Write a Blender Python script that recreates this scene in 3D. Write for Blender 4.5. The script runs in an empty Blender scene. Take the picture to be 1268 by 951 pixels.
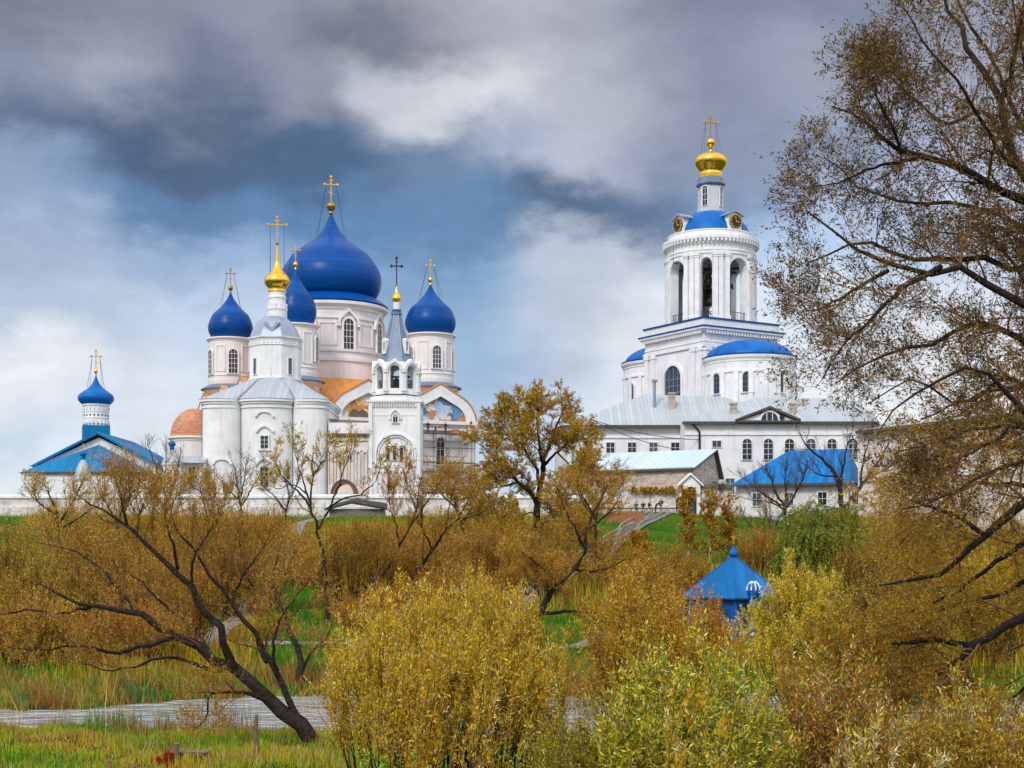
import bpy, bmesh, math, random
import numpy as np
from mathutils import Vector, Matrix
from math import sin, cos, pi, radians as R_

# ------------------------------------------------------------------ camera
F, HY, ZC = 1742.0, 680.0, 7.0          # focal length in photo pixels, eye-level row, eye height
SC = bpy.context.scene
COL = SC.collection
cam = bpy.data.cameras.new('camera')
cam.sensor_width = 36.0
cam.lens = 36.0 * F / 1268.0
cam.shift_y = (HY - 475.5) / 1268.0
cam.clip_end = 8000
camo = bpy.data.objects.new('camera', cam)
camo.location = (0, 0, ZC)
camo.rotation_euler = (pi / 2, 0, 0)
COL.objects.link(camo)
SC.camera = camo

# ------------------------------------------------------------------ exposure
EXPO = 0.6
vs = SC.view_settings
vs.view_transform = 'Standard'
vs.look = 'None'
vs.exposure = EXPO
vs.gamma = 1.0
vs.use_curve_mapping = False

def lin(c):
    c = c / 255.0
    return c / 12.92 if c <= 0.04045 else ((c + 0.055) / 1.055) ** 2.4
def rgb(r, g, b): return (lin(r), lin(g), lin(b), 1.0)

# ------------------------------------------------------------------ sun (soft, behind the cloud) and sky
SUN_AZ, SUN_EL = R_(205), R_(42)        # compass direction from +Y towards +X: behind and left of the viewer
sun = bpy.data.lights.new('sun', 'SUN')
sun.energy = 1.5
sun.angle = R_(12)
sun.color = (1.0, 0.95, 0.87)
suno = bpy.data.objects.new('sun', sun)
dirv = Vector((sin(SUN_AZ) * cos(SUN_EL), cos(SUN_AZ) * cos(SUN_EL), sin(SUN_EL)))
suno.rotation_euler = dirv.to_track_quat('Z', 'Y').to_euler()
suno.location = (-30, -40, 60)
COL.objects.link(suno)

W = bpy.data.worlds.new('World')
SC.world = W
W.use_nodes = True
nt = W.node_tree
nt.nodes.clear()
def N(tree, typ, **kw):
    n = tree.nodes.new(typ)
    for k, v in kw.items(): setattr(n, k, v)
    return n
def math_(tree, op, a, b=None, clamp=False):
    n = N(tree, 'ShaderNodeMath', operation=op, use_clamp=clamp)
    for i, x in enumerate((a, b)):
        if x is None: continue
        if isinstance(x, (int, float)): n.inputs[i].default_value = x
        else: tree.links.new(x, n.inputs[i])
    return n.outputs[0]

def build_sky():
    L = nt.links
    out = N(nt, 'ShaderNodeOutputWorld')
    bg = N(nt, 'ShaderNodeBackground')
    bg.inputs['Strength'].default_value = 0.1
    L.new(bg.outputs[0], out.inputs[0])
    sky = N(nt, 'ShaderNodeTexSky', sky_type='NISHITA')
    sky.sun_disc = False
    sky.sun_elevation = SUN_EL
    sky.sun_rotation = SUN_AZ
    sky.air_density = 1.0
    sky.dust_density = 2.0
    tc = N(nt, 'ShaderNodeTexCoord')
    sep = N(nt, 'ShaderNodeSeparateXYZ')
    L.new(tc.outputs['Generated'], sep.inputs[0])
    az = math_(nt, 'ARCTAN2', sep.outputs[0], sep.outputs[1])
    el = math_(nt, 'ARCSINE', sep.outputs[2])
    comb = N(nt, 'ShaderNodeCombineXYZ')
    L.new(az, comb.inputs[0]); L.new(math_(nt, 'MULTIPLY', el, 1.7), comb.inputs[1])
    def noise(scale, detail, rough, seed):
        m = N(nt, 'ShaderNodeVectorMath', operation='ADD'); m.inputs[1].default_value = (seed, seed * 1.7, seed * .3)
        L.new(comb.outputs[0], m.inputs[0])
        n = N(nt, 'ShaderNodeTexNoise'); n.inputs['Scale'].default_value = scale
        n.inputs['Detail'].default_value = detail; n.inputs['Roughness'].default_value = rough
        L.new(m.outputs[0], n.inputs['Vector'])
        return math_(nt, 'SUBTRACT', n.outputs['Fac'], 0.5)
    wa = noise(6.0, 8, .58, 3.1); wb = noise(8.0, 9, .60, 9.7)
    az2 = math_(nt, 'ADD', az, math_(nt, 'MULTIPLY', wa, 0.16))
    el2 = math_(nt, 'ADD', el, math_(nt, 'MULTIPLY', wb, 0.13))
    u = math_(nt, 'ADD', az2, 0.5, True)              # azimuth -0.5..0.5 rad -> 0..1, held beyond
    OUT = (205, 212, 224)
    rows = [  # (photo row, [(photo column, colour)...]) read as cloud colours of that elevation
        (640, [(-300, OUT), (0, (236, 242, 249)), (300, (232, 240, 249)), (640, (214, 230, 247)), (850, (238, 243, 249)), (1268, (246, 247, 250)), (1600, OUT)]),
        (545, [(-300, OUT), (0, (206, 222, 240)), (180, (228, 238, 248)), (420, (205, 222, 242)), (640, (196, 216, 240)), (760, (222, 232, 245)), (960, (240, 243, 248)), (1268, (246, 246, 250)), (1600, OUT)]),
        (470, [(-300, OUT), (20, (240, 242, 246)), (150, (222, 230, 242)), (420, (196, 214, 236)), (600, (176, 200, 229)), (700, (205, 220, 240)), (790, (228, 234, 243)), (960, (236, 242, 250)), (1268, (240, 242, 248)), (1600, OUT)]),
        (400, [(-300, OUT), (20, (182, 199, 222)), (180, (200, 214, 234)), (420, (178, 200, 228)), (590, (158, 186, 218)), (700, (196, 206, 222)), (790, (224, 228, 235)), (950, (222, 234, 247)), (1268, (226, 232, 243)), (1600, OUT)]),
        (330, [(-300, OUT), (20, (170, 185, 210)), (230, (161, 185, 218)), (420, (130, 166, 206)), (560, (138, 172, 209)), (660, (188, 200, 217)), (780, (192, 200, 215)), (950, (181, 206, 236)), (1268, (212, 223, 242)), (1600, OUT)]),
        (265, [(-300, OUT), (20, (148, 168, 197)), (180, (100, 134, 175)), (380, (96, 136, 179)), (560, (102, 137, 177)), (690, (85, 106, 135)), (800, (96, 115, 148)), (900, (127, 150, 187)), (1000, (179, 196, 225)), (1268, (206, 216, 237)), (1600, OUT)]),
        (200, [(-300, OUT), (20, (104, 119, 148)), (200, (80, 100, 131)), (400, (77, 104, 137)), (520, (111, 132, 163)), (620, (167, 177, 198)), (720, (186, 192, 209)), (850, (132, 144, 169)), (960, (148, 163, 192)), (1268, (185, 194, 217)), (1600, OUT)]),
        (120, [(-300, OUT), (20, (137, 146, 165)), (130, (159, 166, 182)), (260, (116, 125, 146)), (420, (147, 152, 170)), (480, (198, 202, 213)), (570, (219, 221, 228)), (700, (186, 190, 202)), (900, (141, 148, 169)), (1050, (159, 165, 184)), (1268, (170, 175, 195)), (1600, OUT)]),
        (20, [(-300, OUT), (20, (113, 118, 134)), (200, (136, 141, 157)), (330, (143, 150, 168)), (480, (123, 127, 143)), (640, (182, 183, 196)), (720, (171, 175, 189)), (860, (132, 137, 157)), (1060, (134, 142, 163)), (1268, (160, 167, 188)), (1600, OUT)]),
        (-160, [(-300, OUT), (200, (170, 176, 190)), (640, (196, 200, 210)), (1268, (180, 186, 200)), (1600, OUT)]),
        (-420, [(-300, OUT), (640, (222, 226, 232)), (1600, OUT)]),
    ]
    prev = None; pe = None
    for py, stops in rows:
        r = N(nt, 'ShaderNodeValToRGB')
        r.color_ramp.interpolation = 'B_SPLINE' if len(stops) < 4 else 'EASE'
        e = r.color_ramp.elements
        ss = [(min(1, max(0, math.atan((px - 634) / F) + .5)), c) for px, c in stops]
        while len(e) < len(ss): e.new(0.5)
        for i, (p, c) in enumerate(ss):
            e[i].position = p; e[i].color = rgb(*c)
        L.new(u, r.inputs[0])
        elv = math.atan((HY - py) / F)
        if prev is None: prev, pe = r.outputs[0], elv
        else:
            mr = N(nt, 'ShaderNodeMapRange', interpolation_type='SMOOTHSTEP')
            mr.inputs[1].default_value = pe; mr.inputs[2].default_value = elv
            L.new(el2, mr.inputs[0])
            mx = N(nt, 'ShaderNodeMix', data_type='RGBA')
            L.new(mr.outputs[0], mx.inputs[0]); L.new(prev, mx.inputs[6]); L.new(r.outputs[0], mx.inputs[7])
            prev, pe = mx.outputs[2], elv
    fine = math_(nt, 'ADD', math_(nt, 'MULTIPLY', noise(9, 9, .60, 21.3), 0.38), math_(nt, 'MULTIPLY', noise(24, 8, .62, 5.5), 0.30))
    def smooth(src, a_, b_):      # 0..1
        n = N(nt, 'ShaderNodeMapRange', interpolation_type='SMOOTHSTEP'); n.inputs[1].default_value = a_; n.inputs[2].default_value = b_
        L.new(src, n.inputs[0]); return n.outputs[0]
    # fill light: extra sky gain added overhead and high behind the viewer, unseen
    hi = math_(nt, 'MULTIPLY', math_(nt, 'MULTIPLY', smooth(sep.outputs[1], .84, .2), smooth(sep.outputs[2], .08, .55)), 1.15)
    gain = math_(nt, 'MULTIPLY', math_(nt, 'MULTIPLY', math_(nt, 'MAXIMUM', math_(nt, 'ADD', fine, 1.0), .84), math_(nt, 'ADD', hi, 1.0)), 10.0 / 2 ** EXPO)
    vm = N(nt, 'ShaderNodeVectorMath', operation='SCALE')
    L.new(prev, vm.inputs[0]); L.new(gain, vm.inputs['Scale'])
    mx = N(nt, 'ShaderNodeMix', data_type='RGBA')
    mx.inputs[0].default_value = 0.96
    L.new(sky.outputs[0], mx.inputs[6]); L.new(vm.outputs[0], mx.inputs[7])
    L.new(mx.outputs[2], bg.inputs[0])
build_sky()

# ------------------------------------------------------------------ helpers: pixels to metres
def at(px, py, d): return Vector(((px - 634) * d / F, d, ZC + (HY - py) * d / F))

def tag(o, label=None, cat=None, group=None, kind=None):
    if label: o['label'] = label
    if cat: o['category'] = cat
    if group: o['group'] = group
    if kind: o['kind'] = kind
    return o
def thing(name, loc, label, cat, group=None, rz=0):
    o = bpy.data.objects.new(name, None)
    o.empty_display_size = .5
    COL.objects.link(o)
    o.location = loc; o.rotation_euler = (0, 0, rz)
    return tag(o, label, cat, group)
def link(name, me, parent=None, loc=None, rz=0):
    o = bpy.data.objects.new(name, me)
    COL.objects.link(o)
    if parent: o.parent = parent
    if loc is not None: o.location = loc
    if rz: o.rotation_euler = (0, 0, rz)
    return o

class MB:
    """collects geometry, builds ONE mesh object"""
    def __init__(s): s.v = []; s.f = []; s.m = []; s.M = Matrix.Identity(4); s.mi = 0
    def add(s, vs_, fs):
        b = len(s.v)
        s.v += [tuple(s.M @ Vector(p)) for p in vs_]
        s.f += [tuple(b + i for i in f) for f in fs]
        s.m += [s.mi] * len(fs)
        return s
    def box(s, x, y, z, sx, sy, sz, rz=0):
        c, n = cos(rz), sin(rz)
        vs_ = []
        for dz in (-.5, .5):
            for dx, dy in ((-.5, -.5), (.5, -.5), (.5, .5), (-.5, .5)):
                a, b = dx * sx, dy * sy
                vs_.append((x + a * c - b * n, y + a * n + b * c, z + dz * sz))
        return s.add(vs_, [(3, 2, 1, 0), (4, 5, 6, 7), (0, 1, 5, 4), (1, 2, 6, 5), (2, 3, 7, 6), (3, 0, 4, 7)])
    def prism(s, poly, y0, y1):      # polygon in (x, z), extruded along y
        n = len(poly)
        vs_ = [(x, y0, z) for x, z in poly] + [(x, y1, z) for x, z in poly]
        return s.add(vs_, [tuple(range(n)), tuple(range(2 * n - 1, n - 1, -1))] + [(i, i + n, (i + 1) % n + n, (i + 1) % n) for i in range(n)])
    def slab(s, poly, z0, z1):       # polygon in (x, y), extruded along z
        n = len(poly)
        vs_ = [(x, y, z0) for x, y in poly] + [(x, y, z1) for x, y in poly]
        return s.add(vs_, [tuple(range(n - 1, -1, -1)), tuple(range(n, 2 * n))] + [(i, (i + 1) % n, (i + 1) % n + n, i + n) for i in range(n)])
    def lathe(s, prof, n=48, x=0, y=0, a0=0.0, a1=2 * pi, closed_ends=True, off=0.0):
        full = abs(a1 - a0 - 2 * pi) < 1e-6
        k = n if full else n + 1
        vs_ = []
        for r, z in prof:
            for i in range(k):
                a = off + a0 + (a1 - a0) * i / n
                vs_.append((x + r * cos(a), y + r * sin(a), z))
        fs = []
        for j in range(len(prof) - 1):
            for i in range(n):
                i2 = (i + 1) % k
                fs.append((j * k + i, j * k + i2, (j + 1) * k + i2, (j + 1) * k + i))
        if closed_ends and full:
            fs.append(tuple(range(k - 1, -1, -1)))
            fs.append(tuple((len(prof) - 1) * k + i for i in range(k)))
        return s.add(vs_, fs)
    def tube(s, pts, r, n=6):
        pts = [Vector(p) for p in pts]
        rs = r if isinstance(r, (list, tuple)) else [r] * len(pts)
        vs_ = []
        for i, p in enumerate(pts):
            t = (pts[min(i + 1, len(pts) - 1)] - pts[max(i - 1, 0)]).normalized()
            a = t.cross(Vector((0.31, .17, 1)) if abs(t.z) < .9 else Vector((1, .2, .1))).normalized()
            b = t.cross(a)
            for k in range(n):
                q = p + rs[i] * (cos(2 * pi * k / n) * a + sin(2 * pi * k / n) * b)
                vs_.append(q)
        fs = [(i * n + k, i * n + (k + 1) % n, (i + 1) * n + (k + 1) % n, (i + 1) * n + k) for i in range(len(pts) - 1) for k in range(n)]
        fs += [tuple(range(n - 1, -1, -1)), tuple((len(pts) - 1) * n + k for k in range(n))]
        return s.add(vs_, fs)
    def ring(s, outer, inner, y0, y1):   # solid between two equal-count outlines in (x, z)
        n = len(outer)
        vs_ = [(x, y0, z) for x, z in outer] + [(x, y0, z) for x, z in inner] + [(x, y1, z) for x, z in outer] + [(x, y1, z) for x, z in inner]
        fs = []
        for i in range(n - 1):
            fs += [(i, i + 1, n + i + 1, n + i), (2 * n + i, 3 * n + i, 3 * n + i + 1, 2 * n + i + 1),
                   (i, 2 * n + i, 2 * n + i + 1, i + 1), (n + i, n + i + 1, 3 * n + i + 1, 3 * n + i)]
        fs += [(0, n, 3 * n, 2 * n), (n - 1, 3 * n - 1, 4 * n - 1, 2 * n - 1)]
        return s.add(vs_, fs)
    def sector(s, a0, a1, ri, ro, zb0, zb1, zt0, zt1=None, x=0, y=0):
        """block of a round wall; a is the facing azimuth (0 looks at -y, + to the right)"""
        if zt1 is None: zt1 = zt0
        def p(a, r, z): return (x + r * sin(a), y - r * cos(a), z)
        vs_ = [p(a0, ri, zb0), p(a1, ri, zb1), p(a1, ro, zb1), p(a0, ro, zb0), p(a0, ri, zt0), p(a1, ri, zt1), p(a1, ro, zt1), p(a0, ro, zt0)]
        return s.add(vs_, [(0, 1, 2, 3), (7, 6, 5, 4), (0, 4, 5, 1), (1, 5, 6, 2), (2, 6, 7, 3), (3, 7, 4, 0)])
    def ball(s, x, y, z, r, n=16, sq=1.0):
        return s.lathe([(max(1e-3, r * sin(pi * i / 10)), z - r * sq * cos(pi * i / 10)) for i in range(11)], n, x, y)
    def mesh(s, name, mat, smooth=35, loose=False):
        me = bpy.data.meshes.new(name)
        bm = bmesh.new()
        vv = [bm.verts.new(p) for p in s.v]
        for f, m in zip(s.f, s.m):
            try:
                q = bm.faces.new([vv[i] for i in f]); q.material_index = m
            except ValueError: pass
        bmesh.ops.remove_doubles(bm, verts=bm.verts[:], dist=1e-4)
        bmesh.ops.recalc_face_normals(bm, faces=bm.faces[:])
        bm.to_mesh(me); bm.free()
        for m in (mat if isinstance(mat, (list, tuple)) else [mat]): me.materials.append(m)
        if smooth:
            me.polygons.foreach_set('use_smooth', [True] * len(me.polygons))
            me.set_sharp_from_angle(angle=R_(smooth))
        return me
    def build(s, name, mat, parent=None, loc=None, rz=0, smooth=35):
        return link(name, s.mesh(name, mat, smooth), parent, loc, rz)

def arch_pts(w, h, n=10, point=0.0, z0=0.0):
    """outline of an arched opening, from the bottom left round to the bottom right; point > 0 makes it ogee"""
    r = w / 2
    pts = [(-r, z0), (-r, h - r)]
    for i in range(1, n):
        a = pi - pi * i / n
        k = 1 + point * max(0, 1 - abs(a - pi / 2) / .45) ** 1.6
        pts.append((r * cos(a), h - r + r * sin(a) * k))
    return pts + [(r, h - r), (r, z0)]
def rect_pts(w, h, z0=0.0): return [(-w / 2, z0), (-w / 2, h), (w / 2, h), (w / 2, z0)]

# ------------------------------------------------------------------ materials
def mat(name, col, rough=.7, metal=0.0, var=0.0, scale=2.0, bump=0.0, bscale=None, spec=.4, col2=None, streak=0.0, dirt=None, coat=0.0):
    m = bpy.data.materials.new(name); m.use_nodes = True
    t = m.node_tree; L = t.links
    b = t.nodes['Principled BSDF']
    b.inputs['Base Color'].default_value = (*col[:3], 1)
    b.inputs['Roughness'].default_value = rough
    b.inputs['Metallic'].default_value = metal
    b.inputs['Specular IOR Level'].default_value = spec
    if coat: b.inputs['Coat Weight'].default_value = coat; b.inputs['Coat Roughness'].default_value = .15
    if var or bump or streak:
        tc = N(t, 'ShaderNodeTexCoord')
        n1 = N(t, 'ShaderNodeTexNoise'); n1.inputs['Scale'].default_value = scale; n1.inputs['Detail'].default_value = 8; n1.inputs['Roughness'].default_value = .65
        L.new(tc.outputs['Object'], n1.inputs['Vector'])
        mx = N(t, 'ShaderNodeMix', data_type='RGBA')
        c2 = col2 or tuple(max(0, c * (1 - var)) for c in col[:3])
        mx.inputs[6].default_value = (*col[:3], 1); mx.inputs[7].default_value = (*c2[:3], 1)
        mr = N(t, 'ShaderNodeMapRange'); mr.inputs[1].default_value = .38; mr.inputs[2].default_value = .72
        L.new(n1.outputs['Fac'], mr.inputs[0]); L.new(mr.outputs[0], mx.inputs[0])
        res = mx.outputs[2]
        if streak:
            mp = N(t, 'ShaderNodeMapping'); mp.inputs['Scale'].default_value = (1.3, 1.3, .09)
            L.new(tc.outputs['Object'], mp.inputs[0])
            n2 = N(t, 'ShaderNodeTexNoise'); n2.inputs['Scale'].default_value = 1.6; n2.inputs['Detail'].default_value = 6
            L.new(mp.outputs[0], n2.inputs['Vector'])
            m2 = N(t, 'ShaderNodeMapRange'); m2.inputs[1].default_value = .55; m2.inputs[2].default_value = .8; m2.inputs[4].default_value = streak
            L.new(n2.outputs['Fac'], m2.inputs[0])
            mz = N(t, 'ShaderNodeMix', data_type='RGBA')
            mz.inputs[7].default_value = (*(dirt or (.3, .27, .24)), 1)
            L.new(m2.outputs[0], mz.inputs[0]); L.new(res, mz.inputs[6]); res = mz.outputs[2]
        L.new(res, b.inputs['Base Color'])
        if bump:
            n3 = N(t, 'ShaderNodeTexNoise'); n3.inputs['Scale'].default_value = bscale or scale * 4; n3.inputs['Detail'].default_value = 6
            L.new(tc.outputs['Object'], n3.inputs['Vector'])
            bp = N(t, 'ShaderNodeBump'); bp.inputs['Strength'].default_value = bump; bp.inputs['Distance'].default_value = .1
            L.new(n3.outputs['Fac'], bp.inputs['Height']); L.new(bp.outputs[0], b.inputs['Normal'])
    return m

def seam_mat(name, col, pitch, rough=.45, metal=0.0, axis=0, var=.15, spec=.4, wob=0.0):
    """sheet metal laid in strips: each strip its own shade, a raised seam between"""
    m = mat(name, col, rough, metal, var, .5, spec=spec)
    t = m.node_tree; L = t.links; b = t.nodes['Principled BSDF']
    tc = N(t, 'ShaderNodeTexCoord'); sp = N(t, 'ShaderNodeSeparateXYZ'); L.new(tc.outputs['Object'], sp.inputs[0])
    q = math_(t, 'DIVIDE', sp.outputs[axis], pitch)
    fr = math_(t, 'FRACT', q)
    d = math_(t, 'ABSOLUTE', math_(t, 'SUBTRACT', fr, .5))
    h = math_(t, 'GREATER_THAN', d, .45)
    wn = N(t, 'ShaderNodeTexWhiteNoise', noise_dimensions='1D'); L.new(math_(t, 'FLOOR', q), wn.inputs['W'])
    src = b.inputs['Base Color'].links[0].from_socket
    hs = N(t, 'ShaderNodeHueSaturation'); L.new(src, hs.inputs['Color'])
    L.new(math_(t, 'ADD', math_(t, 'MULTIPLY', wn.outputs['Value'], var * 1.6), 1 - var * .8), hs.inputs['Value'])
    mz = N(t, 'ShaderNodeMix', data_type='RGBA'); mz.inputs[7].default_value = tuple(c * .6 for c in col[:3]) + (1,)
    L.new(math_(t, 'MULTIPLY', h, .6), mz.inputs[0]); L.new(hs.outputs[0], mz.inputs[6])
    L.new(mz.outputs[2], b.inputs['Base Color'])
    bp = N(t, 'ShaderNodeBump'); bp.inputs['Strength'].default_value = .5; bp.inputs['Distance'].default_value = .05
    L.new(h, bp.inputs['Height']); L.new(bp.outputs[0], b.inputs['Normal'])
    return m

def brick_mat(name, c1, c2, mortar, sx=.5, sy=.25, bump=.5):
    m = bpy.data.materials.new(name); m.use_nodes = True
    t = m.node_tree; L = t.links; b = t.nodes['Principled BSDF']; b.inputs['Roughness'].default_value = .9
    tc = N(t, 'ShaderNodeTexCoord'); sp = N(t, 'ShaderNodeSeparateXYZ'); L.new(tc.outputs['Object'], sp.inputs[0])
    cb = N(t, 'ShaderNodeCombineXYZ')
    L.new(math_(t, 'ADD', sp.outputs[0], sp.outputs[1]), cb.inputs[0]); L.new(sp.outputs[2], cb.inputs[1])
    br = N(t, 'ShaderNodeTexBrick'); br.inputs['Scale'].default_value = 1
    br.inputs['Brick Width'].default_value = sx; br.inputs['Row Height'].default_value = sy; br.inputs['Mortar Size'].default_value = .03
    br.inputs['Color1'].default_value = (*c1, 1); br.inputs['Color2'].default_value = (*c2, 1); br.inputs['Mortar'].default_value = (*mortar, 1)
    L.new(cb.outputs[0], br.inputs['Vector'])
    n1 = N(t, 'ShaderNodeTexNoise'); n1.inputs['Scale'].default_value = 1.2; n1.inputs['Detail'].default_value = 8
    L.new(tc.outputs['Object'], n1.inputs['Vector'])
    hs = N(t, 'ShaderNodeHueSaturation'); L.new(br.outputs['Color'], hs.inputs['Color'])
    L.new(math_(t, 'ADD', math_(t, 'MULTIPLY', n1.outputs['Fac'], .9), .55), hs.inputs['Value'])
    L.new(hs.outputs[0], b.inputs['Base Color'])
    bp = N(t, 'ShaderNodeBump'); bp.inputs['Strength'].default_value = bump; bp.inputs['Distance'].default_value = .04
    L.new(br.outputs['Fac'], bp.inputs['Height']); bp.invert = True
    L.new(bp.outputs[0], b.inputs['Normal'])
    return m

M = dict(
    white=mat('white_plaster', (.77, .765, .77), .9, var=.2, scale=.35, bump=.25, bscale=3, streak=.75, dirt=(.44, .41, .395), spec=.15),
    trim=mat('white_trim', (.77, .765, .77), .85, var=.2, scale=.8, streak=.4, dirt=(.48, .45, .43), spec=.2),
    pink=mat('pale_pink_plaster', (.75, .70, .69), .88, var=.16, scale=.3, bump=.15, bscale=3, streak=.5, dirt=(.58, .44, .38), spec=.2),
    pinktrim=mat('pale_pink_trim', (.77, .735, .725), .8, var=.12, scale=.8),
    blue=seam_mat('blue_dome_metal', (.0002, .060, .265), .85, .34, axis=2, var=.18, spec=.14),
    azure=seam_mat('azure_roof_metal', (.001, .145, .42), .62, .5, var=.30, spec=.15),
    azure2=mat('azure_dome_metal', (.0005, .115, .42), .42, var=.35, scale=.6, bump=.05, spec=.15),
    teal=seam_mat('steel_blue_roof_metal', (.004, .17, .38), 1.15, .5, var=.14, spec=.15),
    gold=mat('gilded_metal', (.90, .52, .07), .22, 1.0, var=.25, scale=1.5, bump=.04),
    oldgold=mat('dull_gilding', (.42, .24, .06), .4, .8, var=.3, scale=2),
    iron=mat('dark_iron', (.03, .03, .035), .5, .6),
    greyroof=seam_mat('pale_grey_roof_metal', (.40, .43, .47), .7, .42, .15, var=.12),
    tent=mat('slate_blue_tin', (.15, .20, .29), .45, .2, var=.25, scale=.8),
    tin=mat('grey_tin_dome', (.30, .35, .44), .42, .2, var=.22, scale=.7, bump=.05),
    longroof=seam_mat('pale_blue_grey_roof_metal', (.40, .435, .45), .6, .45, .1, var=.10),
    paleroof=seam_mat('pale_ice_blue_roof_sheet', (.50, .60, .66), 1.0, .5, .05, var=.07),
    copper=mat('orange_vault_sheet', (.66, .25, .04), .6, .15, var=.6, scale=.9, bump=.6, bscale=2, col2=(.34, .16, .07)),
    scaleroof=brick_mat('orange_scale_tiles', (.50, .20, .10), (.58, .28, .16), (.32, .12, .07), .5, .35),
    brick=brick_mat('pale_brick', (.36, .235, .19), (.56, .45, .39), (.62, .57, .53), .7, .36, .8),
    chim=brick_mat('chimney_brick', (.42, .22, .14), (.52, .33, .23), (.42, .36, .32), .25, .09),
    stone=mat('rough_white_stone', (.72, .70, .66), .95, var=.5, scale=2.2, bump=1.0, bscale=3, col2=(.28, .22, .18), streak=.5, dirt=(.16, .13, .11)),
    wallwhite=mat('whitewashed_wall', (.70, .69, .68), .92, var=.25, scale=.8, bump=.6, bscale=2, col2=(.44, .39, .36), streak=.7, dirt=(.30, .25, .22), spec=.15),
    buff=mat('buff_limestone', (.72, .665, .62), .9, var=.25, scale=.7, bump=.4, bscale=2, col2=(.56, .42, .34)),
    glass=mat('dark_window_glass', (.015, .020, .032), .12, var=.5, scale=1.2, spec=.6),
    bluedoor=mat('blue_green_door_paint', (.02, .12, .17), .6),
    eave=mat('dark_eave_board', (.09, .075, .07), .8, var=.4, scale=2),
    wood=mat('weathered_wood', (.20, .13, .08), .85, var=.5, scale=4, bump=.4),
    plank=mat('orange_brown_planks', (.38, .14, .05), .8, var=.45, scale=3),
    greywood=mat('grey_weathered_timber', (.20, .165, .15), .9, var=.4, scale=3, bump=.3),
    tarp=mat('dark_felt_roofing', (.035, .03, .032), .9, var=.4, scale=2),
    steel=mat('scaffold_steel', (.20, .17, .16), .6, .5, var=.4, scale=5),
    pole=mat('weathered_grey_pole', (.42, .40, .38), .85, var=.3, scale=3),
    pipe=mat('blue_grey_downpipe', (.22, .27, .34), .5, .2),
    bell=mat('bell_bronze', (.05, .045, .035), .45, .7, var=.3),
    clockface=mat('black_clock_face', (.012, .011, .010), .4),
    rail=mat('pale_timber_rail', (.36, .31, .27), .85, var=.35, scale=3),
)

def mural_mat(name, cols, seed):
    m = bpy.data.materials.new(name); m.use_nodes = True
    t = m.node_tree; L = t.links; b = t.nodes['Principled BSDF']; b.inputs['Roughness'].default_value = .75
    tc = N(t, 'ShaderNodeTexCoord')
    mp = N(t, 'ShaderNodeMapping'); mp.inputs['Location'].default_value = (seed, seed, seed); L.new(tc.outputs['Object'], mp.inputs[0])
    n0 = N(t, 'ShaderNodeTexNoise'); n0.inputs['Scale'].default_value = .8; n0.inputs['Detail'].default_value = 3
    L.new(mp.outputs[0], n0.inputs['Vector'])
    ad = N(t, 'ShaderNodeMix', data_type='RGBA'); ad.inputs[0].default_value = .7
    L.new(mp.outputs[0], ad.inputs[6]); L.new(n0.outputs['Color'], ad.inputs[7])
    vo = N(t, 'ShaderNodeTexVoronoi'); vo.inputs['Scale'].default_value = 2.3
    L.new(ad.outputs[2], vo.inputs['Vector'])
    r = N(t, 'ShaderNodeValToRGB'); r.color_ramp.interpolation = 'CONSTANT'
    e = r.color_ramp.elements
    while len(e) < len(cols): e.new(.5)
    for i, c in enumerate(cols): e[i].position = i / len(cols); e[i].color = (*c, 1)
    L.new(vo.outputs['Color'], r.inputs[0])
    n1 = N(t, 'ShaderNodeTexNoise'); n1.inputs['Scale'].default_value = 3; n1.inputs['Detail'].default_value = 8
    L.new(tc.outputs['Object'], n1.inputs['Vector'])
    hs = N(t, 'ShaderNodeHueSaturation'); L.new(r.outputs[0], hs.inputs['Color'])
    L.new(math_(t, 'ADD', math_(t, 'MULTIPLY', n1.outputs['Fac'], 1.1), .4), hs.inputs['Value'])
    L.new(hs.outputs[0], b.inputs['Base Color'])
    return m
def vary_glass(m):
    t = m.node_tree; b = t.nodes['Principled BSDF']; L = t.links
    oi = N(t, 'ShaderNodeObjectInfo'); r = N(t, 'ShaderNodeValToRGB'); e = r.color_ramp.elements
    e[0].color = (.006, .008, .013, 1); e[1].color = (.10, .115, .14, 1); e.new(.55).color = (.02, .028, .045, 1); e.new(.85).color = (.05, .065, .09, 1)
    L.new(oi.outputs['Random'], r.inputs[0]); L.new(r.outputs[0], b.inputs['Base Color'])
    n = N(t, 'ShaderNodeTexNoise'); n.inputs['Scale'].default_value = 1.5; tc = N(t, 'ShaderNodeTexCoord'); L.new(tc.outputs['Object'], n.inputs['Vector'])
    bp = N(t, 'ShaderNodeBump'); bp.inputs['Strength'].default_value = .25; bp.inputs['Distance'].default_value = .2
    L.new(n.outputs['Fac'], bp.inputs['Height']); L.new(bp.outputs[0], b.inputs['Normal'])
vary_glass(M['glass'])
M['mural_blue'] = mural_mat('blue_mural_paint', [(.12, .26, .48), (.30, .45, .62), (.60, .55, .50), (.10, .14, .26), (.45, .20, .10), (.40, .52, .62)], 2.3)
M['mural_ochre'] = mural_mat('ochre_mural_paint', [(.62, .36, .10), (.50, .22, .07), (.70, .55, .38), (.12, .09, .06), (.66, .42, .14), (.60, .50, .42)], 7.1)

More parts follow.
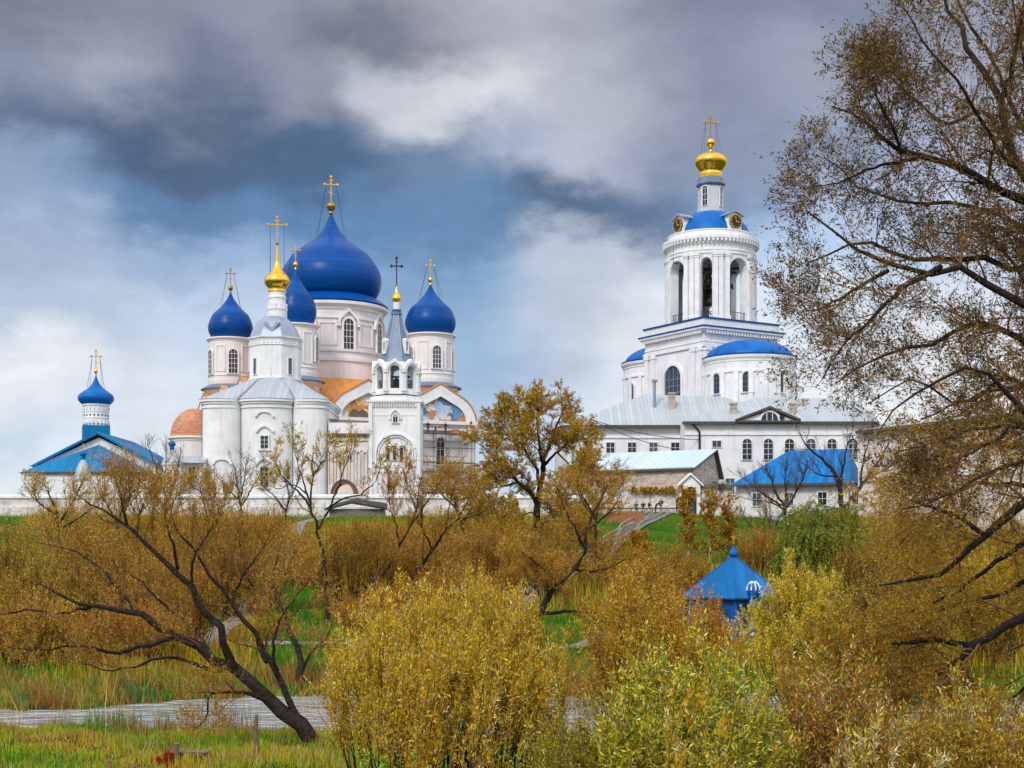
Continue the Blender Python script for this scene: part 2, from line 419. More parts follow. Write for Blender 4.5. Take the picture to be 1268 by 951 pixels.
# ------------------------------------------------------------------ the lie of the land
_rng = np.random.default_rng(5)
def _ip(x, xs, ys): return np.interp(x, xs, ys)
def _wob(X, o): X = np.asarray(X, float); return .45 * np.sin(X * 1.1 + o) + .3 * np.sin(X * 2.3 + 2 * o) + .2 * np.sin(X * 4.9 + o)
def bank_near(X): return _ip(X, [-60, -20, -8, 0, 8, 20, 60], [53.3, 54.0, 53.3, 50.3, 48.3, 46.3, 46]) + .7 * _wob(X, .4)
def bank_far(X): return _ip(X, [-60, -24, -18, -15, -9, 0, 20, 60], [61, 61.3, 62.0, 66, 67.5, 68, 66, 66]) + _wob(X, 2.0)
def sn(X, Y, s, o):  # cheap smooth noise
    return np.sin(X * s + o) * np.cos(Y * s * 1.3 + o * 2.1) + .5 * np.sin(X * s * 2.3 + Y * s * 1.7 + o)
def ground(X, Y):
    X = np.asarray(X, float); Y = np.asarray(Y, float)
    bn, bf = bank_near(X), bank_far(X)
    near = np.where(Y > 30, np.minimum((bn - Y) * .14, .26 + (bn - Y) * .008), 0)
    near = np.where(Y <= 30, np.interp(Y, [3, 30], [5.35, .26 + .16]), near)
    far = np.interp(Y, [72, 84, 100, 130, 155, 165, 180, 260, 600, 1200, 3000], [.5, 1.3, 2.8, 6.3, 9.6, 10.7, 11.1, 11.2, 3, 0, -5])
    far = np.where(Y < bf + 4, (Y - bf) * .13, np.where(Y < 72, np.interp(Y, [61, 72], [.5, .5]), far))
    far = np.where((Y >= bf + 4) & (Y < 84), .5 + (Y - bf - 4) / np.maximum(84 - bf - 4, 1) * .8, far)
    mid = np.maximum(-np.minimum(Y - bn, bf - Y) * .3, -.7)
    z = np.where(Y < bn, near, np.where(Y > bf, far, mid))
    amp = np.where((Y > bn) & (Y < bf), 0, np.clip(np.minimum(abs(Y - bn), abs(Y - bf)) / 6, 0, 1))
    amp = amp * np.where((Y > 155) & (Y < 330), .25, 1)
    z = z + .6 * np.exp(-((X - 17) / 7) ** 2 - ((Y - 171) / 7) ** 2)        # grassy hump below the gateway
    return z + amp * (.13 * sn(X, Y, .35, 1.2) + .05 * sn(X, Y, 1.1, 4.2))
def gz(X, Y): return float(ground(X, Y))
def on_ground(px, d): X = (px - 634) * d / F; return Vector((X, d, gz(X, d)))

def grid_mesh(name, xs, ys, zf):
    X, Y = np.meshgrid(xs, ys)
    Z = zf(X, Y)
    nx, ny = len(xs), len(ys)
    co = np.stack([X, Y, Z], -1).reshape(-1, 3)
    i = np.arange(nx - 1)[None, :] + np.arange(ny - 1)[:, None] * nx
    q = np.stack([i, i + 1, i + 1 + nx, i + nx], -1).reshape(-1, 4)
    return quads(name, co, q)
def quads(name, co, q, smooth=True):
    me = bpy.data.meshes.new(name)
    me.vertices.add(len(co)); me.vertices.foreach_set('co', co.astype(np.float32).ravel())
    me.loops.add(q.size); me.loops.foreach_set('vertex_index', q.astype(np.int32).ravel())
    me.polygons.add(len(q)); me.polygons.foreach_set('loop_start', np.arange(0, q.size, q.shape[1], dtype=np.int32))
    me.polygons.foreach_set('use_smooth', np.full(len(q), smooth))
    me.update(calc_edges=True)
    return me

def ground_mat():
    m = bpy.data.materials.new('grassy_earth'); m.use_nodes = True
    t = m.node_tree; L = t.links; b = t.nodes['Principled BSDF']; b.inputs['Roughness'].default_value = .95; b.inputs['Specular IOR Level'].default_value = .1
    tc = N(t, 'ShaderNodeTexCoord')
    def noise(s, d=8, r=.6):
        n = N(t, 'ShaderNodeTexNoise'); n.inputs['Scale'].default_value = s; n.inputs['Detail'].default_value = d; n.inputs['Roughness'].default_value = r
        L.new(tc.outputs['Object'], n.inputs['Vector']); return n
    r = N(t, 'ShaderNodeValToRGB'); e = r.color_ramp.elements
    for p, c in ((.30, (.035, .075, .006, 1)), (.46, (.055, .11, .008, 1)), (.58, (.11, .11, .016, 1)), (.70, (.17, .11, .03, 1))): 
        x = e.new(p); x.color = c
    e.remove(e[0]); e.remove(e[-1])
    n1 = noise(.11, 10, .62); L.new(n1.outputs['Fac'], r.inputs[0])
    n2 = noise(9, 6, .7)
    hs = N(t, 'ShaderNodeHueSaturation'); L.new(r.outputs[0], hs.inputs['Color'])
    L.new(math_(t, 'ADD', math_(t, 'MULTIPLY', n2.outputs['Fac'], 1.3), .35), hs.inputs['Value'])
    L.new(hs.outputs[0], b.inputs['Base Color'])
    bp = N(t, 'ShaderNodeBump'); bp.inputs['Strength'].default_value = .9; bp.inputs['Distance'].default_value = .25
    L.new(n2.outputs['Fac'], bp.inputs['Height']); L.new(bp.outputs[0], b.inputs['Normal'])
    return m
def axis(edges):
    out = []
    for a, b, s in edges: out += list(np.arange(a, b, s))
    return np.array(out + [edges[-1][1]])
gx = axis([(-1600, -300, 100), (-300, -120, 15), (-120, -45, 3), (-45, 45, .8), (45, 120, 3), (120, 300, 15), (300, 1600, 100)])
gy = axis([(-80, 0, 8), (0, 30, 2), (30, 90, .7), (90, 190, 1.6), (190, 300, 10), (300, 3000, 100)])
g = link('ground', grid_mesh('ground', gx, gy, ground)); g.data.materials.append(ground_mat()); tag(g, kind='structure')

def water_mat():
    m = bpy.data.materials.new('river_water'); m.use_nodes = True
    t = m.node_tree; L = t.links; b = t.nodes['Principled BSDF']
    b.inputs['Base Color'].default_value = (.80, .82, .86, 1); b.inputs['Metallic'].default_value = .72; b.inputs['Roughness'].default_value = .02; b.inputs['Specular IOR Level'].default_value = .9
    b.inputs['IOR'].default_value = 2.0
    tc = N(t, 'ShaderNodeTexCoord'); hs = []
    for sc_, s2, k in (((.5, 1.0, 1), .8, 1.0), ((.7, 1.0, 1), 1.9, .32), ((.2, .4, 1), .35, 1.6)):
        mp = N(t, 'ShaderNodeMapping'); mp.inputs['Scale'].default_value = sc_; mp.inputs['Rotation'].default_value = (0, 0, .10 * s2 - .15); L.new(tc.outputs['Object'], mp.inputs[0])
        n = N(t, 'ShaderNodeTexNoise'); n.inputs['Scale'].default_value = s2; n.inputs['Detail'].default_value = 3; n.inputs['Distortion'].default_value = 1.2; L.new(mp.outputs[0], n.inputs['Vector'])
        hs.append(math_(t, 'MULTIPLY', n.outputs['Fac'], k))
    h = math_(t, 'ADD', math_(t, 'ADD', hs[0], hs[1]), hs[2])
    bp = N(t, 'ShaderNodeBump'); bp.inputs['Strength'].default_value = 1.0; bp.inputs['Distance'].default_value = .30
    L.new(h, bp.inputs['Height']); L.new(bp.outputs[0], b.inputs['Normal'])
    return m
wv = grid_mesh('river', np.linspace(-900, 900, 30), np.linspace(42, 70, 8), lambda X, Y: X * 0 + .0)
w = link('river', wv); w.data.materials.append(water_mat()); tag(w, kind='structure')

def drape(pts, width, lift=.05, step=.6):
    """ribbon over the ground along (x, y) points: returns vertices rows"""
    P = [Vector((p[0], p[1])) for p in pts]
    out = []
    for a, b in zip(P[:-1], P[1:]):
        n = max(2, int((b - a).length / step))
        for i in range(n): out.append(a.lerp(b, i / n))
    out.append(P[-1])
    rows = []
    for i, p in enumerate(out):
        t = (out[min(i + 1, len(out) - 1)] - out[max(i - 1, 0)]).normalized()
        nrm = Vector((-t.y, t.x))
        rows.append((p, nrm))
    return rows
def path(name, pts, width, m, lift=.06):
    mb = MB(); rows = drape(pts, width)
    vs_, fs = [], []
    for p, n in rows:
        for k in (-.5, -.17, .17, .5):
            q = p + n * width * k
            vs_.append((q.x, q.y, gz(q.x, q.y) + lift))
    for i in range(len(rows) - 1):
        for k in range(3): a = i * 4 + k; fs.append((a, a + 1, a + 5, a + 4))
    mb.add(vs_, fs)
    o = mb.build(name, m, smooth=60)
    return tag(o, kind='structure')
gravel = mat('pale_gravel', (.23, .20, .185), .95, var=.4, scale=3, bump=.4)
concrete = mat('pale_concrete_kerb', (.40, .37, .35), .9, var=.4, scale=2)
dirt = mat('pinkish_dirt', (.40, .29, .25), .95, var=.35, scale=2, bump=.3)
def gp(px, d): v = on_ground(px, d); return (v.x, v.y)
path('river_path', [gp(-700, 84), gp(0, 84), gp(200, 84.2), gp(360, 84.6), gp(560, 82.5), gp(680, 81), gp(735, 85.5), gp(800, 92), gp(900, 98)], 1.3, gravel)
path('dirt_track', [gp(-400, 40.2), gp(-60, 40.4), gp(40, 39.3), gp(120, 36), gp(260, 33)], 2.2, dirt)
# ================================================================== buildings
class B:
    """a building: Empty on the ground at photo column cx and distance d; l(px, py, dd) gives local metres"""
    def __init__(s, name, cx, d, label, cat, base=None, group=None):
        s.cx, s.d = cx, d
        x = (cx - 634) * d / F
        s.b = gz(x, d) if base is None else base
        s.o = thing(name, (x, d, s.b), label, cat, group)
        s.org = Vector((x, d, s.b))
    def l(s, px, py, dd=0.0): return at(px, py, s.d + dd) - s.org
    def z(s, py, dd=0.0): return s.l(0, py, dd).z
    def x(s, px, dd=0.0): return s.l(px, 0, dd).x
    def k(s, dd=0.0): return (s.d + dd) / F

_win = {}
def window(parent, x, y, z, az, w, h, arch=True, frame=.22, proud=.16, bars=(1, 3), fm=None, gm=None, point=0.0, name='window', surround=False, barm=None):
    """frame (with glazing bars) > pane; az is the direction it faces"""
    fm = fm or M['trim']; gm = gm or M['glass']
    key = (round(w, 2), round(h, 2), arch, frame, proud, bars, fm.name, gm.name, point, surround, barm.name if barm else '')
    if key not in _win:
        a = MB()
        inn = arch_pts(w, h, 12, point) if arch else rect_pts(w, h)
        out = arch_pts(w + 2 * frame, h + frame, 12, point, -frame * .6) if arch else rect_pts(w + 2 * frame, h + frame, -frame * .6)
        a.ring(out, inn, .02, -proud)
        a.box(0, -proud * .6, -frame * .5, w + 2.6 * frame, proud * 1.5, frame * .5)
        nv, nh = bars
        t = max(.045, w * .042); a.mi = 1
        for i in range(nv):
            X = -w / 2 + w * (i + 1) / (nv + 1)
            top = h if not arch else h - w / 2 + math.sqrt(max(0, (w / 2) ** 2 - X * X)) * (1 + point * .4)
            a.box(X, -.06, top / 2, t, .06, top)
        for i in range(nh):
            Z = (h - (w / 2 if arch else 0)) * (i + 1) / (nh + (0 if arch else 1))
            a.box(0, -.062, Z, w, .05, t)
        a.mi = 0
        if surround:      # keel-shaped hood over the head
            ro, ri = w / 2 + frame * 2.6, w / 2 + frame * 1.7
            def keel(r): return [(r * cos(pi * i / 14), h - w / 2 + r * sin(pi * i / 14) * (1 + .38 * max(0, 1 - abs(i - 7) / 3.2) ** 1.5)) for i in range(14, -1, -1)]
            a.ring(keel(ro), keel(ri), .02, -proud * 1.5)
            for sx in (-1, 1): a.box(sx * (ro + ri) / 2, -proud * .6, h - w / 2 - .2, (ro - ri) * 1.6, proud * 1.6, .4)
        p = MB()
        pl = arch_pts(w - .01, h - .01, 12, point, .01) if arch else rect_pts(w - .01, h - .01, .01)
        p.add([(q[0], -.03, q[1]) for q in pl], [tuple(range(len(pl)))])
        _win[key] = (a.mesh('window', [fm, barm or fm], 0), p.mesh('pane', gm, 0))
    f, p = _win[key]
    o = link(name, f, parent, (x, y, z), az)
    link('pane', p, o)
    return o
def window_on(parent, cx, cy, r, az, z, w, h, **kw):
    return window(parent, cx + r * sin(az), cy - r * cos(az), z, az, w, h, **kw)

def smoothprof(pts, n=40):
    p = np.array(pts, float); t = np.concatenate([[0], np.cumsum(np.hypot(*np.diff(p, axis=0).T))]); t /= t[-1]
    q = np.linspace(0, 1, n)
    m = np.zeros_like(p); m[1:-1] = (p[2:] - p[:-2]) / (t[2:] - t[:-2])[:, None]
    m[0] = (p[1] - p[0]) / (t[1] - t[0]); m[-1] = (p[-1] - p[-2]) / (t[-1] - t[-2])
    out = []
    for x in q:
        i = min(len(t) - 2, max(0, int(np.searchsorted(t, x, 'right') - 1))); h = t[i + 1] - t[i]; u = (x - t[i]) / h
        out.append((2 * u**3 - 3 * u**2 + 1) * p[i] + (u**3 - 2 * u**2 + u) * h * m[i] + (-2 * u**3 + 3 * u**2) * p[i + 1] + (u**3 - u**2) * h * m[i + 1])
    return [(max(.02, a), b) for a, b in out]
ONION = [(.03, 0), (.09, .08), (.18, .16), (.35, .27), (.56, .38), (.78, .48), (.91, .6), (1.0, .74), (.985, .84), (.90, .93), (.80, 1.0)]
def onion(parent, x, y, ztip, zbot, r, m, name='dome', n=56):
    H = ztip - zbot
    prof = [(q[0] * r, ztip - q[1] * H) for q in smoothprof(ONION, 36)]
    return MB().lathe(prof[::-1], n, x, y).build(name, m, parent)

def cross(parent, x, y, z, h, m, w=None, az=R_(8), foot=True, stays=None, fancy=True):
    """orthodox cross, h tall from z; stays = (radius, height) where the chains land"""
    w = w or h * .30
    t = max(.11, h * .038)
    mb = MB(); mb.M = Matrix.Translation((x, y, z)) @ Matrix.Rotation(az, 4, 'Z')
    mb.box(0, 0, h * .49, t, t, h * .98)
    mb.box(0, 0, h * .68, 2 * w, t * .8, t * 1.05)
    if fancy:
        for px, pz in ((-w, h * .68), (w, h * .68), (0, h * .97)):
            for dx, dz in ((0, 0), (t * .9, 0), (-t * .9, 0), (0, t * .9), (0, -t * .9)): mb.ball(px + dx, 0, pz + dz, t * .75, 8)
        mb.box(0, 0, h * .84, w * .62, t * .7, t * .8)
    if foot:
        q = mb.M.copy(); mb.M = q @ Matrix.Translation((0, 0, h * .36)) @ Matrix.Rotation(R_(24), 4, 'Y'); mb.box(0, 0, 0, w * .85, t * .7, t * .8); mb.M = q
        mb.ball(0, 0, h * .68, t * 1.1, 8)
    o = mb.build('cross', m, parent)
    if stays:
        r, dz = stays
        c = MB()
        for i in range(4):
            a = az + pi / 4 + i * pi / 2
            s = Vector((x + w * .75 * cos(az) * (1 if cos(a) > 0 else -1), y + w * .75 * sin(az) * (1 if cos(a) > 0 else -1), z + h * .67))
            e = Vector((x + r * cos(a), y + r * sin(a), z - dz))
            c.tube([s, s.lerp(e, .5) - Vector((0, 0, .12)), e], .022, 4)
        c.build('stay_chain', M['iron'], parent)
    return o
def finial(parent, x, y, z0, ztop, r, m):
    """neck and ball under a cross"""
    h = ztop - z0
    return MB().lathe([(r * .35, z0), (r * .5, z0 + h * .12), (r * .35, z0 + h * .25), (r * .75, z0 + h * .4), (r, z0 + h * .62), (r * .8, z0 + h * .82), (r * .3, z0 + h * .95), (.05, ztop)], 20, x, y).build('finial', m, parent)
def cornice(mb, r, z, h, out, n=48, x=0, y=0, off=0.0):
    mb.lathe([(r, z), (r + out * .25, z + h * .1), (r + out * .3, z + h * .35), (r + out * .75, z + h * .5), (r + out, z + h * .65), (r + out, z + h), (r * .98, z + h * 1.05)], n, x, y, off=off)

# ------------------------------------------------------------------ five-domed cathedral
c = B('cathedral', 410, 235, 'huge pale pink cathedral under five dark blue onion domes, its vaults open for repair', 'cathedral', base=11.1)
def cathedral():
    o = c.o; k = c.k()
    YAW = R_(25.4); S = 36.4; hs = S / 2
    zt = 16.2
    fr = Matrix.Rotation(YAW, 4, 'Z')
    lf = Matrix.Rotation(YAW - pi / 2, 4, 'Z')
    b = MB(); b.M = fr
    b.box(0, 0, zt / 2 - .5, S, S, zt + 1)
    b.build('wall', M['pink'], o)
    # pilasters, plinth and ledges on the two faces in view
    b = MB()
    for m in (fr, lf):
        b.M = m
        for i in range(4):
            b.box(-hs + .7 + i * (S - 1.4) / 3, -hs - .2, zt / 2, 1.3, .6, zt)
        b.box(0, -hs - .3, zt - .2, S + 1.2, .9, .5)
        b.box(0, -hs - .2, zt - 1.3, S + .8, .6, .35)
        b.box(0, -hs - .15, zt * .52, S + .6, .5, .4)
        for i in range(3):
            for j in range(3):
                x = -12.13 + i * 12.13 + (j - 1) * 2.5
                b.ring(arch_pts(1.9, 4.3), arch_pts(1.3, 4.0), -hs + .05, -hs - .25)
    b.M = Matrix.Identity(4)
    b.build('wall_trim', M['pinktrim'], o)
    # round gables: vault, white arch, painted lunette
    def keel(r, rz, tip=.22): return [(-r, 0)] + [(r * cos(pi * i / 18), rz * sin(pi * i / 18) * (1 + tip * max(0, 1 - abs(i - 9) / 3.0) ** 1.6)) for i in range(17, 0, -1)] + [(r, 0)]
    for face, m in (('f', fr), ('l', lf)):
        for i in range(3):
            T = m @ Matrix.Translation((-12.13 + i * 12.13, 0, zt))
            v = MB(); v.M = T
            v.ring(keel(6.0, 4.75), keel(5.55, 4.3), -hs + .35, -hs + 9.5)
            vo = v.build('vault_roof', M['copper'] if (face, i) != ('l', 0) else M['scaleroof'], o)
            w = MB(); w.M = T
            w.ring(keel(6.05, 4.8), keel(4.5, 3.3), -hs + .3, -hs - .35)
            w.build('gable_arch', M['trim'], o)
            w = MB(); w.M = T
            w.ring(keel(6.32, 5.05), keel(6.07, 4.82), -hs + .6, -hs - .45)
            w.build('arch_flashing', M['copper'], o)
            q = MB(); q.M = T
            q.ring(keel(4.75, 3.6), keel(4.45, 3.25), -hs - .3, -hs - .42)
            q.build('gable_moulding', M['pinktrim'], o)
            u = MB(); u.M = T
            pl = keel(4.5, 3.3); u.add([(p[0], -hs - .02, p[1]) for p in pl], [tuple(range(len(pl)))])
            u.build('painted_lunette', M['mural_blue'] if i == 2 and face == 'f' else M['mural_ochre'], o, smooth=0)
    # roof deck rising to the drums
    r = MB(); r.M = fr
    a, z0, z1, e = hs - 1.0, zt - .1, zt + 7.0, 10.5
    r.add([(-a, -a, z0), (a, -a, z0), (a, a, z0), (-a, a, z0), (-e, -e, z1), (e, -e, z1), (e, e, z1), (-e, e, z1)],
          [(0, 1, 5, 4), (1, 2, 6, 5), (2, 3, 7, 6), (3, 0, 4, 7), (4, 5, 6, 7)])
    r.build('roof', M['copper'], o)
    # main drum, pedestal
    R = 64 * k
    z_ped, z_led, z_cor = c.z(456), c.z(444), c.z(393)
    p = MB(); p.lathe([(R * 1.10, zt - 1), (R * 1.10, c.z(488)), (R * 1.06, c.z(486)), (R * 1.06, z_ped), (R * 1.09, z_ped + .1), (R * 1.09, z_ped + .6), (R * 1.03, z_ped + .7), (R * 1.03, z_led), (R * 1.06, z_led + .05), (R * 1.06, z_led + .4), (R, z_led + .5), (R, z_cor)], 64)
    p.build('drum', M['pink'], o)
    t = MB(); cornice(t, R, z_cor - .05, c.z(383) - z_cor, 6 * k, 64)
    t.lathe([(R, z_cor - 1.5), (R + .22, z_cor - 1.45), (R + .22, z_cor - 1.15), (R, z_cor - 1.1)], 64)
    for i in range(8):                                   # blank panels between the windows
        az = R_(3.5 + 45 * i)
        t.M = Matrix.Rotation(az, 4, 'Z') @ Matrix.Translation((0, -R * .985, z_led + 1.2))
        hh = z_cor - 3.2 - z_led
        t.ring(rect_pts(3.0, hh), rect_pts(2.4, hh - .3, .3), .2, -.22)
        t.box(0, -.1, 0, 3.0, .25, .3)
    t.M = Matrix.Identity(4)
    t.build('drum_trim', M['pinktrim'], o)
    s = MB(); s.lathe([(70 * k, c.z(382.5)), (70.6 * k, c.z(381.5)), (57 * k, c.z(371)), (49 * k, c.z(368))], 64); s.build('dome_skirt', M['blue'], o)
    main = [(1.2, 265), (6, 276), (12, 287), (22, 298), (31.5, 305), (45, 315), (53, 325), (60, 337), (62.3, 349), (60.5, 360), (56, 368), (49, 374)]
    d = MB(); d.lathe([(q[0] * k, c.z(q[1])) for q in smoothprof(main, 48)][::-1], 96); d.build('dome', M['blue'], o)
    finial(o, 0, 0, c.z(266), c.z(249.5), 6 * k, M['oldgold'])
    cross(o, 0, 0, c.z(251), c.z(218) - c.z(251), M['gold'], w=8 * k, stays=(26 * k, c.z(251) - c.z(299)))
    for i in range(8):
        window_on(o, 0, 0, R, R_(26 + 45 * i), z_led + .5, 12.5 * k, 36 * k, frame=.38, proud=.3, bars=(2, 4), fm=M['pinktrim'], surround=True)
    # four lesser drums: (column, offset px, offset depth px, R dome, tip, dome bottom, drum R, drum bottom, window angles)
    for cx, dy, rd, ytip, ybot, rdrum, ybase, wz, wins, offy in (
            (285.5, 44, 27.5, 362, 420, 26.5, 474, (465, 436), (-52, 18, 88, 160), 1),
            (366, -124.5, 25.8, 333, 403, 27.0, 464, (448, 418), (-60, 6, 78, 150), 1),
            (533, -44, 31.5, 352, 415, 28.5, 472, (459, 432), (-52, 19, 90, 160), 1),
            (450, 124.5, 25.0, 345, 408, 24.5, 470, (455, 428), (0, 90, 180), 1)):
        dd = dy * k; kk = c.k(dd); x = c.x(cx, dd)
        zz = lambda y: c.z(y, dd)
        q = MB()
        r0 = rdrum * kk
        q.lathe([(r0 * 1.08, zt - 1), (r0 * 1.08, zz(ybase + 17)), (r0 * 1.22, zz(ybase + 13)), (r0 * 1.22, zz(ybase + 8)), (r0 * 1.0, zz(ybase + 6)), (r0 * 1.02, zz(ybase)), (r0 * 1.02, zz(ybase - 1.5)), (r0, zz(ybase - 2)), (r0, zz(ybot + 4))], 48, x, dd)
        q.build('drum', M['pink'], o)
        q = MB(); cornice(q, r0, zz(ybot + 5), zz(ybot + .5) - zz(ybot + 5), r0 * .11, 48, x, dd)
        q.lathe([(r0, zz(ybase - 6)), (r0 * 1.03, zz(ybase - 6.3)), (r0 * 1.03, zz(ybase - 7.5)), (r0, zz(ybase - 8))], 48, x, dd)
        for wa in wins:
            pa = R_(wa + 36)
            q.M = Matrix.Translation((x, dd, 0)) @ Matrix.Rotation(pa, 4, 'Z') @ Matrix.Translation((0, -r0 * .985, zz(ybase - 12)))
            hh = zz(ybot + 10) - zz(ybase - 12)
            q.ring(rect_pts(1.7, hh), rect_pts(1.3, hh - .25, .2), .15, -.13)
            q.box(0, -.05, 0, 1.7, .16, .2)
        q.M = Matrix.Identity(4)
        q.build('drum_trim', M['pinktrim'], o)
        q = MB(); q.lathe([(r0 * 1.36, zz(ybase + 10)), (r0 * 1.36, zz(ybase + 9)), (r0 * 1.02, zz(ybase + 4)), (r0, zz(ybase + 3.6))], 48, x, dd)
        q.build('drum_skirt_roof', M['tent'], o)
        onion(o, x, dd, zz(ytip), zz(ybot), rd * kk, M['blue'], n=72)
        zc0 = zz(ytip + 1.5)
        dark = cx < 300
        finial(o, x, dd, zc0, zz(ytip - 9.5), 3.1 * kk, M['oldgold'] if dark else M['gold'])
        cross(o, x, dd, zz(ytip - 9), zz(ytip - 30) - zz(ytip - 9), M['oldgold'] if dark else M['gold'], w=5.2 * kk, stays=(rd * .62 * kk, 27 * kk))
        for wa in wins:
            window_on(o, x, dd, r0, R_(wa), zz(wz[0]), 10.5 * kk, (wz[0] - wz[1]) * kk, frame=.24, proud=.2, bars=(2, 4), fm=M['pinktrim'])
    # tiled half-dome and wall of the apse at the far left corner
    dd = 4.0; kk = c.k(dd); x = c.x(240, dd); ra = 28 * kk
    q = MB(); q.lathe([(ra, -1), (ra, c.z(546, dd))], 40, x, dd); q.build('apse_wall', M['pink'], o)
    q = MB(); cornice(q, ra, c.z(548, dd), .9, .45, 40, x, dd); q.build('apse_cornice', M['pinktrim'], o)
    q = MB(); q.lathe([(ra * 1.02 * cos(a), c.z(542, dd) + sin(a) * (c.z(506, dd) - c.z(542, dd))) for a in np.linspace(0, pi / 2 - .02, 12)], 40, x, dd)
    q.build('apse_roof', M['scaleroof'], o)
    # low porch and north aisle range at the right corner below the scaffold
    for i in range(3):
        T = fr @ Matrix.Translation((-12.13 + 12.13 * i, -hs, 0))
        v = T @ Vector((0, -.05, zt * .58))
        window(o, v.x, v.y, v.z, YAW, 1.3, 4.2, frame=.3, proud=.25, bars=(1, 3), fm=M['pinktrim'])
cathedral()

# ------------------------------------------------------------------ white church with the gilded onion, in front of the cathedral
n_ = B('church', 331, 188, 'tall plain white church with grey tin dome and slender gilded onion on top', 'church', base=11.05)
def nativity():
    o = n_.o; c = n_; k = c.k()
    # three bulging apses + body; eave outline from three arcs
    lobes = [(251, 299), (299, 363), (363, 405)]
    pts = []
    for a, b_ in lobes:
        x0, x1 = c.x(a), c.x(b_); r = (x1 - x0) / 2; cxm = (x0 + x1) / 2
        for i in range(13):
            t = pi * i / 12
            pts.append((cxm - r * cos(t), -sin(t) * r * .62))
    zt = c.z(497)
    body = [(pts[-1][0], 13.0), (pts[0][0], 13.0)]
    w = MB(); w.slab([(x, y) for x, y in pts] + body, -1.0, zt)
    w.build('wall', M['white'], o, smooth=28)
    def grow(p, e): # push outline outwards
        cx0, cy0 = 0, 5.0
        return [(x + e * (x - cx0) / math.hypot(x - cx0, y - cy0), y + e * (y - cy0) / math.hypot(x - cx0, y - cy0)) for x, y in p]
    e = MB(); e.slab(grow(pts + body, .16), zt - 1.0, zt - .75); e.slab(grow(pts + body, .22), zt - .45, zt - .2); e.slab(grow(pts + body, .42), zt - .16, zt + .18)
    e.build('cornice', M['trim'], o, smooth=28)
    e = MB(); e.slab(grow(pts + body, .12), .2, 1.1); e.build('plinth', M['trim'], o, smooth=28)
    # roof: eave outline up to the octagon foot
    R = 33.5 * k; yc = 6.5
    zr = c.z(472, yc)
    out = grow(pts + body, .5); m = len(out)
    vs_ = [(x, y, zt + .2) for x, y in out]
    for x, y in out:
        an = math.atan2(y - yc, x); vs_.append((R * cos(an) * 1.0, yc + R * sin(an), zr))
    r = MB(); r.add(vs_, [(i, (i + 1) % m, m + (i + 1) % m, m + i) for i in range(m)] + [tuple(range(m - 1, -1, -1))])
    r.build('roof', M['greyroof'], o, smooth=25)
    off = -pi / 2 + pi / 8
    q = MB(); q.lathe([(R, zt), (R, c.z(424, yc))], 8, 0, yc, off=off)
    q.build('octagon', M['white'], o, smooth=20)
    q = MB(); zz = lambda y: c.z(y, yc)
    q.lathe([(R, zz(431)), (R + .15, zz(430.6)), (R + .15, zz(429.5)), (R, zz(429))], 8, 0, yc, off=off)
    cornice(q, R, zz(424.5), zz(420) - zz(424.5), .3, 8, 0, yc, off)
    for i in range(40):     # little teeth under the cornice
        f, j = divmod(i, 5)
        an = off + pi / 8 + f * pi / 4; rr = R * cos(pi / 8)
        tx = (j - 2) * R * .145
        q.box(rr * 1.008 * cos(an) - tx * sin(an), yc + rr * 1.008 * sin(an) + tx * cos(an), zz(427), .22, .22, .3, an)
    q.build('octagon_cornice', M['trim'], o, smooth=20)
    q = MB(); q.lathe([(R, zz(470)), (R + .2, zz(470.2)), (R + .2, zz(472)), (R, zz(473))], 8, 0, yc, off=off); q.build('octagon_foot', M['trim'], o, smooth=20)
    d = MB(); d.lathe([(13 * k, zz(392.5)), (17 * k, zz(395)), (23 * k, zz(400)), (28.5 * k, zz(408)), (31.5 * k, zz(415)), (33.2 * k, zz(420.3))][::-1], 8, 0, yc, off=off)
    d.build('dome', M['tin'], o, smooth=30)
    v = MB(); v.M = Matrix.Translation((0, yc - 26 * k, zz(409))); v.prism([(-1.1, .6), (-.7, .7), (0, -.1), (.7, .7), (1.1, .6), (0, -.75)], -.35, .5); v.build('dome_vent', M['tin'], o)
    zt_ = zz
    x = 2.2 * k
    nk = MB(); nk.lathe([(12.6 * k, zz(394)), (12.6 * k, zz(385)), (13.3 * k, zz(384.5)), (13.3 * k, zz(382)), (11.2 * k, zz(381)), (10.8 * k, zz(371)), (11.6 * k, zz(370)), (11.6 * k, zz(368)), (10.4 * k, zz(367)), (10.4 * k, zz(361))], 32, x, yc)
    for i in range(12):
        a = i * pi / 6; nk.box(x + 11.4 * k * cos(a), yc + 11.4 * k * sin(a), zz(380), .3, .3, .75, a)
    nk.build('neck', M['trim'], o)
    g = [(1.0, 304), (1.6, 312), (2.4, 321), (3.6, 328), (6.5, 334), (11, 339), (15, 343.5), (16.6, 349), (15, 353), (12.4, 356), (11.3, 358), (11.8, 361.5)]
    d = MB(); d.lathe([(q_[0] * k, zz(q_[1])) for q_ in smoothprof(g, 44)][::-1], 48, x, yc); d.build('gilded_onion', M['gold'], o)
    finial(o, x, yc, zz(306), zz(298), 2.2 * k, M['oldgold'])
    cross(o, x, yc, zz(300), zz(268) - zz(300), M['gold'], w=11.5 * k, stays=(12.5 * k, zz(300) - zz(340)), foot=False)
    for az in (-45, 45):
        window_on(o, 0, yc, R * cos(pi / 8), R_(az), zz(466), .62, 20 * k, arch=False, frame=.14, proud=.12, bars=(0, 0))
    yl = lambda px, i: -math.sqrt(max(0, 1 - ((c.x(px) - (c.x(lobes[i][0]) + c.x(lobes[i][1])) / 2) / ((c.x(lobes[i][1]) - c.x(lobes[i][0])) / 2)) ** 2)) * (c.x(lobes[i][1]) - c.x(lobes[i][0])) / 2 * .62
    y0 = yl(331, 1)
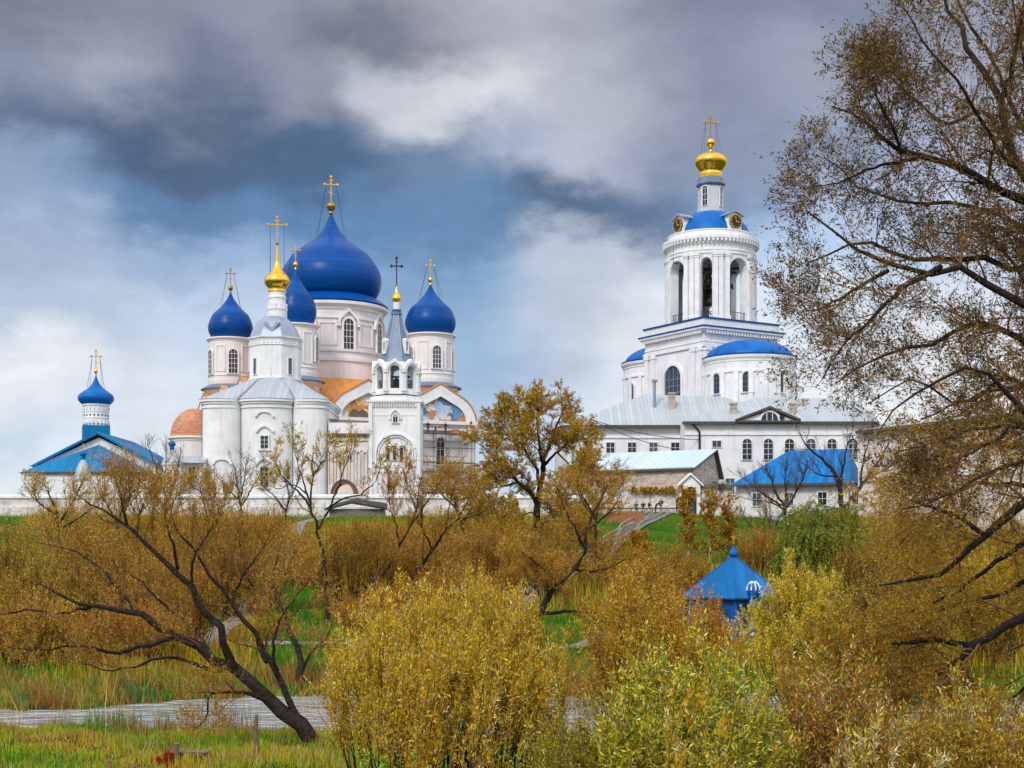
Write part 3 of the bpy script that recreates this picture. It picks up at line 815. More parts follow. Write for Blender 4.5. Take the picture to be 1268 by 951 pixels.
    window(o, 0, y0 - .02, c.z(555, y0), 0, 9.2 * k, 15 * k, arch=False, frame=.2, proud=.14, bars=(1, 2))
    window(o, 0, y0 - .02, c.z(602, y0), 0, 10 * k, 23 * k, arch=False, frame=.2, proud=.14, bars=(1, 3))
    def hood(x, y, z, w, h):
        t = MB()
        t.M = Matrix.Translation((x, y, z))
        t.ring([(-w / 2, 0), (-w * .25, h * .55), (0, h), (w * .25, h * .55), (w / 2, 0)], [(-w / 2 + .2, -.3), (-w * .22, h * .3), (0, h - .35), (w * .22, h * .3), (w / 2 - .2, -.3)], .05, -.22)
        t.build('window_hood', M['trim'], o)
    hood(0, y0, c.z(533, y0), 24 * k, 8 * k); hood(0, y0, c.z(574, y0), 26 * k, 9 * k)
    for px, py, i in ((331, 512, 1), (278, 571, 0), (384, 571, 2)):
        y = yl(px, i); t = MB(); t.M = Matrix.Translation((c.x(px), y, c.z(py + 4, y)))
        t.ring([(1.3 * cos(pi * j / 10), .85 * sin(pi * j / 10)) for j in range(10, -1, -1)], [(1.0 * cos(pi * j / 10), .6 * sin(pi * j / 10)) for j in range(10, -1, -1)], .3, -.18)
        t.build('window_hood', M['trim'], o)
    for py in (557, 604): t = MB(); t.box(0, y0 - .05, c.z(py, y0), 15 * k, .3, .22); t.build('window_sill', M['trim'], o)
    window(o, c.x(281), yl(281, 0) - .02, c.z(610), R_(-8), .9, 1.2, arch=False, frame=.18, proud=.12, bars=(0, 0))
    for px in (299, 363, 251.5):
        MB().tube([(c.x(px), -.25, .3), (c.x(px), -.25, zt - 1), (c.x(px), -.55, zt - .3), (c.x(px), -.6, zt)], .13, 8).build('downpipe', M['pipe'], o)
nativity()

# ------------------------------------------------------------------ tent-roofed tower and the gallery beside it
t_ = B('tent_bell_tower', 488.5, 186, 'slim white bell tower with a steep slate-blue tent roof and open belfry', 'bell tower', base=11.05)
def tent_tower():
    o = t_.o; c = t_; k = c.k()
    hw = 31.5 * k; zt = c.z(496)
    w = MB(); w.box(0, hw, zt / 2 - .5, 2 * hw, 2 * hw, zt + 1); w.build('wall', M['white'], o)
    t = MB()
    for z, e, h in ((zt - .25, .45, .28), (zt - .05, .7, .3), (zt - 1.9, .12, .2), (c.z(577), .18, .4), (c.z(640), .3, 1.5)):
        t.box(0, hw, z, 2 * hw + e, 2 * hw + e, h)
    for i in range(19): t.box(-hw + .25 + i * (2 * hw - .5) / 18, -.1, zt - .62, .16, .28, .42)
    t.M = Matrix.Translation((c.x(489.8), 0, c.z(577)))
    for ro, ri, y in ((25.5 * k, 23.4 * k, -.34), (22.2 * k, 20.6 * k, -.2)):
        f = lambda r: [(r * cos(pi * j / 24), r * sin(pi * j / 24) + 15 * k) for j in range(24, -1, -1)]
        t.ring([(-ro, 0)] + f(ro) + [(ro, 0)], [(-ri, 0)] + f(ri) + [(ri, 0)], .05, y)
    t.M = Matrix.Identity(4)
    for sx in (-1, 1): t.box(sx * (hw - .2), -.08, zt * .5, .5, .3, zt)
    t.build('wall_trim', M['trim'], o)
    for px in (480.5, 488.8, 497.2): window(o, c.x(px), -.02, c.z(569.5), 0, 4.4 * k, 17.5 * k, frame=.13, proud=.12, bars=(0, 1), fm=M['buff'])
    window(o, c.x(489.6), -.02, c.z(523), 0, 5.6 * k, 10 * k, frame=.18, proud=.15, bars=(1, 1), surround=True)
    q = MB()
    for px in (470, 477, 484, 491, 498, 505): q.M = Matrix.Translation((c.x(px), 0, c.z(616))); q.ring(arch_pts(5.8 * k, 34 * k), arch_pts(4.4 * k, 32 * k), .03, -.2)
    q.build('blind_arcade', M['buff'], o)
    # belfry octagon with real arched openings
    yc = hw; R = 29.5 * k; kk = c.k(0)
    z0, z1 = c.z(487), c.z(447)
    p = MB(); p.slab([((R + .5) * cos(a), yc + (R + .5) * sin(a)) for a in np.arange(8) * pi / 4 + pi / 8], zt, zt + .7)
    ap = R * cos(pi / 8); fw = 2 * R * sin(pi / 8)
    ow = fw * .5; zs = c.z(480) ; oh = c.z(450) - zs
    for i in range(8):
        p.M = Matrix.Translation((0, yc, 0)) @ Matrix.Rotation(i * pi / 4, 4, 'Z') @ Matrix.Translation((0, -ap, 0))
        D = .85
        p.box(-(fw + ow) / 4 , D / 2, (z0 + z1) / 2, (fw - ow) / 2, D, z1 - z0)
        p.box((fw + ow) / 4, D / 2, (z0 + z1) / 2, (fw - ow) / 2, D, z1 - z0)
        p.box(0, D / 2, (z0 + zs) / 2, ow, D, zs - z0)
        ar = [(ow / 2 * cos(pi * j / 12), zs + oh - ow / 2 + ow / 2 * sin(pi * j / 12)) for j in range(13)]
        p.prism([(ow / 2, z1)] + ar + [(-ow / 2, z1)], .001, D - .001)
    p.M = Matrix.Identity(4)
    p.build('belfry', M['white'], o, smooth=20)
    t = MB()
    for i in range(8):
        t.M = Matrix.Translation((0, yc, 0)) @ Matrix.Rotation(i * pi / 4, 4, 'Z') @ Matrix.Translation((0, -ap, 0))
        f = lambda r, tip: [(r * cos(pi * j / 16), z1 - 1.1 + r * .95 * sin(pi * j / 16) * (1 + tip * max(0, 1 - abs(j - 8) / 3) ** 1.4)) for j in range(16, -1, -1)]
        t.ring(f(fw * .52, .3), f(fw * .37, .15), .5, -.3)
        t.ring(f(fw * .36, .15), f(fw * .28, .05), .45, -.12)
        for sx in (-1, 1): t.box(sx * (fw / 2), .1, (z0 + z1) / 2 - .4, .42, .5, z1 - z0 - .9); t.box(sx * fw / 2, .05, z1 - 1.3, .6, .65, .3); t.box(sx * fw / 2, .05, z0 + .5, .6, .65, .35)
    t.build('kokoshnik', M['trim'], o)
    t = MB()
    for i in range(8):
        t.M = Matrix.Translation((0, yc, 0)) @ Matrix.Rotation(i * pi / 4, 4, 'Z') @ Matrix.Translation((0, -ap + .3, zs))
        for j in range(5): t.box(-ow / 2 + ow * (j + .5) / 5, 0, .55, .06, .06, 1.1)
        t.box(0, 0, 1.1, ow, .09, .08)
    t.build('railing', M['iron'], o)
    b = MB(); b.lathe([(.75, z1 - 3.4), (.7, z1 - 3.2), (.5, z1 - 2.6), (.42, z1 - 2.1), (.2, z1 - 1.9), (.05, z1 - 1.85)], 20, 0, yc); b.build('bell', M['bell'], o)
    b = MB(); b.box(0, yc, z1 - 1.7, 2 * ap - .4, .25, .25); b.build('bell_beam', M['wood'], o)
    # tent
    zz = lambda y: c.z(y, yc)
    s = MB(); off = pi / 8
    s.lathe([(25.5 * k, c.z(449)), (21.5 * k, zz(444)), (17.3 * k, zz(430)), (6.2 * k, zz(391)), (7.6 * k, zz(390)), (7.6 * k, zz(387.5)), (5.4 * k, zz(387)), (5.4 * k, zz(385.5)), (6.6 * k, zz(385)), (6.6 * k, zz(383.5)), (4.3 * k, zz(383))], 8, 0, yc, off=off)
    s.build('tent_roof', M['tent'], o, smooth=20)
    rb = MB()
    for i in range(8):
        a = off + i * pi / 4
        rb.tube([(21.6 * k * cos(a), yc + 21.6 * k * sin(a), zz(444)), (17.4 * k * cos(a), yc + 17.4 * k * sin(a), zz(430)), (6.3 * k * cos(a), yc + 6.3 * k * sin(a), zz(391))], .1, 5)
    rb.build('roof_rib', M['tin'], o)
    MB().lathe([(4.2 * k, zz(384)), (4.2 * k, zz(374))], 20, 0, yc).build('neck', M['trim'], o)
    g = [(.6, 355), (1.4, 359), (2.4, 362), (4.2, 365), (6.0, 369), (5.7, 372), (4.3, 374.5)]
    MB().lathe([(q_[0] * k, zz(q_[1])) for q_ in smoothprof(g, 24)][::-1], 28, 0, yc).build('gilded_onion', M['gold'], o)
    MB().ball(0, yc, zz(353), 1.5 * k, 12).build('finial', M['oldgold'], o)
    cross(o, 0, yc, zz(353), zz(318.5) - zz(353), M['iron'], w=6.4 * k, foot=False)
    for i in range(4):     # lucarnes on alternate faces
        az = R_(45 + 90 * i)
        lu = MB(); lu.M = Matrix.Translation((0, yc, 0)) @ Matrix.Rotation(az, 4, 'Z') @ Matrix.Translation((0, -17.6 * k, zz(440)))
        h = 16 * k; w2 = 6 * k
        lu.box(-w2 * .4, 0, h / 2, w2 * .22, .7, h); lu.box(w2 * .4, 0, h / 2, w2 * .22, .7, h); lu.box(0, .1, .2, w2, .8, .4); lu.box(0, .1, h, w2 * 1.1, .85, .22)
        lu.ring([(w2 * .52 * cos(pi * j / 10), h + w2 * .62 * sin(pi * j / 10)) for j in range(10, -1, -1)], [(w2 * .22 * cos(pi * j / 10), h + w2 * .25 * sin(pi * j / 10)) for j in range(10, -1, -1)], .35, -.35)
        lu.box(0, .45, h / 2, w2 * .7, .2, h)
        lu.build('lucarne', M['trim'], o)
        p = MB(); p.M = lu.M; p.box(0, .3, h * .5, w2 * .52, .1, h * .75); p.build('lucarne_louvre', M['tent'], o)
tent_tower()

g_ = B('gallery', 431, 187.5, 'low white gallery range with pinkish blind arcade joining the white church to the tent tower', 'gallery', base=11.05)
def gallery():
    o = g_.o; c = g_; k = c.k()
    x0, x1 = c.x(405.5), c.x(456.5); w = x1 - x0; xm = (x0 + x1) / 2
    z = c.z(539)
    b = MB(); b.box(xm, 4, z / 2 - .5, w - .1, 8, z + 1); b.build('wall', M['buff'], o)
    b = MB(); b.box(xm, 4, (z + c.z(523)) / 2 + .1, w - .1, 7, c.z(523) - z - .2); b.build('parapet', M['white'], o)
    b = MB(); b.box(xm, 3.9, z + .05, w - .08, 8.9, .32); b.build('eave', M['eave'], o)
    b = MB(); b.box(xm, 3.95, z - .5, w - .09, 8.3, .5); b.box(xm, 3.95, c.z(557), w - .09, 8.25, .3)
    for i in range(6):
        b.M = Matrix.Translation((x0 + (i + .5) * w / 6, 0, c.z(598)))
        b.ring(arch_pts(5.6 * k, 40 * k), arch_pts(4.0 * k, 38 * k), .05, -.22)
    b.build('blind_arcade', M['wallwhite'], o)
    window(o, c.x(433.5), -.02, c.z(570), 0, 4.2 * k, 8 * k, arch=True, frame=.12, proud=.1, bars=(0, 0), fm=M['buff'])
    b = MB(); b.box(c.x(412.5), 1.2, c.z(528) + .3, 1.0, .9, 1.2); b.box(c.x(412.5), 1.2, c.z(528) + 1.0, 1.3, 1.1, .15); b.build('vent_stack', M['greywood'], o)
gallery()

# round-topped porch canopy in front of the gallery
pc = B('porch_canopy', 427, 181, 'brown half-round arched porch canopy rising above the white wall', 'porch canopy', base=11.05)
def porch():
    o = pc.o; k = pc.k(); z = pc.z(612); r = 15.5 * k
    f = lambda r, e=1: [(r * cos(pi * j / 20), z + r * 1.12 * sin(pi * j / 20)) for j in range(20, -1, -1)]
    b = MB(); b.ring(f(r), f(r - .42), -1.2, 1.6); b.build('arched_roof', M['plank'], o)
    b = MB(); b.ring(f(r + .06), f(r - .18), -1.3, -1.2); b.build('roof_edge', M['eave'], o)
    b = MB()
    for sx in (-1, 1):
        for y in (-1.0, 1.4): b.box(sx * (r - .25), y, z / 2 - .2, .25, .25, z + .4)
    b.build('post', M['wood'], o)
porch()

# ------------------------------------------------------------------ small church at the far left
s_ = B('small_church', 115, 192, 'small white church with steel-blue gabled roof, white drum and single blue onion', 'church', base=11.1)
def small_church():
    o = s_.o; c = s_; k = c.k()
    x0, x1 = c.x(35), c.x(194); xm = c.x(116)
    ze = c.z(577); za = c.z(536)
    b = MB(); b.prism([(x0 + .4, -1), (x1 - .4, -1), (x1 - .4, ze + .3), (xm, za - .45), (x0 + .4, ze + .3)], 2.5, 20); b.build('wall', M['white'], o, smooth=0)
    r = MB()
    for xe in (x0, x1):
        s = 1 if xe > xm else -1
        d = Vector((xe - xm, 0, ze - za)).normalized(); n = Vector((-d.z * s, 0, d.x * s)) * .28
        r.prism([(xm, za), (xe + d.x * .15, ze + d.z * .15), (xe + d.x * .15 + n.x, ze + d.z * .15 + n.z), (xm, za + .33)], 1.7, 20.5)
    r.build('roof', M['teal'], o, smooth=0)
    # lower hipped roof in front
    xf0, xf1 = c.x(31.5), c.x(190); zf = c.z(585); zt = c.z(549)
    r = MB(); r.add([(xf0, -1.6, zf), (xf1, -1.6, zf), (xm, 2.45, zt), (xf0 + .5, 2.45, zf), (xf1 - .5, 2.45, zf)], [(0, 1, 2), (0, 2, 3), (1, 4, 2), (0, 3, 4, 1)])
    r.build('hip_roof', M['teal'], o, smooth=0)
    b = MB(); b.box((xf0 + xf1) / 2, -1.5, zf - .14, xf1 - xf0 + .2, .25, .22); b.build('eave', M['eave'], o)
    b = MB(); b.box((xf0 + xf1) / 2, .6, zf / 2 - .65, xf1 - xf0 - .8, 3.7, zf + .7); b.build('front_wall', M['white'], o)
    b = MB()
    for px in (46, 150, 180): b.box(c.x(px), -1.35, zf / 2 - .3, .5, .3, zf - .4)
    b.build('pilaster', M['trim'], o)
    yc = 8.0; zz = lambda y: c.z(y, yc); kk = c.k(yc); x = c.x(118.8, yc)
    b = MB(); b.box(x, yc, (za + zz(532)) / 2 - .3, 32 * kk, 32 * kk, zz(532) - za + 1.6, R_(20)); b.build('drum_base', M['teal'], o)
    b = MB(); b.lathe([(15.4 * kk, zz(534)), (15.4 * kk, zz(503.5)), (16.6 * kk, zz(503)), (16.6 * kk, zz(500.5))], 36, x, yc)
    for j, py in enumerate((529, 519, 511)):
        b.lathe([(15.4 * kk, zz(py)), (15.9 * kk, zz(py - .3)), (15.9 * kk, zz(py - 1.5)), (15.4 * kk, zz(py - 1.8))], 36, x, yc)
    for i in range(20):
        a = 2 * pi * i / 20; b.box(x + 15.7 * kk * cos(a), yc + 15.7 * kk * sin(a), zz(524), .18, .16, .45, a); b.box(x + 15.7 * kk * cos(a + .15), yc + 15.7 * kk * sin(a + .15), zz(506.5), .2, .18, .35, a)
    b.build('drum', M['trim'], o)
    b = MB()
    for i in range(20):
        a = 2 * pi * i / 20 + .157
        for py in (526, 515): b.box(x + 15.45 * kk * cos(a), yc + 15.45 * kk * sin(a), zz(py), .06, .16, .3, a)
    b.build('drum_slot', M['glass'], o)
    g = [(.8, 465.5), (2.2, 470), (4.5, 475), (9, 480.5), (15, 485), (20, 489), (21.8, 493), (20.6, 497), (16.8, 501)]
    MB().lathe([(q[0] * kk, zz(q[1])) for q in smoothprof(g, 36)][::-1], 56, x, yc).build('dome', M['azure2'], o)
    finial(o, x, yc, zz(466), zz(456), 2.1 * kk, M['gold'])
    cross(o, x, yc, zz(457), zz(433.5) - zz(457), M['gold'], w=6 * kk, stays=(13 * kk, 24 * kk))
small_church()

def wall_turret(px, d, y_dome0, y_dome1, y_ball, y_tip, rpx, label, gold):
    c = B('wall_turret', px, d, label, 'turret', base=11.05, group='cupola turrets of the monastery wall')
    o = c.o; k = c.k(); r = rpx * k
    z0 = c.z(y_dome0)
    MB().lathe([(r, -.6), (r, z0 - .4), (r * 1.12, z0 - .3), (r * 1.12, z0), (r * .95, z0 + .02)], 28).build('wall', M['white'], o)
    H = c.z(y_dome1) - z0
    MB().lathe([(r * 1.18, z0), (r * 1.02, z0 + H * .2), (r * .86, z0 + H * .5), (r * .55, z0 + H * .78), (r * .3, z0 + H * .93), (r * .24, z0 + H)], 12).build('cupola', M['longroof'], o)
    zb = c.z(y_ball); zb0 = z0 + H
    hb = zb - zb0
    MB().lathe([(r * .24, zb0 - .05), (r * .3, zb0 + hb * .2), (r * .22, zb0 + hb * .3), (r * .44, zb0 + hb * .55), (r * .4, zb0 + hb * .72), (r * .1, zb0 + hb * .95), (.05, zb)], 24).build('onion', M['azure2'], o)
    if gold: cross(o, 0, 0, zb - .1, c.z(y_tip) - zb, M['gold'], w=.3, foot=False, fancy=False)
wall_turret(103, 180, 591, 569, 558, 548, 9.5, 'little wall turret with pale blue cupola before the small blue-roofed church', True)
wall_turret(213, 182, 573, 557, 545, 543, 11, 'little wall turret with bluish cupola and blue ball just left of the white church', False)
lw = B('low_roof_range', 231, 184, 'low white range with grey-blue sheet roof between the turret and the white church', 'outbuilding', base=11.05)
def low_range():
    c = lw; o = c.o
    x0, x1 = c.x(206), c.x(250)
    b = MB(); b.box((x0 + x1) / 2, 4, c.z(573) / 2 - .4, x1 - x0, 6, c.z(573) + .8); b.build('wall', M['white'], o)
    m = MB(); m.M = Matrix(((0, 1, 0, 0), (1, 0, 0, .6), (0, 0, 1, 0), (0, 0, 0, 1))); m.prism([(-.6, c.z(573)), (3.6, c.z(562)), (7.6, c.z(573))], x0 - .2, x1 + .1)
    m.build('roof', M['longroof'], o, smooth=0)
    for px in (217, 236): window(o, c.x(px), .98, c.z(590), 0, .9, 1.3, arch=False, frame=.15, proud=.1, bars=(1, 1))
low_range()

# ------------------------------------------------------------------ great bell tower on the right
bt = B('bell_tower', 880, 225, 'great white bell tower with clock dormers, pale blue cap roofs and gilded bulb on top', 'bell tower', base=11.1)
def bell_tower():
    o = bt.o; c = bt; k = c.k()
    z = c.z
    YAW = R_(-5.5 + 45)    # right face looks this way; the near corner is at about -6 degrees
    side = 81.5 * math.sqrt(2) * k; hs = side / 2
    zt = z(421)
    Fm = {a: Matrix.Rotation(R_(a), 4, 'Z') for a in (-58.5, 31.5, 121.5, 211.5)}
    m0 = Fm[31.5]
    b = MB(); b.M = m0; b.box(0, 0, zt / 2 - .5, side, side, zt + 1); b.build('wall', M['white'], o)
    t = MB(); t.M = m0
    for y0, y1, e in ((440, 436.5, .55), (434, 432.5, .25), (421.5, 419.5, 1.0), (419.5, 417, 1.5), (456, 454.5, .0)):
        if e: t.box(0, 0, (z(y0) + z(y1)) / 2, side + e, side + e, z(y1) - z(y0))
    t.box(0, 0, (z(416) + z(406.5)) / 2, side + .3, side + .3, z(406.5) - z(416))
    for a in (-58.5, 31.5):
        t.M = Fm[a]
        for i in range(26): t.box(-hs + .3 + i * (side - .6) / 25, -hs - .35, z(422.8), .28, .5, .38)
        for x in (-hs + .7, -hs + 2.4, hs - .7, hs - 2.4): t.box(x, -hs - .1, z(440) / 2, 1.0, .5, z(440)); t.box(x, -hs - .15, z(443), 1.3, .6, .45)
    t.M = Matrix.Identity(4)
    t.build('cornice', M['trim'], o)
    s = MB(); s.M = m0
    s.box(0, 0, z(416.3), side + 1.7, side + 1.7, .22); s.box(0, 0, z(405.8), side + .6, side + .6, .25)
    a = hs + .25; e = 54 * k
    s.add([(-a, -a, z(405)), (a, -a, z(405)), (a, a, z(405)), (-a, a, z(405)), (-e * .7, -e * .7, z(401)), (e * .7, -e * .7, z(401)), (e * .7, e * .7, z(401)), (-e * .7, e * .7, z(401))], [(0, 1, 5, 4), (1, 2, 6, 5), (2, 3, 7, 6), (3, 0, 4, 7), (4, 5, 6, 7), (3, 2, 1, 0)])
    s.build('tier_roof', M['blue'], o, smooth=0)
    # great arched windows in the square tier
    for az in (-58.5,):
        v = Fm[az] @ Vector((0, -hs - .02, 0))
        window(o, v.x, v.y, z(506), R_(az), 33 * k, 49 * k, frame=.4, proud=.35, bars=(3, 4), barm=M['tent'])
    # round tier: real arched openings at 45 degrees
    R, Ri = 54.0 * k, 43 * k
    z0, z1, zs = z(408), z(313), z(401)
    w = MB()
    w.lathe([(R * 1.045, z(409)), (R * 1.045, z(404)), (R * 1.0, z(403.6)), (R * .3, z(403.5))], 96)
    ops = []
    for i in range(8):
        a0 = R_(-13.5 + 45 * i)
        wide = i % 2 == 1
        ops.append((a0, (14.2 if wide else 7.2) * k / R * 1.0, z(329)))
    edges = []
    for i in range(8):
        a0, ha, zt_ = ops[i]
        rr = ha * R
        nn = 14
        # spandrel above the arch
        for j in range(nn):
            t0, t1 = -1 + 2 * j / nn, -1 + 2 * (j + 1) / nn
            zb = lambda t: zt_ - rr + rr * math.sqrt(max(0, 1 - t * t)) * (1.0 if i % 2 else 1.35) - (0 if i % 2 else .35 * rr)
            w.sector(a0 + t0 * ha, a0 + t1 * ha, Ri, R, zb(t0), zb(t1), z1)
        # pier up to the next opening
        b0, hb, _ = ops[(i + 1) % 8]
        s0, s1 = a0 + ha, (b0 if i < 7 else b0 + 2 * pi) - hb
        for j in range(6): w.sector(s0 + (s1 - s0) * j / 6, s0 + (s1 - s0) * (j + 1) / 6, Ri, R, z(404), z(404), z1)
    w.build('belfry', M['white'], o, smooth=30)
    t = MB()
    for i in range(8):
        a0, ha, zt_ = ops[i]
        for sg in (-1, 1):
            for off in ((3.4,) if i % 2 else (4.0, 10.5)):
                aa = a0 + sg * (ha + R_(off))
                t.M = Matrix.Rotation(aa, 4, 'Z') @ Matrix.Translation((0, -R, 0))
                hh = z(326) - z(403)
                t.box(0, -.1, z(403) + hh / 2, .72, .42, hh); t.box(0, -.16, z(325), 1.0, .6, .5); t.box(0, -.13, z(328), .85, .5, .25); t.box(0, -.15, z(402), 1.0, .55, .6)
    t.M = Matrix.Identity(4)
    t.lathe([(R * .95, z(324.5)), (R * 1.02, z(324.3)), (R * 1.02, z(321)), (R * 1.035, z(320.5)), (R * 1.035, z(319)), (R, z(318.5))], 96)
    cornice(t, R, z(313), z(303) - z(313), 5.6 * k, 96)
    for i in range(72):
        a = 2 * pi * i / 72; t.box((R + 3.3 * k) * cos(a), (R + 3.3 * k) * sin(a), z(308.6), .55, .3, .45, a)
    t.lathe([(52.5 * k, z(304)), (52.5 * k, z(296)), (53.2 * k, z(295.6)), (53.2 * k, z(294.4)), (46 * k, z(294.2))], 96)
    t.build('belfry_trim', M['trim'], o)
    fl = MB(); fl.lathe([(.02, z(322)), (Ri * 1.01, z(322)), (Ri * 1.01, z(318)), (.02, z(318))], 48); fl.build('belfry_ceiling', M['eave'], o)
    # bells on beams and the gear inside
    b = MB()
    for az in (31.5, -58.5, -13.5, 76.5):
        q = Matrix.Rotation(R_(az), 4, 'Z'); b.M = q
        b.box(0, 0, z(334), .3, 2 * Ri - .6, .35); b.box(0, -Ri + 2.2, z(356), 3.4, .28, .28); b.box(0, -Ri + 2.6, z(343), 3.2, .25, .25)
        b.box(-.9, -Ri + 2.4, z(368), .14, .14, 9.0); b.box(1.1, -Ri + 2.6, z(372), .14, .14, 8.0)
        b.tube([(-1.6, -Ri + 2.1, z(400)), (1.2, -Ri + 3.0, z(376))], .09, 5)
        b.tube([(1.5, -Ri + 2.1, z(400)), (-1.0, -Ri + 3.0, z(384))], .09, 5)
    b.M = Matrix.Identity(4); b.build('bell_frame', M['wood'], o)
    def bell(az, r, zz_, s):
        x, y = r * sin(R_(az)), -r * cos(R_(az))
        MB().lathe([(1.0 * s, zz_ - 1.5 * s), (.95 * s, zz_ - 1.4 * s), (.70 * s, zz_ - .9 * s), (.56 * s, zz_ - .45 * s), (.48 * s, zz_ - .1 * s), (.2 * s, zz_), (.12 * s, zz_ + .25 * s)], 20, x, y).build('bell', M['bell'], o)
    for az in (31.5, -58.5, -13.5): bell(az, Ri - 2.4, z(345), .85); bell(az + 9, Ri - 2.2, z(357), .5); bell(az - 9, Ri - 2.3, z(357), .55)
    bell(0, .5, z(352), 2.2)
    rl = MB()
    for i in range(8):
        a0, ha, _ = ops[i]
        for j in range(5 if i % 2 else 3):
            a = a0 - ha + 2 * ha * (j + .5) / (5 if i % 2 else 3); rl.box(R * .94 * sin(a), -R * .94 * cos(a), z(403.5) + .6, .07, .07, 1.3)
        rl.sector(a0 - ha, a0 + ha, R * .935, R * .945, z(403.5) + 1.2, z(403.5) + 1.2, z(403.5) + 1.28)
    rl.build('railing', M['iron'], o)
    # blue cap with four clock dormers, lantern, gilded bulb
    d = [(48.5, 294.6), (46.8, 289), (44, 283.5), (38.5, 276.5), (32, 271), (26, 267.5), (17.5, 264.5)]
    MB().lathe([(q[0] * k, z(q[1])) for q in smoothprof(d, 24)], 72).build('cap_roof', M['azure2'], o)
    for i in range(4):
        az = R_(-61 + 90 * i)
        q = Matrix.Rotation(az, 4, 'Z') @ Matrix.Translation((0, -46.0 * k, z(294)))
        w_ = 20 * k; h = z(273.5) - z(294)
        p = MB(); p.M = q
        p.prism([(-w_ / 2, 0), (w_ / 2, 0), (w_ * .46, h * .85), (0, h * 1.04), (-w_ * .46, h * .85)], -.3, 3.0); cd = p.build('clock_dormer', M['white'], o)
        p = MB(); p.M = q
        for sg in (-1, 1): p.prism([(0, h * 1.06), (sg * w_ * .62, h * .82), (sg * w_ * .62, h * .82 + .22), (0, h * 1.06 + .28)], -.6, 3.2)
        p.build('dormer_roof', M['tin'], cd)
        p = MB(); p.M = q @ Matrix.Translation((0, -.42, h * .46)) @ Matrix.Rotation(pi / 2, 4, 'X')
        rc = w_ * .42
        p.lathe([(rc, -.12), (rc, .12)], 32); p.build('clock_face', M['clockface'], cd)
        p = MB(); p.M = q @ Matrix.Translation((0, -.55, h * .46))
        p.ring([(rc * 1.04 * cos(j * pi / 16), rc * 1.04 * sin(j * pi / 16)) for j in range(33)], [(rc * .95 * cos(j * pi / 16), rc * .95 * sin(j * pi / 16)) for j in range(33)], .02, -.1)
        qq = p.M.copy()
        for j in range(12): p.M = qq @ Matrix.Rotation(j * pi / 6, 4, 'Y'); p.box(0, -.03, rc * .78, .075, .08, rc * .2)
        for ang, ln, wd in ((R_(95), .55, .14), (R_(-12), .78, .10)): p.M = qq @ Matrix.Rotation(ang, 4, 'Y'); p.box(0, -.07, rc * ln * .45, wd, .06, rc * ln)
        p.M = qq; p.build('clock_hands_and_numerals', M['gold'], cd)
    MB().lathe([(16.6 * k, z(266)), (16.6 * k, z(259)), (15.2 * k, z(258.6)), (15.2 * k, z(232))], 8, off=R_(-13.5)).build('lantern', mat('pale_grey_paint', (.52, .53, .57), .8, var=.15, scale=1), o, smooth=20)
    q = MB(); q.lathe([(15.2 * k, z(232.5)), (18.6 * k, z(230)), (18.6 * k, z(228.5)), (16.2 * k, z(226)), (15.2 * k, z(221)), (13 * k, z(220.5))], 8, off=R_(-13.5)); q.build('lantern_cornice', M['tent'], o, smooth=20)
    for i in range(8):
        if i % 2: window_on(o, 0, 0, 15.2 * k * cos(pi / 8), R_(9 + 45 * i), z(257), 6.6 * k, 24 * k, frame=.14, proud=.14, bars=(1, 3))
    g = [(14.2, 221), (14.2, 215.5), (13.6, 213.5), (16.5, 209), (20.0, 203.5), (20.4, 199.5), (18.3, 195.5), (14, 192.3), (8, 190), (3.0, 188.5), (1.6, 186), (2.6, 184), (1.5, 182.5), (2.6, 181.2)]
    MB().lathe([(q_[0] * k, z(q_[1])) for q_ in smoothprof(g, 60)], 56).build('gilded_bulb', M['gold'], o)
    MB().ball(0, 0, z(176.7), 5.3 * k, 20).build('finial', M['gold'], o)
    cross(o, 0, 0, z(172), z(142.5) - z(172), M['oldgold'], w=8.8 * k, foot=False, stays=(15 * k, z(172) - z(194)))
    # rounded side wings with blue half-domes
    for sx, sy, front in ((928, -80, True), (828, 66, False)):
        y = sy * k; x = c.x(sx, y); kk = c.k(y); R2 = 55.5 * kk; zz = lambda q: c.z(q, y)
        ze = zz(449.5 if front else 455)
        wing = MB().lathe([(R2, -1), (R2, ze)], 72, x, y).build('rounded_wing', M['white'], o)
        q = MB(); cornice(q, R2, ze - .6, 1.1, 3.2 * kk, 72, x, y)
        q.lathe([(R2, ze - 2.2), (R2 + .22, ze - 2.1), (R2 + .22, ze - 1.8), (R2, ze - 1.7)], 72, x, y)
        for a in range(-80, 100, 18):
            a = R_(a); q.box(x + (R2 + .02) * sin(a), y - (R2 + .02) * cos(a), ze / 2 - 1, .7, .4, ze - 2, a)
        q.build('wing_cornice', M['trim'], wing)
        zq = ze + .45; H = (zz(422) - zz(446))
        q = MB(); q.lathe([(54.5 * kk * cos(a), zq + H * sin(a)) for a in np.linspace(0, pi / 2 - .03, 14)], 72, x, y); q.build('half_dome', M['azure2'], wing)
        q = MB(); q.lathe([(R2 + 3.3 * kk, zq - .02), (R2 + 3.3 * kk, zq + .22), (54 * kk, zq + .3)], 72, x, y); q.build('dome_edge', M['blue'], wing)
        for a in ((-54, -12, 30, 72) if front else (-60, -18)):
            window_on(o, x, y, R2, R_(a), zz(491 if front else 500), 11.5 * kk, (24.5 if front else 22) * kk, frame=.22, proud=.2, bars=(1, 3), point=.35, barm=M['tent'])
bell_tower()

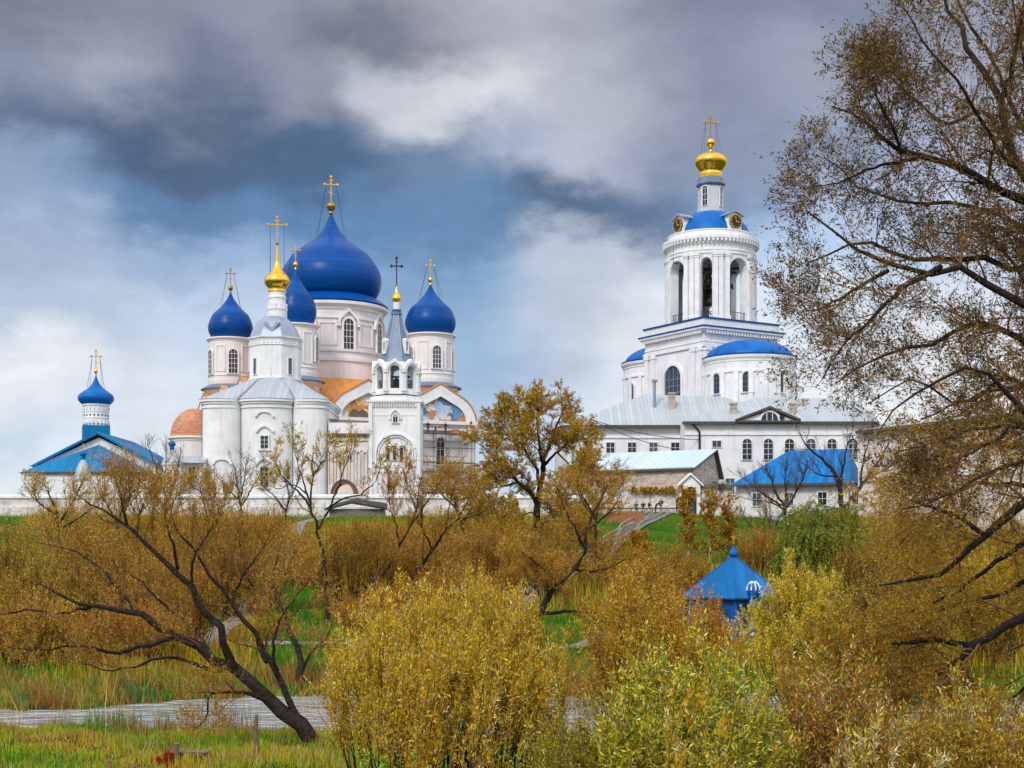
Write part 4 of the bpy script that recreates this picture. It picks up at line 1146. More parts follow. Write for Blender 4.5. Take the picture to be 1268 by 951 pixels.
# ------------------------------------------------------------------ long white monastery building
lb = B('monastery_building', 850, 200, 'long two-winged white building with pale blue-grey hipped roof below the great bell tower', 'building', base=11.05)
def long_building():
    o = lb.o; c = lb; k = c.k(); x = c.x; z = c.z
    ze = z(526)
    w = MB()
    w.slab([(x(703), 1.0), (x(690, 6), 8), (x(690, 6), 18), (x(1090), 18), (x(1090), 1.0)], -1, ze)      # long back wing
    w.build('wall', M['white'], o, smooth=0)
    w = MB(); w.box((x(848, -5) + x(1085, -5)) / 2, -1.9, ze / 2 - .45, x(1085, -5) - x(848, -5), 6.2, ze + .95); w.build('wing_wall', M['white'], o)
    zr = z(488, 9)
    r = MB()
    a = [(x(696), .2, ze), (x(684, 6), 8, ze), (x(684, 6), 19, ze), (x(1095), 19, ze), (x(1095), .2, ze)]
    ridge0, ridge1 = (x(799, 9), 9.6, zr), (x(1062, 9), 9.6, zr - .9)
    r.add(a + [ridge0, ridge1], [(0, 4, 6, 5), (0, 5, 1), (1, 5, 2), (2, 5, 6, 3), (3, 6, 4), (4, 3, 2, 1, 0)])
    r.build('roof', M['longroof'], o, smooth=0)
    r = MB(); yb = -5.6
    zr2 = z(493, 6)
    r.add([(x(845, yb), yb, ze - .02), (x(1088, yb), yb, ze - .02), (x(1088, 1), 1.5, ze - .02), (x(845, 1), 1.5, ze - .02), (x(933, 6), 6, zr2), (x(1035, 6), 6, zr2)],
          [(0, 1, 5, 4), (0, 4, 3), (1, 2, 5), (3, 4, 5, 2), (0, 3, 2, 1)])
    r.build('wing_roof', M['longroof'], o, smooth=0)
    b = MB()
    b.box((x(696) + x(847)) / 2, .25, ze - .22, x(847) - x(696), .5, .3); b.box((x(845, yb) + x(1088, yb)) / 2, yb + .05, ze - .24, x(1088, yb) - x(845, yb), .5, .3)
    b.build('gutter', M['eave'], o)
    t = MB()
    t.box((x(703) + x(847)) / 2, .95, z(541), x(847) - x(703), .25, .22); t.box((x(848, -5) + x(1085, -5)) / 2, -5.02, z(541.5), x(1085, -5) - x(848, -5), .25, .22)
    t.box((x(848, -5) + x(1085, -5)) / 2, -5.02, z(529.5), x(1085, -5) - x(848, -5) + .3, .35, .5)
    t.box((x(703) + x(847)) / 2, .95, z(529.5), x(847) - x(703), .35, .5)
    t.build('string_course', M['trim'], o)
    # pediment
    p = MB(); y0 = -5.7; zp = ze
    xa, xb, xm = x(911, y0), x(991, y0), x(953, y0); za = z(506, y0)
    p.prism([(xa + .4, zp), (xb - .4, zp), (xm, za - .25)], y0 + .02, y0 + 6); pd = p.build('pediment', M['white'], o, smooth=0)
    p = MB()
    for xe in (xa, xb): p.prism([(xm, za), (xe, zp - .05), (xe, zp + .28), (xm, za + .36)], y0 - .45, y0 + 6.5)
    p.box((xa + xb) / 2, y0 - .1, zp - .05, xb - xa, .55, .28)
    p.build('pediment_eave', M['eave'], pd, smooth=0)
    p = MB(); rl = 10.3 * k; zl = z(520.5, y0)
    f = lambda r: [(xm + r * cos(pi * j / 16), zl + r * .96 * sin(pi * j / 16)) for j in range(16, -1, -1)]
    p.ring(f(rl + .3), f(rl), y0 + .05, y0 - .15); p.box(xm, y0 - .05, zl - .1, 2 * rl + .7, .25, .2)
    for j in (-1, 1): p.box(xm + j * rl * .33, y0 - .05, zl + rl * .44, .1, .06, rl * .88)
    lun = p.build('lunette', M['trim'], pd)
    p = MB(); pl = f(rl - .02); p.add([(q[0], y0 - .012, q[1]) for q in pl], [tuple(range(len(pl)))]); p.build('pane', M['glass'], lun, smooth=0)
    p = MB(); p.M = Matrix.Translation((x(968, y0), y0 - .1, z(517, y0))) @ Matrix.Rotation(pi / 2, 4, 'X'); p.lathe([(.35, -.1), (.35, .15)], 20); p.build('vent', M['iron'], pd)
    for px in (729, 755.8, 782.5, 809, 836): window(o, x(px, 1), .98, z(567, 1), 0, 10 * k, (20.5 if px < 740 else 19) * k, arch=False, frame=.14, proud=.1, bars=(1, 2))
    for px in (729, 755.8, 782.5, 809): window(o, x(px, 1), .98, z(618, 1), 0, 10 * k, 20 * k, arch=False, frame=.14, proud=.1, bars=(1, 2))
    yw = -5.02
    window(o, x(887.5, yw), yw, z(553.5, yw), 0, 10.5 * k, 7.5 * k, arch=False, frame=.12, proud=.1, bars=(1, 0))
    for px in (925, 951.3, 977.5, 1004, 1030, 1056): window(o, x(px, yw), yw, z(569, yw), 0, 11 * k, 25 * k, frame=.14, proud=.14, bars=(1, 3))
    for px in (878, 904, 930): window(o, x(px, yw), yw, z(612, yw), 0, 10 * k, 19 * k, arch=False, frame=.14, proud=.14, bars=(1, 2))
    # chimneys and pipes
    for px, py0, py1, dd, wd in ((832, 502, 486, 6, 7.5), (908.3, 513, 499, -1.5, 7.5), (982, 513, 499, -1.5, 6.5), (997, 509, 494, 3, 6.5)):
        q = MB(); zb, ze_ = c.z(py0 + 6, dd), c.z(py1, dd); wm = wd * k
        q.box(x(px, dd), dd, (zb + ze_) / 2, wm, wm, ze_ - zb); q.box(x(px, dd), dd, ze_ - .12, wm + .25, wm + .25, .22); q.box(x(px, dd), dd, ze_ - .75, wm + .12, wm + .12, .16)
        q.build('chimney', M['chim'], o)
    q = MB(); dd = 6; q.tube([(x(810.5, dd), dd, z(505, dd)), (x(810.5, dd), dd, z(472, dd))], .22, 10); q.tube([(x(810.5, dd), dd, z(473, dd)), (x(810.5, dd), dd, z(470, dd))], .42, 10); q.build('stove_pipe', M['pipe'], o)
    q = MB(); q.tube([(x(1056, 3), 3, z(520, 3)), (x(1056, 3), 3, z(496, 3))], .25, 10); q.build('stove_pipe', M['pipe'], o)
    MB().tube([(x(704.5), .5, ze - .2), (x(709), .75, ze - .9), (x(709.5), .85, ze - 1.6), (x(709.5), .85, .2)], .17, 8).build('downpipe', M['pipe'], o)
    MB().tube([(x(856, yb), yb + .2, ze - .2), (x(860, yb), yb + .3, ze - .6), (x(866, -5), -5.2, ze - 1.4), (x(866, -5), -5.2, .3)], .15, 8).build('downpipe', M['iron'], o)
long_building()

# ------------------------------------------------------------------ brick shed with pale roof
sh = B('brick_shed', 858, 181, 'pale brick shed with lopsided light sheet-metal roof standing above the stone wall', 'shed', base=11.05)
def shed():
    o = sh.o; c = sh
    YAW = R_(-32)
    o.rotation_euler.z = YAW            # long side runs back to the left, gable end turned to the viewer's right
    Lx, Wy = 17.0, 8.2
    ze = c.z(578); zr = ze + 2.55; zb = ze - .9
    yr = Wy * .80
    w = MB(); m = Matrix(((0, 1, 0, -Lx), (1, 0, 0, 0), (0, 0, 1, 0), (0, 0, 0, 1)))
    w.M = m; w.prism([(0, -.5), (Wy, -.5), (Wy, zb), (yr, zr - .2), (0, ze - .2)], .0, Lx); w.M = Matrix.Identity(4)
    w.build('wall', M['brick'], o, smooth=0)
    r = MB(); r.M = m
    r.prism([(-.5, ze - .15), (yr, zr), (yr, zr + .14), (-.5, ze + .0)], -.3, Lx + .55)
    r.build('roof', M['paleroof'], o, smooth=0)
    r = MB(); r.M = m
    r.prism([(yr + .02, zr - .04), (Wy + .5, zb - .4), (Wy + .5, zb - .22), (yr + .02, zr + .14)], -.3, Lx + .55)
    r.prism([(-.45, ze - .35), (yr, zr - .2), (yr, zr - .01), (-.45, ze - .16)], Lx + .35, Lx + .5)
    r.prism([(-.48, ze - .42), (-.3, ze - .42), (-.3, ze - .16), (-.48, ze - .16)], -.3, Lx + .5)
    r.build('barge_board', M['eave'], o, smooth=0)
    window(o, .02, Wy * .82, zb - 2.3, pi / 2, .9, 1.5, arch=False, frame=.1, proud=.08, bars=(0, 0), fm=M['wood'])
shed()

# ------------------------------------------------------------------ walls, gate
mw = B('monastery_wall', 560, 178, 'long whitewashed monastery wall with plank cap running in front of the churches', 'wall', base=11.0)
def mon_wall():
    o = mw.o; c = mw; k = c.k()
    x0, x1 = c.x(-160), c.x(716)
    z = c.z(617)
    b = MB(); b.box((x0 + x1) / 2, 0, z / 2 - .7, x1 - x0, .9, z + 1.4); b.build('wall', M['wallwhite'], o)
    b = MB(); b.box((x0 + x1) / 2, 0, z + .12, x1 - x0 + .1, 1.25, .26); b.prism([(x0, z + .25), (x1, z + .25), (x1, z + .5), (x0, z + .5)], -.35, .35); b.build('coping', M['trim'], o)
    b = MB(); b.box((x0 + x1) / 2, -.5, .35, x1 - x0 - .05, .5, 1.9); b.build('plinth', M['stone'], o)
    b = MB()
    for i in range(int((x1 - x0) / 6)): b.box(x0 + 3 + i * 6, -.42, z / 2 - .3, .9, .5, z - .2)
    b.build('buttress', M['wallwhite'], o)
mon_wall()
sw = B('stone_wall', 780, 177, 'rough dirty white stone wall below the brick shed, blackened with gaps', 'wall', base=11.0)
def stone_wall():
    o = sw.o; c = sw
    x0, x1 = c.x(716.5), c.x(846)
    z = c.z(606)
    b = MB(); b.box((x0 + x1) / 2, .15, z / 2 - .6, x1 - x0, 1.1, z + 1.2); b.build('wall', M['stone'], o)
    b = MB()
    rn = random.Random(4)
    xx = x0
    while xx < x1 - .8:
        wd = rn.uniform(.5, 1.3); wd = min(wd, x1 - xx); b.box(xx + wd / 2, .15, z + .1 + rn.uniform(-.03, .05), wd - .04, 1.3, .24 + rn.uniform(0, .06)); xx += wd
    b.box((x0 + x1) / 2, -.46, c.z(627), x1 - x0 - .05, .25, .35)
    b.build('coping', M['buff'], o)
stone_wall()
gt = B('wall_gate', 855, 174, 'white gabled gateway with dark arched opening and half-open blue-green door', 'gate', base=11.0)
def gate():
    o = gt.o; c = gt; k = c.k()
    w = 24.5 * k; ow = 15.5 * k; h = c.z(601); oh = c.z(602.5)
    b = MB()
    for sx in (-1, 1): b.box(sx * (w + ow) / 4, .7, h / 2 - .4, (w - ow) / 2, 1.4, h + .8)
    ar = [(ow / 2 * cos(pi * j / 12), oh - ow / 2 + ow / 2 * sin(pi * j / 12)) for j in range(13)]
    b.prism([(w / 2, h)] + [(w / 2 * 1.0, h - .01), (ow / 2 + .001, oh - ow / 2)] + ar + [(-w / 2, h - .01), (-w / 2, h), (0, c.z(588.5))], .001, 1.399)
    b.build('wall', M['white'], o, smooth=0)
    b = MB()
    for sx in (-1, 1): b.prism([(0, c.z(588)), (sx * (w / 2 + .35), h - .15), (sx * (w / 2 + .35), h + .1), (0, c.z(588) + .28)], -.3, 1.7)
    b.build('roof', M['trim'], o, smooth=0)
    b = MB(); b.box(ow / 2 - .35, .1, 1.25, .12, 1.5, 2.5, R_(-25)); b.build('door', M['bluedoor'], o)
    b = MB(); b.box(0, 1.5, oh / 2, ow + .3, .15, oh); b.build('opening_back', M['glass'], o)  # dark sheet closing the back of the arched opening
gate()
rw = B('short_wall', 888, 174.5, 'short white wall with dark plank coping between the gateway and the blue-roofed house', 'wall', base=11.0)
def short_wall():
    o = rw.o; c = rw; x0, x1 = c.x(868), c.x(908); z = c.z(604)
    b = MB(); b.box((x0 + x1) / 2, .6, z / 2 - .4, x1 - x0, .8, z + .8); b.build('wall', M['wallwhite'], o)
    b = MB(); b.M = Matrix(((0, 1, 0, 0), (1, 0, 0, .6), (0, 0, 1, 0), (0, 0, 0, 1))); b.prism([(-.8, z), (.8, z), (.5, z + .55), (-.5, z + .4)], x0, x1); b.build('coping', M['eave'], o)
short_wall()

# ------------------------------------------------------------------ blue-roofed house on the right
bh = B('blue_roof_house', 905, 172, 'low white house under a bright azure hipped metal roof behind the bare trees', 'house', base=11.0)
def blue_house():
    c = bh; o = c.o
    A = at(905, 600, 172); Bp = at(1053, 597, 166)
    d = (Bp - A); L = math.hypot(d.x, d.y); yaw = math.atan2(d.y, d.x)
    o.rotation_euler.z = yaw
    z0 = A.z - c.b; z1 = Bp.z - c.b
    ze = (z0 + z1) / 2
    Wd = 9.0
    zr = ze + 4.3
    b = MB(); b.box(L / 2, Wd / 2 + .6, ze / 2 - 1.2, L - .8, Wd - .6, ze + 2.3); b.build('wall', M['wallwhite'], o)
    r = MB(); r.add([(0, 0, ze), (L, 0, ze), (L, Wd + 1, ze), (0, Wd + 1, ze), (6.0, Wd / 2 + .5, zr), (L - 1.2, Wd / 2 + .5, zr)], [(0, 1, 5, 4), (0, 4, 3), (3, 4, 5, 2), (1, 2, 5), (0, 3, 2, 1)])
    r.build('roof', M['azure'], o, smooth=0)
    r = MB(); r.box(L / 2, .02, ze - .14, L + .1, .2, .24); r.build('eave', M['eave'], o)
    for i in range(4): window(o, 3 + i * 4, .88, ze - 2.6, 0, 1.0, 1.5, arch=False, frame=.15, proud=.1, bars=(1, 1))
blue_house()
rb_ = B('eastern_range', 1064, 164, 'long weathered whitish range with thin dark eave rising to the right behind the big willow', 'building', base=10.6)
def right_range():
    c = rb_; o = c.o
    A = at(1062, 544, 164); Bp = at(1400, 489, 131)
    d = (Bp - A); L = math.hypot(d.x, d.y); yaw = math.atan2(d.y, d.x); o.rotation_euler.z = yaw
    ze = ((A.z + Bp.z) / 2) - c.b
    b = MB(); b.box(L / 2, 4.5, ze / 2 - 2.5, L, 8, ze + 5); b.build('wall', M['buff'], o)
    r = MB(); r.M = Matrix(((0, 1, 0, 0), (1, 0, 0, 0), (0, 0, 1, 0), (0, 0, 0, 1))); r.prism([(-.3, ze), (4.5, ze + .7), (9.3, ze), (9.3, ze + .2), (4.5, ze + .95), (-.3, ze + .25)], -.3, L + .3); r.build('roof', M['longroof'], o, smooth=0)
    r = MB(); r.box(L / 2, -.2, ze + .05, L + .5, .4, .38); r.build('eave', M['eave'], o)
    b = MB(); b.box(L / 2, .4, ze * .45, L - .1, .3, .4)
    for i in range(9): b.box(i * L / 8, .42, ze / 2 - 1, .9, .4, ze + 2)
    b.build('pilaster', M['wallwhite'], o)
right_range()

# ------------------------------------------------------------------ blue pavilion by the river
pv = B('pavilion', 908, 86, 'bright blue spring-house with low pyramid metal roof and onion finial among yellow bushes', 'pavilion')
def pavilion():
    o = pv.o; c = pv; k = c.k(); z = c.z
    R = 63 * k; ze = z(739); za = z(691)
    off = R_(-90 - 6)          # one hip edge turned to the viewer
    MB().lathe([(R * .84, -.6), (R * .84, ze)], 4, off=off).build('wall', mat('blue_painted_boards', (.008, .075, .34), .6, var=.3, scale=3), o, smooth=0)
    MB().lathe([(R * 1.0, ze - .1), (R * 1.02, ze - .06), (R * 1.02, ze + .02), (R * .07, za), (R * .05, za + .1)], 4, off=off).build('roof', M['azure'], o, smooth=0)
    rb = MB()
    for i in range(4):
        a = off + i * pi / 2; rb.tube([(R * 1.02 * cos(a), R * 1.02 * sin(a), ze + .02), (R * .07 * cos(a), R * .07 * sin(a), za)], .04, 5)
    rb.build('roof_rib', M['azure2'], o)
    g = [(4.6, 693), (3.6, 691), (3.0, 690), (4.8, 688), (5.4, 685.5), (4.4, 682.5), (2.4, 679.5), (.9, 676), (.5, 673)]
    MB().lathe([(q[0] * k, z(q[1])) for q in smoothprof(g, 30)], 24).build('onion', M['azure2'], o)
    cross(o, 0, 0, z(674), z(661) - z(674), M['gold'], w=.14, foot=False, fancy=False)
    for i in range(4):
        a = off + i * pi / 2; b = MB(); b.box(R * .86 * cos(a), R * .86 * sin(a), ze / 2 - .15, .18, .18, ze + .1, a); b.build('corner_post', M['azure2'], o)
    for i in range(4):
        az = R_(39 + 90 * i); rr = R * .84 * cos(pi / 4)
        for t in (-1, 1): window(o, rr * sin(az) + t * .9 * cos(az), -rr * cos(az) + t * .9 * sin(az), .9, az, .8, 1.2, frame=.08, proud=.06, bars=(1, 2), fm=M['azure2'])
pavilion()
pt = B('porch_cupola', 933, 82.5, 'little blue cupola with white painted collar on a post before the pavilion roof', 'cupola')
def porch_turret():
    o = pt.o; c = pt; k = c.k(); z = c.z
    MB().lathe([(5 * k, -.3), (5 * k, z(741))], 12).build('shaft', M['azure2'], o)
    g = [(5.4, 742), (7.2, 737), (8.6, 731.5), (8.0, 726.5), (5.6, 722.5), (2.4, 720), (1.0, 718)]
    MB().lathe([(q[0] * k, z(q[1])) for q in smoothprof(g, 24)], 20).build('dome', M['azure2'], o)
    b = MB()
    for i in range(9):
        a = 2 * pi * i / 9; b.tube([(8.3 * k * cos(a), 8.3 * k * sin(a), z(731)), (8.0 * k * cos(a), 8.0 * k * sin(a), z(727)), (5.8 * k * cos(a), 5.8 * k * sin(a), z(722.7)), (2.6 * k * cos(a), 2.6 * k * sin(a), z(720.2))], .05, 5)
    b.build('white_collar', M['trim'], o)
porch_turret()

# ------------------------------------------------------------------ stairs on the hillside
stair_pts = [gp(588, 92), gp(620, 97), gp(665, 108), gp(706, 121), (gp(741, 131)), gp(765, 142), gp(790, 156), gp(818, 166)]
def stairs(name, pts, width, label):
    rows = drape(pts, width, step=.75)
    o = thing(name, (rows[0][0].x, rows[0][0].y, gz(rows[0][0].x, rows[0][0].y)), label, 'stairs')
    b = MB(); r = MB(); kb = MB(); P0 = Vector(o.location)
    for i, (p, n) in enumerate(rows):
        z = gz(p.x, p.y)
        an = math.atan2(n.y, n.x)
        b.box(p.x - P0.x, p.y - P0.y, z - P0.z - .02, width, .82, .26, an)
    for sgn in (-1, 1):
        kk = [Vector((p.x + n.x * sgn * width / 2, p.y + n.y * sgn * width / 2, gz(p.x, p.y))) - P0 for p, n in rows[::2]]
        kb.tube([q + Vector((0, 0, .12)) for q in kk], .17, 4)
        r.tube([q + Vector((0, 0, .62)) for q in kk], .07, 5)
        for q in kk[::2]: r.box(q.x, q.y, q.z + .3, .1, .1, .66)
    b.build('step', M['greywood'], o); kb.build('kerb', concrete, o); r.build('handrail', M['rail'], o)
stairs('hill_stairs', stair_pts, 1.9, 'long timber stairway with pale rails climbing the slope to the stone wall')
path('hill_path', [gp(255, 84.5), gp(300, 96), gp(330, 110), gp(352, 130), gp(372, 158), gp(420, 170)], 1.4, gravel)
path('terrace_path', [gp(600, 172), gp(720, 171.5), gp(820, 171), gp(930, 168), gp(1060, 150)], 2.6, gravel)

hb = B('far_house', 24, 184, 'small white outbuilding with pale green roof behind the wall at far left', 'outbuilding', base=11.0)
def far_house():
    o = hb.o; c = hb; x0, x1 = c.x(-30), c.x(34); ze = c.z(624)
    b = MB(); b.box((x0 + x1) / 2, 3, ze / 2 - .5, x1 - x0, 5, ze + 1); b.build('wall', M['white'], o)
    r = MB(); r.add([(x0 - .3, .2, ze), (x1 + .3, .2, ze), (x1 + .3, 5.8, ze), (x0 - .3, 5.8, ze), (x0 + 1.5, 3, ze + 1.3), (x1 - 1.5, 3, ze + 1.3)], [(0, 1, 5, 4), (1, 2, 5), (2, 3, 4, 5), (3, 0, 4), (3, 2, 1, 0)]); r.build('roof', M['longroof'], o, smooth=0)
    window(o, c.x(8), .48, ze - 1.5, 0, .8, 1.0, arch=False, frame=.12, proud=.1, bars=(1, 1))
far_house()
# ================================================================== small things
# scaffold and workers on the cathedral's right face
YAWC = R_(25.4)
sf = B('scaffold', 503, 221.0, 'dark steel pole scaffold with plank decks against the cathedral under its painted vaults', 'scaffold', base=11.05)
def scaffold():
    o = sf.o
    ux, uy = cos(YAWC), sin(YAWC)
    p = MB(); L = 11.0
    def pt(s, dpt, z): return (ux * s + uy * (dpt + .5), uy * s - ux * (dpt + .5), z)
    zs = [2.4, 4.8, 7.2, 9.6, 12.0, 14.2]
    for i in range(6):
        for dpt in (0, 1.2): p.tube([pt(i * L / 5, dpt, -.3), pt(i * L / 5, dpt, 15.3 - .35 * (i % 3))], .045, 5)
    for z in zs:
        for dpt in (0, 1.2): p.tube([pt(-.4, dpt, z), pt(L + .2, dpt, z)], .035, 5); p.tube([pt(-.4, dpt, z + 1.0), pt(L * .8, dpt, z + 1.0)], .028, 5)
        for i in range(6): p.tube([pt(i * L / 5, -.2, z), pt(i * L / 5, 1.4, z)], .035, 5)
    for i in range(5): p.tube([pt(i * L / 5, 1.25, zs[i]), pt((i + 1) * L / 5, 1.25, zs[i + 1])], .035, 5)
    p.build('pole', M['steel'], o)
    for z, a0, a1 in ((zs[1], 0, L * .6), (zs[3], L * .2, L), (zs[-1], -.2, L + .2)):
        q = MB(); a = pt((a0 + a1) / 2, .6, z + .09); q.box(a[0], a[1], a[2], a1 - a0, 1.2, .08, YAWC); q.build('deck', M['wood'], o)
    q = MB(); a = pt(L * .72, .5, zs[-1] + .45); q.box(a[0], a[1], a[2], 1.2, .7, .6, YAWC); q.build('tool_box', M['copper'], o)
    return pt, zs
spt, szs = scaffold()

def flat(name, c, rough=.8): return mat(name, c, rough, var=.25, scale=6)
SKIN = flat('skin', (.45, .26, .19)); NAVY = flat('navy_cloth', (.012, .018, .05)); DARK = flat('dark_cloth', (.015, .014, .016)); GREYC = flat('grey_cloth', (.10, .11, .13))
YEL = flat('ochre_work_vest', (.55, .32, .03)); HAIR = flat('dark_hair', (.02, .014, .01)); CREAM = flat('cream_cloth', (.45, .40, .33)); TEALC = flat('teal_cloth', (.02, .09, .12))
def person(loc, rz, pose, top, legs, label, cat='person', group=None):
    """one skinned body; joints in metres, facing -y"""
    J = {}
    if pose == 'sit':
        J = dict(pel=(0, 0, .50), sp=(0, -.03, .78), ch=(0, -.06, 1.02), ne=(0, -.08, 1.17), hd=(0, -.11, 1.30), tp=(0, -.12, 1.42),
                 lk=(-.13, -.42, .50), rk=(.13, -.42, .50), la=(-.14, -.40, .08), ra=(.14, -.44, .08), lt=(-.15, -.60, .04), rt=(.15, -.64, .04),
                 ls=(-.19, -.06, 1.05), rs=(.19, -.06, 1.05), le=(-.25, -.14, .80), re=(.25, -.14, .80), lh=(-.14, -.36, .66), rh=(.14, -.36, .66))
    elif pose == 'bend':
        J = dict(pel=(0, .05, .88), sp=(0, -.12, 1.06), ch=(0, -.36, 1.18), ne=(0, -.50, 1.20), hd=(0, -.62, 1.19), tp=(0, -.73, 1.18),
                 lk=(-.12, -.04, .47), rk=(.13, .06, .46), la=(-.13, .05, .08), ra=(.14, .18, .08), lt=(-.14, -.14, .04), rt=(.15, 0, .04),
                 ls=(-.18, -.40, 1.16), rs=(.18, -.40, 1.16), le=(-.22, -.50, .88), re=(.22, -.52, .90), lh=(-.14, -.70, .72), rh=(.14, -.72, .74))
    else:
        J = dict(pel=(0, 0, .92), sp=(0, 0, 1.12), ch=(0, .0, 1.34), ne=(0, -.01, 1.50), hd=(0, -.03, 1.63), tp=(0, -.03, 1.75),
                 lk=(-.11, -.03, .48), rk=(.12, -.02, .48), la=(-.12, 0, .08), ra=(.13, .02, .08), lt=(-.13, -.18, .04), rt=(.15, -.16, .04),
                 ls=(-.20, 0, 1.40), rs=(.20, 0, 1.40), le=(-.26, .02, 1.12), re=(.26, .02, 1.12), lh=(-.24, -.12, .90), rh=(.20, -.22, .98))
    order = list(J); ix = {n: i for i, n in enumerate(order)}
    E = [('pel', 'sp'), ('sp', 'ch'), ('ch', 'ne'), ('ne', 'hd'), ('hd', 'tp'), ('pel', 'lk'), ('pel', 'rk'), ('lk', 'la'), ('rk', 'ra'), ('la', 'lt'), ('ra', 'rt'),
         ('ch', 'ls'), ('ch', 'rs'), ('ls', 'le'), ('rs', 're'), ('le', 'lh'), ('re', 'rh')]
    rad = dict(pel=.16, sp=.145, ch=.165, ne=.06, hd=.105, tp=.07, lk=.075, rk=.075, la=.05, ra=.05, lt=.045, rt=.045, ls=.08, rs=.08, le=.055, re=.055, lh=.045, rh=.045)
    me = bpy.data.meshes.new('body_skeleton')
    me.from_pydata([J[n] for n in order], [(ix[a], ix[b]) for a, b in E], [])
    ob = bpy.data.objects.new('tmp', me); COL.objects.link(ob)
    md = ob.modifiers.new('s', 'SKIN'); sd = ob.modifiers.new('u', 'SUBSURF'); sd.levels = sd.render_levels = 1
    lay = me.skin_vertices[0]
    for i, n in enumerate(order): lay.data[i].radius = (rad[n], rad[n] * (.8 if n in ('pel', 'sp', 'ch') else 1)); lay.data[i].use_root = n == 'pel'
    dg = bpy.context.evaluated_depsgraph_get(); dg.update()
    m2 = bpy.data.meshes.new_from_object(ob.evaluated_get(dg))
    bpy.data.objects.remove(ob)
    cls = dict(hd=2, tp=3, ne=2, lk=1, rk=1, la=1, ra=1, lt=4, rt=4, pel=1, lh=2, rh=2)
    V = [(Vector(J[n]), cls.get(n, 0)) for n in order]
    segs = [(Vector(J['sp']).lerp(Vector(J['pel']), .4), 0), (Vector(J['ls']).lerp(Vector(J['le']), .5), 0), (Vector(J['rs']).lerp(Vector(J['re']), .5), 0), (Vector(J['hd']) + Vector((0, .09, .05)), 3)]
    segs += [(Vector(J['pel']).lerp(Vector(J['lk']), t), 1) for t in (.4, .7)] + [(Vector(J['pel']).lerp(Vector(J['rk']), t), 1) for t in (.4, .7)]
    V += segs
    for m in (top, legs, SKIN, HAIR, DARK): m2.materials.append(m)
    for f in m2.polygons:
        f.material_index = min(V, key=lambda q: (q[0] - f.center).length)[1]; f.use_smooth = True
    m2.name = 'person'
    o = link('person', m2, None, loc, rz)
    return tag(o, label, cat, group)

# group resting by the stone wall
bench = thing('bench', on_ground(801, 171), 'plain plank bench with people along the foot of the rough stone wall', 'bench')
def mk_bench():
    s = MB(); s.box(0, 0, .45, 4.4, .42, .06); s.build('seat', M['wood'], bench)
    for x in (-1.9, 0, 1.9): q = MB(); q.box(x, 0, .21, .1, .36, .42); q.build('leg', M['wood'], bench)
mk_bench()
for px, dy, pose, rz, top, legs, lab in (
        (787.5, 0, 'sit', .2, TEALC, DARK, 'seated person in dark teal jacket, leftmost of the group at the wall'),
        (796.5, .05, 'sit', -.1, NAVY, GREYC, 'seated person in navy coat and grey trousers, second from left at the wall'),
        (803.8, .0, 'sit', .5, DARK, GREYC, 'seated person in black, in the middle of the group at the wall'),
        (811.5, -.7, 'bend', 1.2, NAVY, DARK, 'person in navy stooping beside the bench'),
        (818.5, -.2, 'stand', -.6, NAVY, CREAM, 'person standing in a navy jacket and pale trousers at right end of bench')):
    v = on_ground(px, 171); y = v.y + dy
    person((v.x, y, gz(v.x, y)), rz, pose, top, legs, lab, group='people resting by the stone wall')
v = on_ground(838, 173)
person((v.x, v.y, gz(v.x, v.y)), 1.4, 'stand', flat('wine_cloth', (.16, .04, .05)), DARK, 'person in wine-red coat walking between the bench and the gateway')
for s, pose, rz, top, legs, lab in ((3.2, 'stand', 2.6, DARK, NAVY, 'scaffold worker in black standing at the left end of the deck'), (4.5, 'bend', 1.9, YEL, NAVY, 'scaffold worker bending forward in an ochre vest'), (6.2, 'stand', -2.4, NAVY, NAVY, 'scaffold worker in navy overalls right of the bending one')):
    a = spt(s, .7, szs[-1] + .13)
    person(Vector(a) + sf.org, rz, pose, top, legs, lab, group='workers on the scaffold')

# dark felt-roofed lean-to, plank fence, utility pole
dr = B('dark_shelter', 441, 172, 'low black felt-roofed shelter in front of the monastery wall', 'shelter', base=None)
def shelter():
    o = dr.o; c = dr; k = c.k()
    x0, x1, xm = c.x(404), c.x(481), c.x(437); z0 = 1.2; zt = 2.35
    r = MB(); r.add([(x0, -1.4, z0 - .2), (xm, -1.6, zt - .5), (x1, -1.4, z0 - .1), (x0 + .5, 2.0, z0 + .5), (xm, 2.2, zt), (x1 - .3, 2, z0 + .6), (x0, -1.4, z0 - .45), (xm, -1.6, zt - .75), (x1, -1.4, z0 - .35)],
                    [(0, 1, 4, 3), (1, 2, 5, 4), (0, 6, 7, 1), (1, 7, 8, 2)]); r.build('roof', M['tarp'], o, smooth=0)
    b = MB(); b.box((x0 + x1) / 2, .4, z0 / 2 - .3, x1 - x0 - 1.0, 2.6, z0 + .2); b.build('wall', M['greywood'], o)
shelter()
fb = B('plank_fence', 773, 158, 'orange-brown plank fence panel beside the top of the hillside stairs', 'fence')
def pfence():
    o = fb.o; c = fb; x0, x1 = c.x(751), c.x(797)
    b = MB(); rn = random.Random(2); n = 26
    for i in range(n): b.box(x0 + (i + .5) * (x1 - x0) / n, 0, .62, (x1 - x0) / n - .02, .035, 1.5 + rn.uniform(-.05, .05))
    b.build('plank', M['plank'], o); o.children[0]['label'] = 'orange-brown upright boards'
    b = MB()
    for z in (.35, 1.05): b.box(0, .05, z, x1 - x0, .05, .1)
    b.build('rail', M['wood'], o)
    for i in range(4): q = MB(); q.box(x0 + .1 + i * (x1 - x0 - .2) / 3, .12, .55, .11, .11, 1.8); q.build('post', M['wood'], o)
pfence()
up = B('utility_pole', 722.5, 183, 'weathered grey utility pole with a V-shaped top before the long white building', 'utility pole', base=11.05)
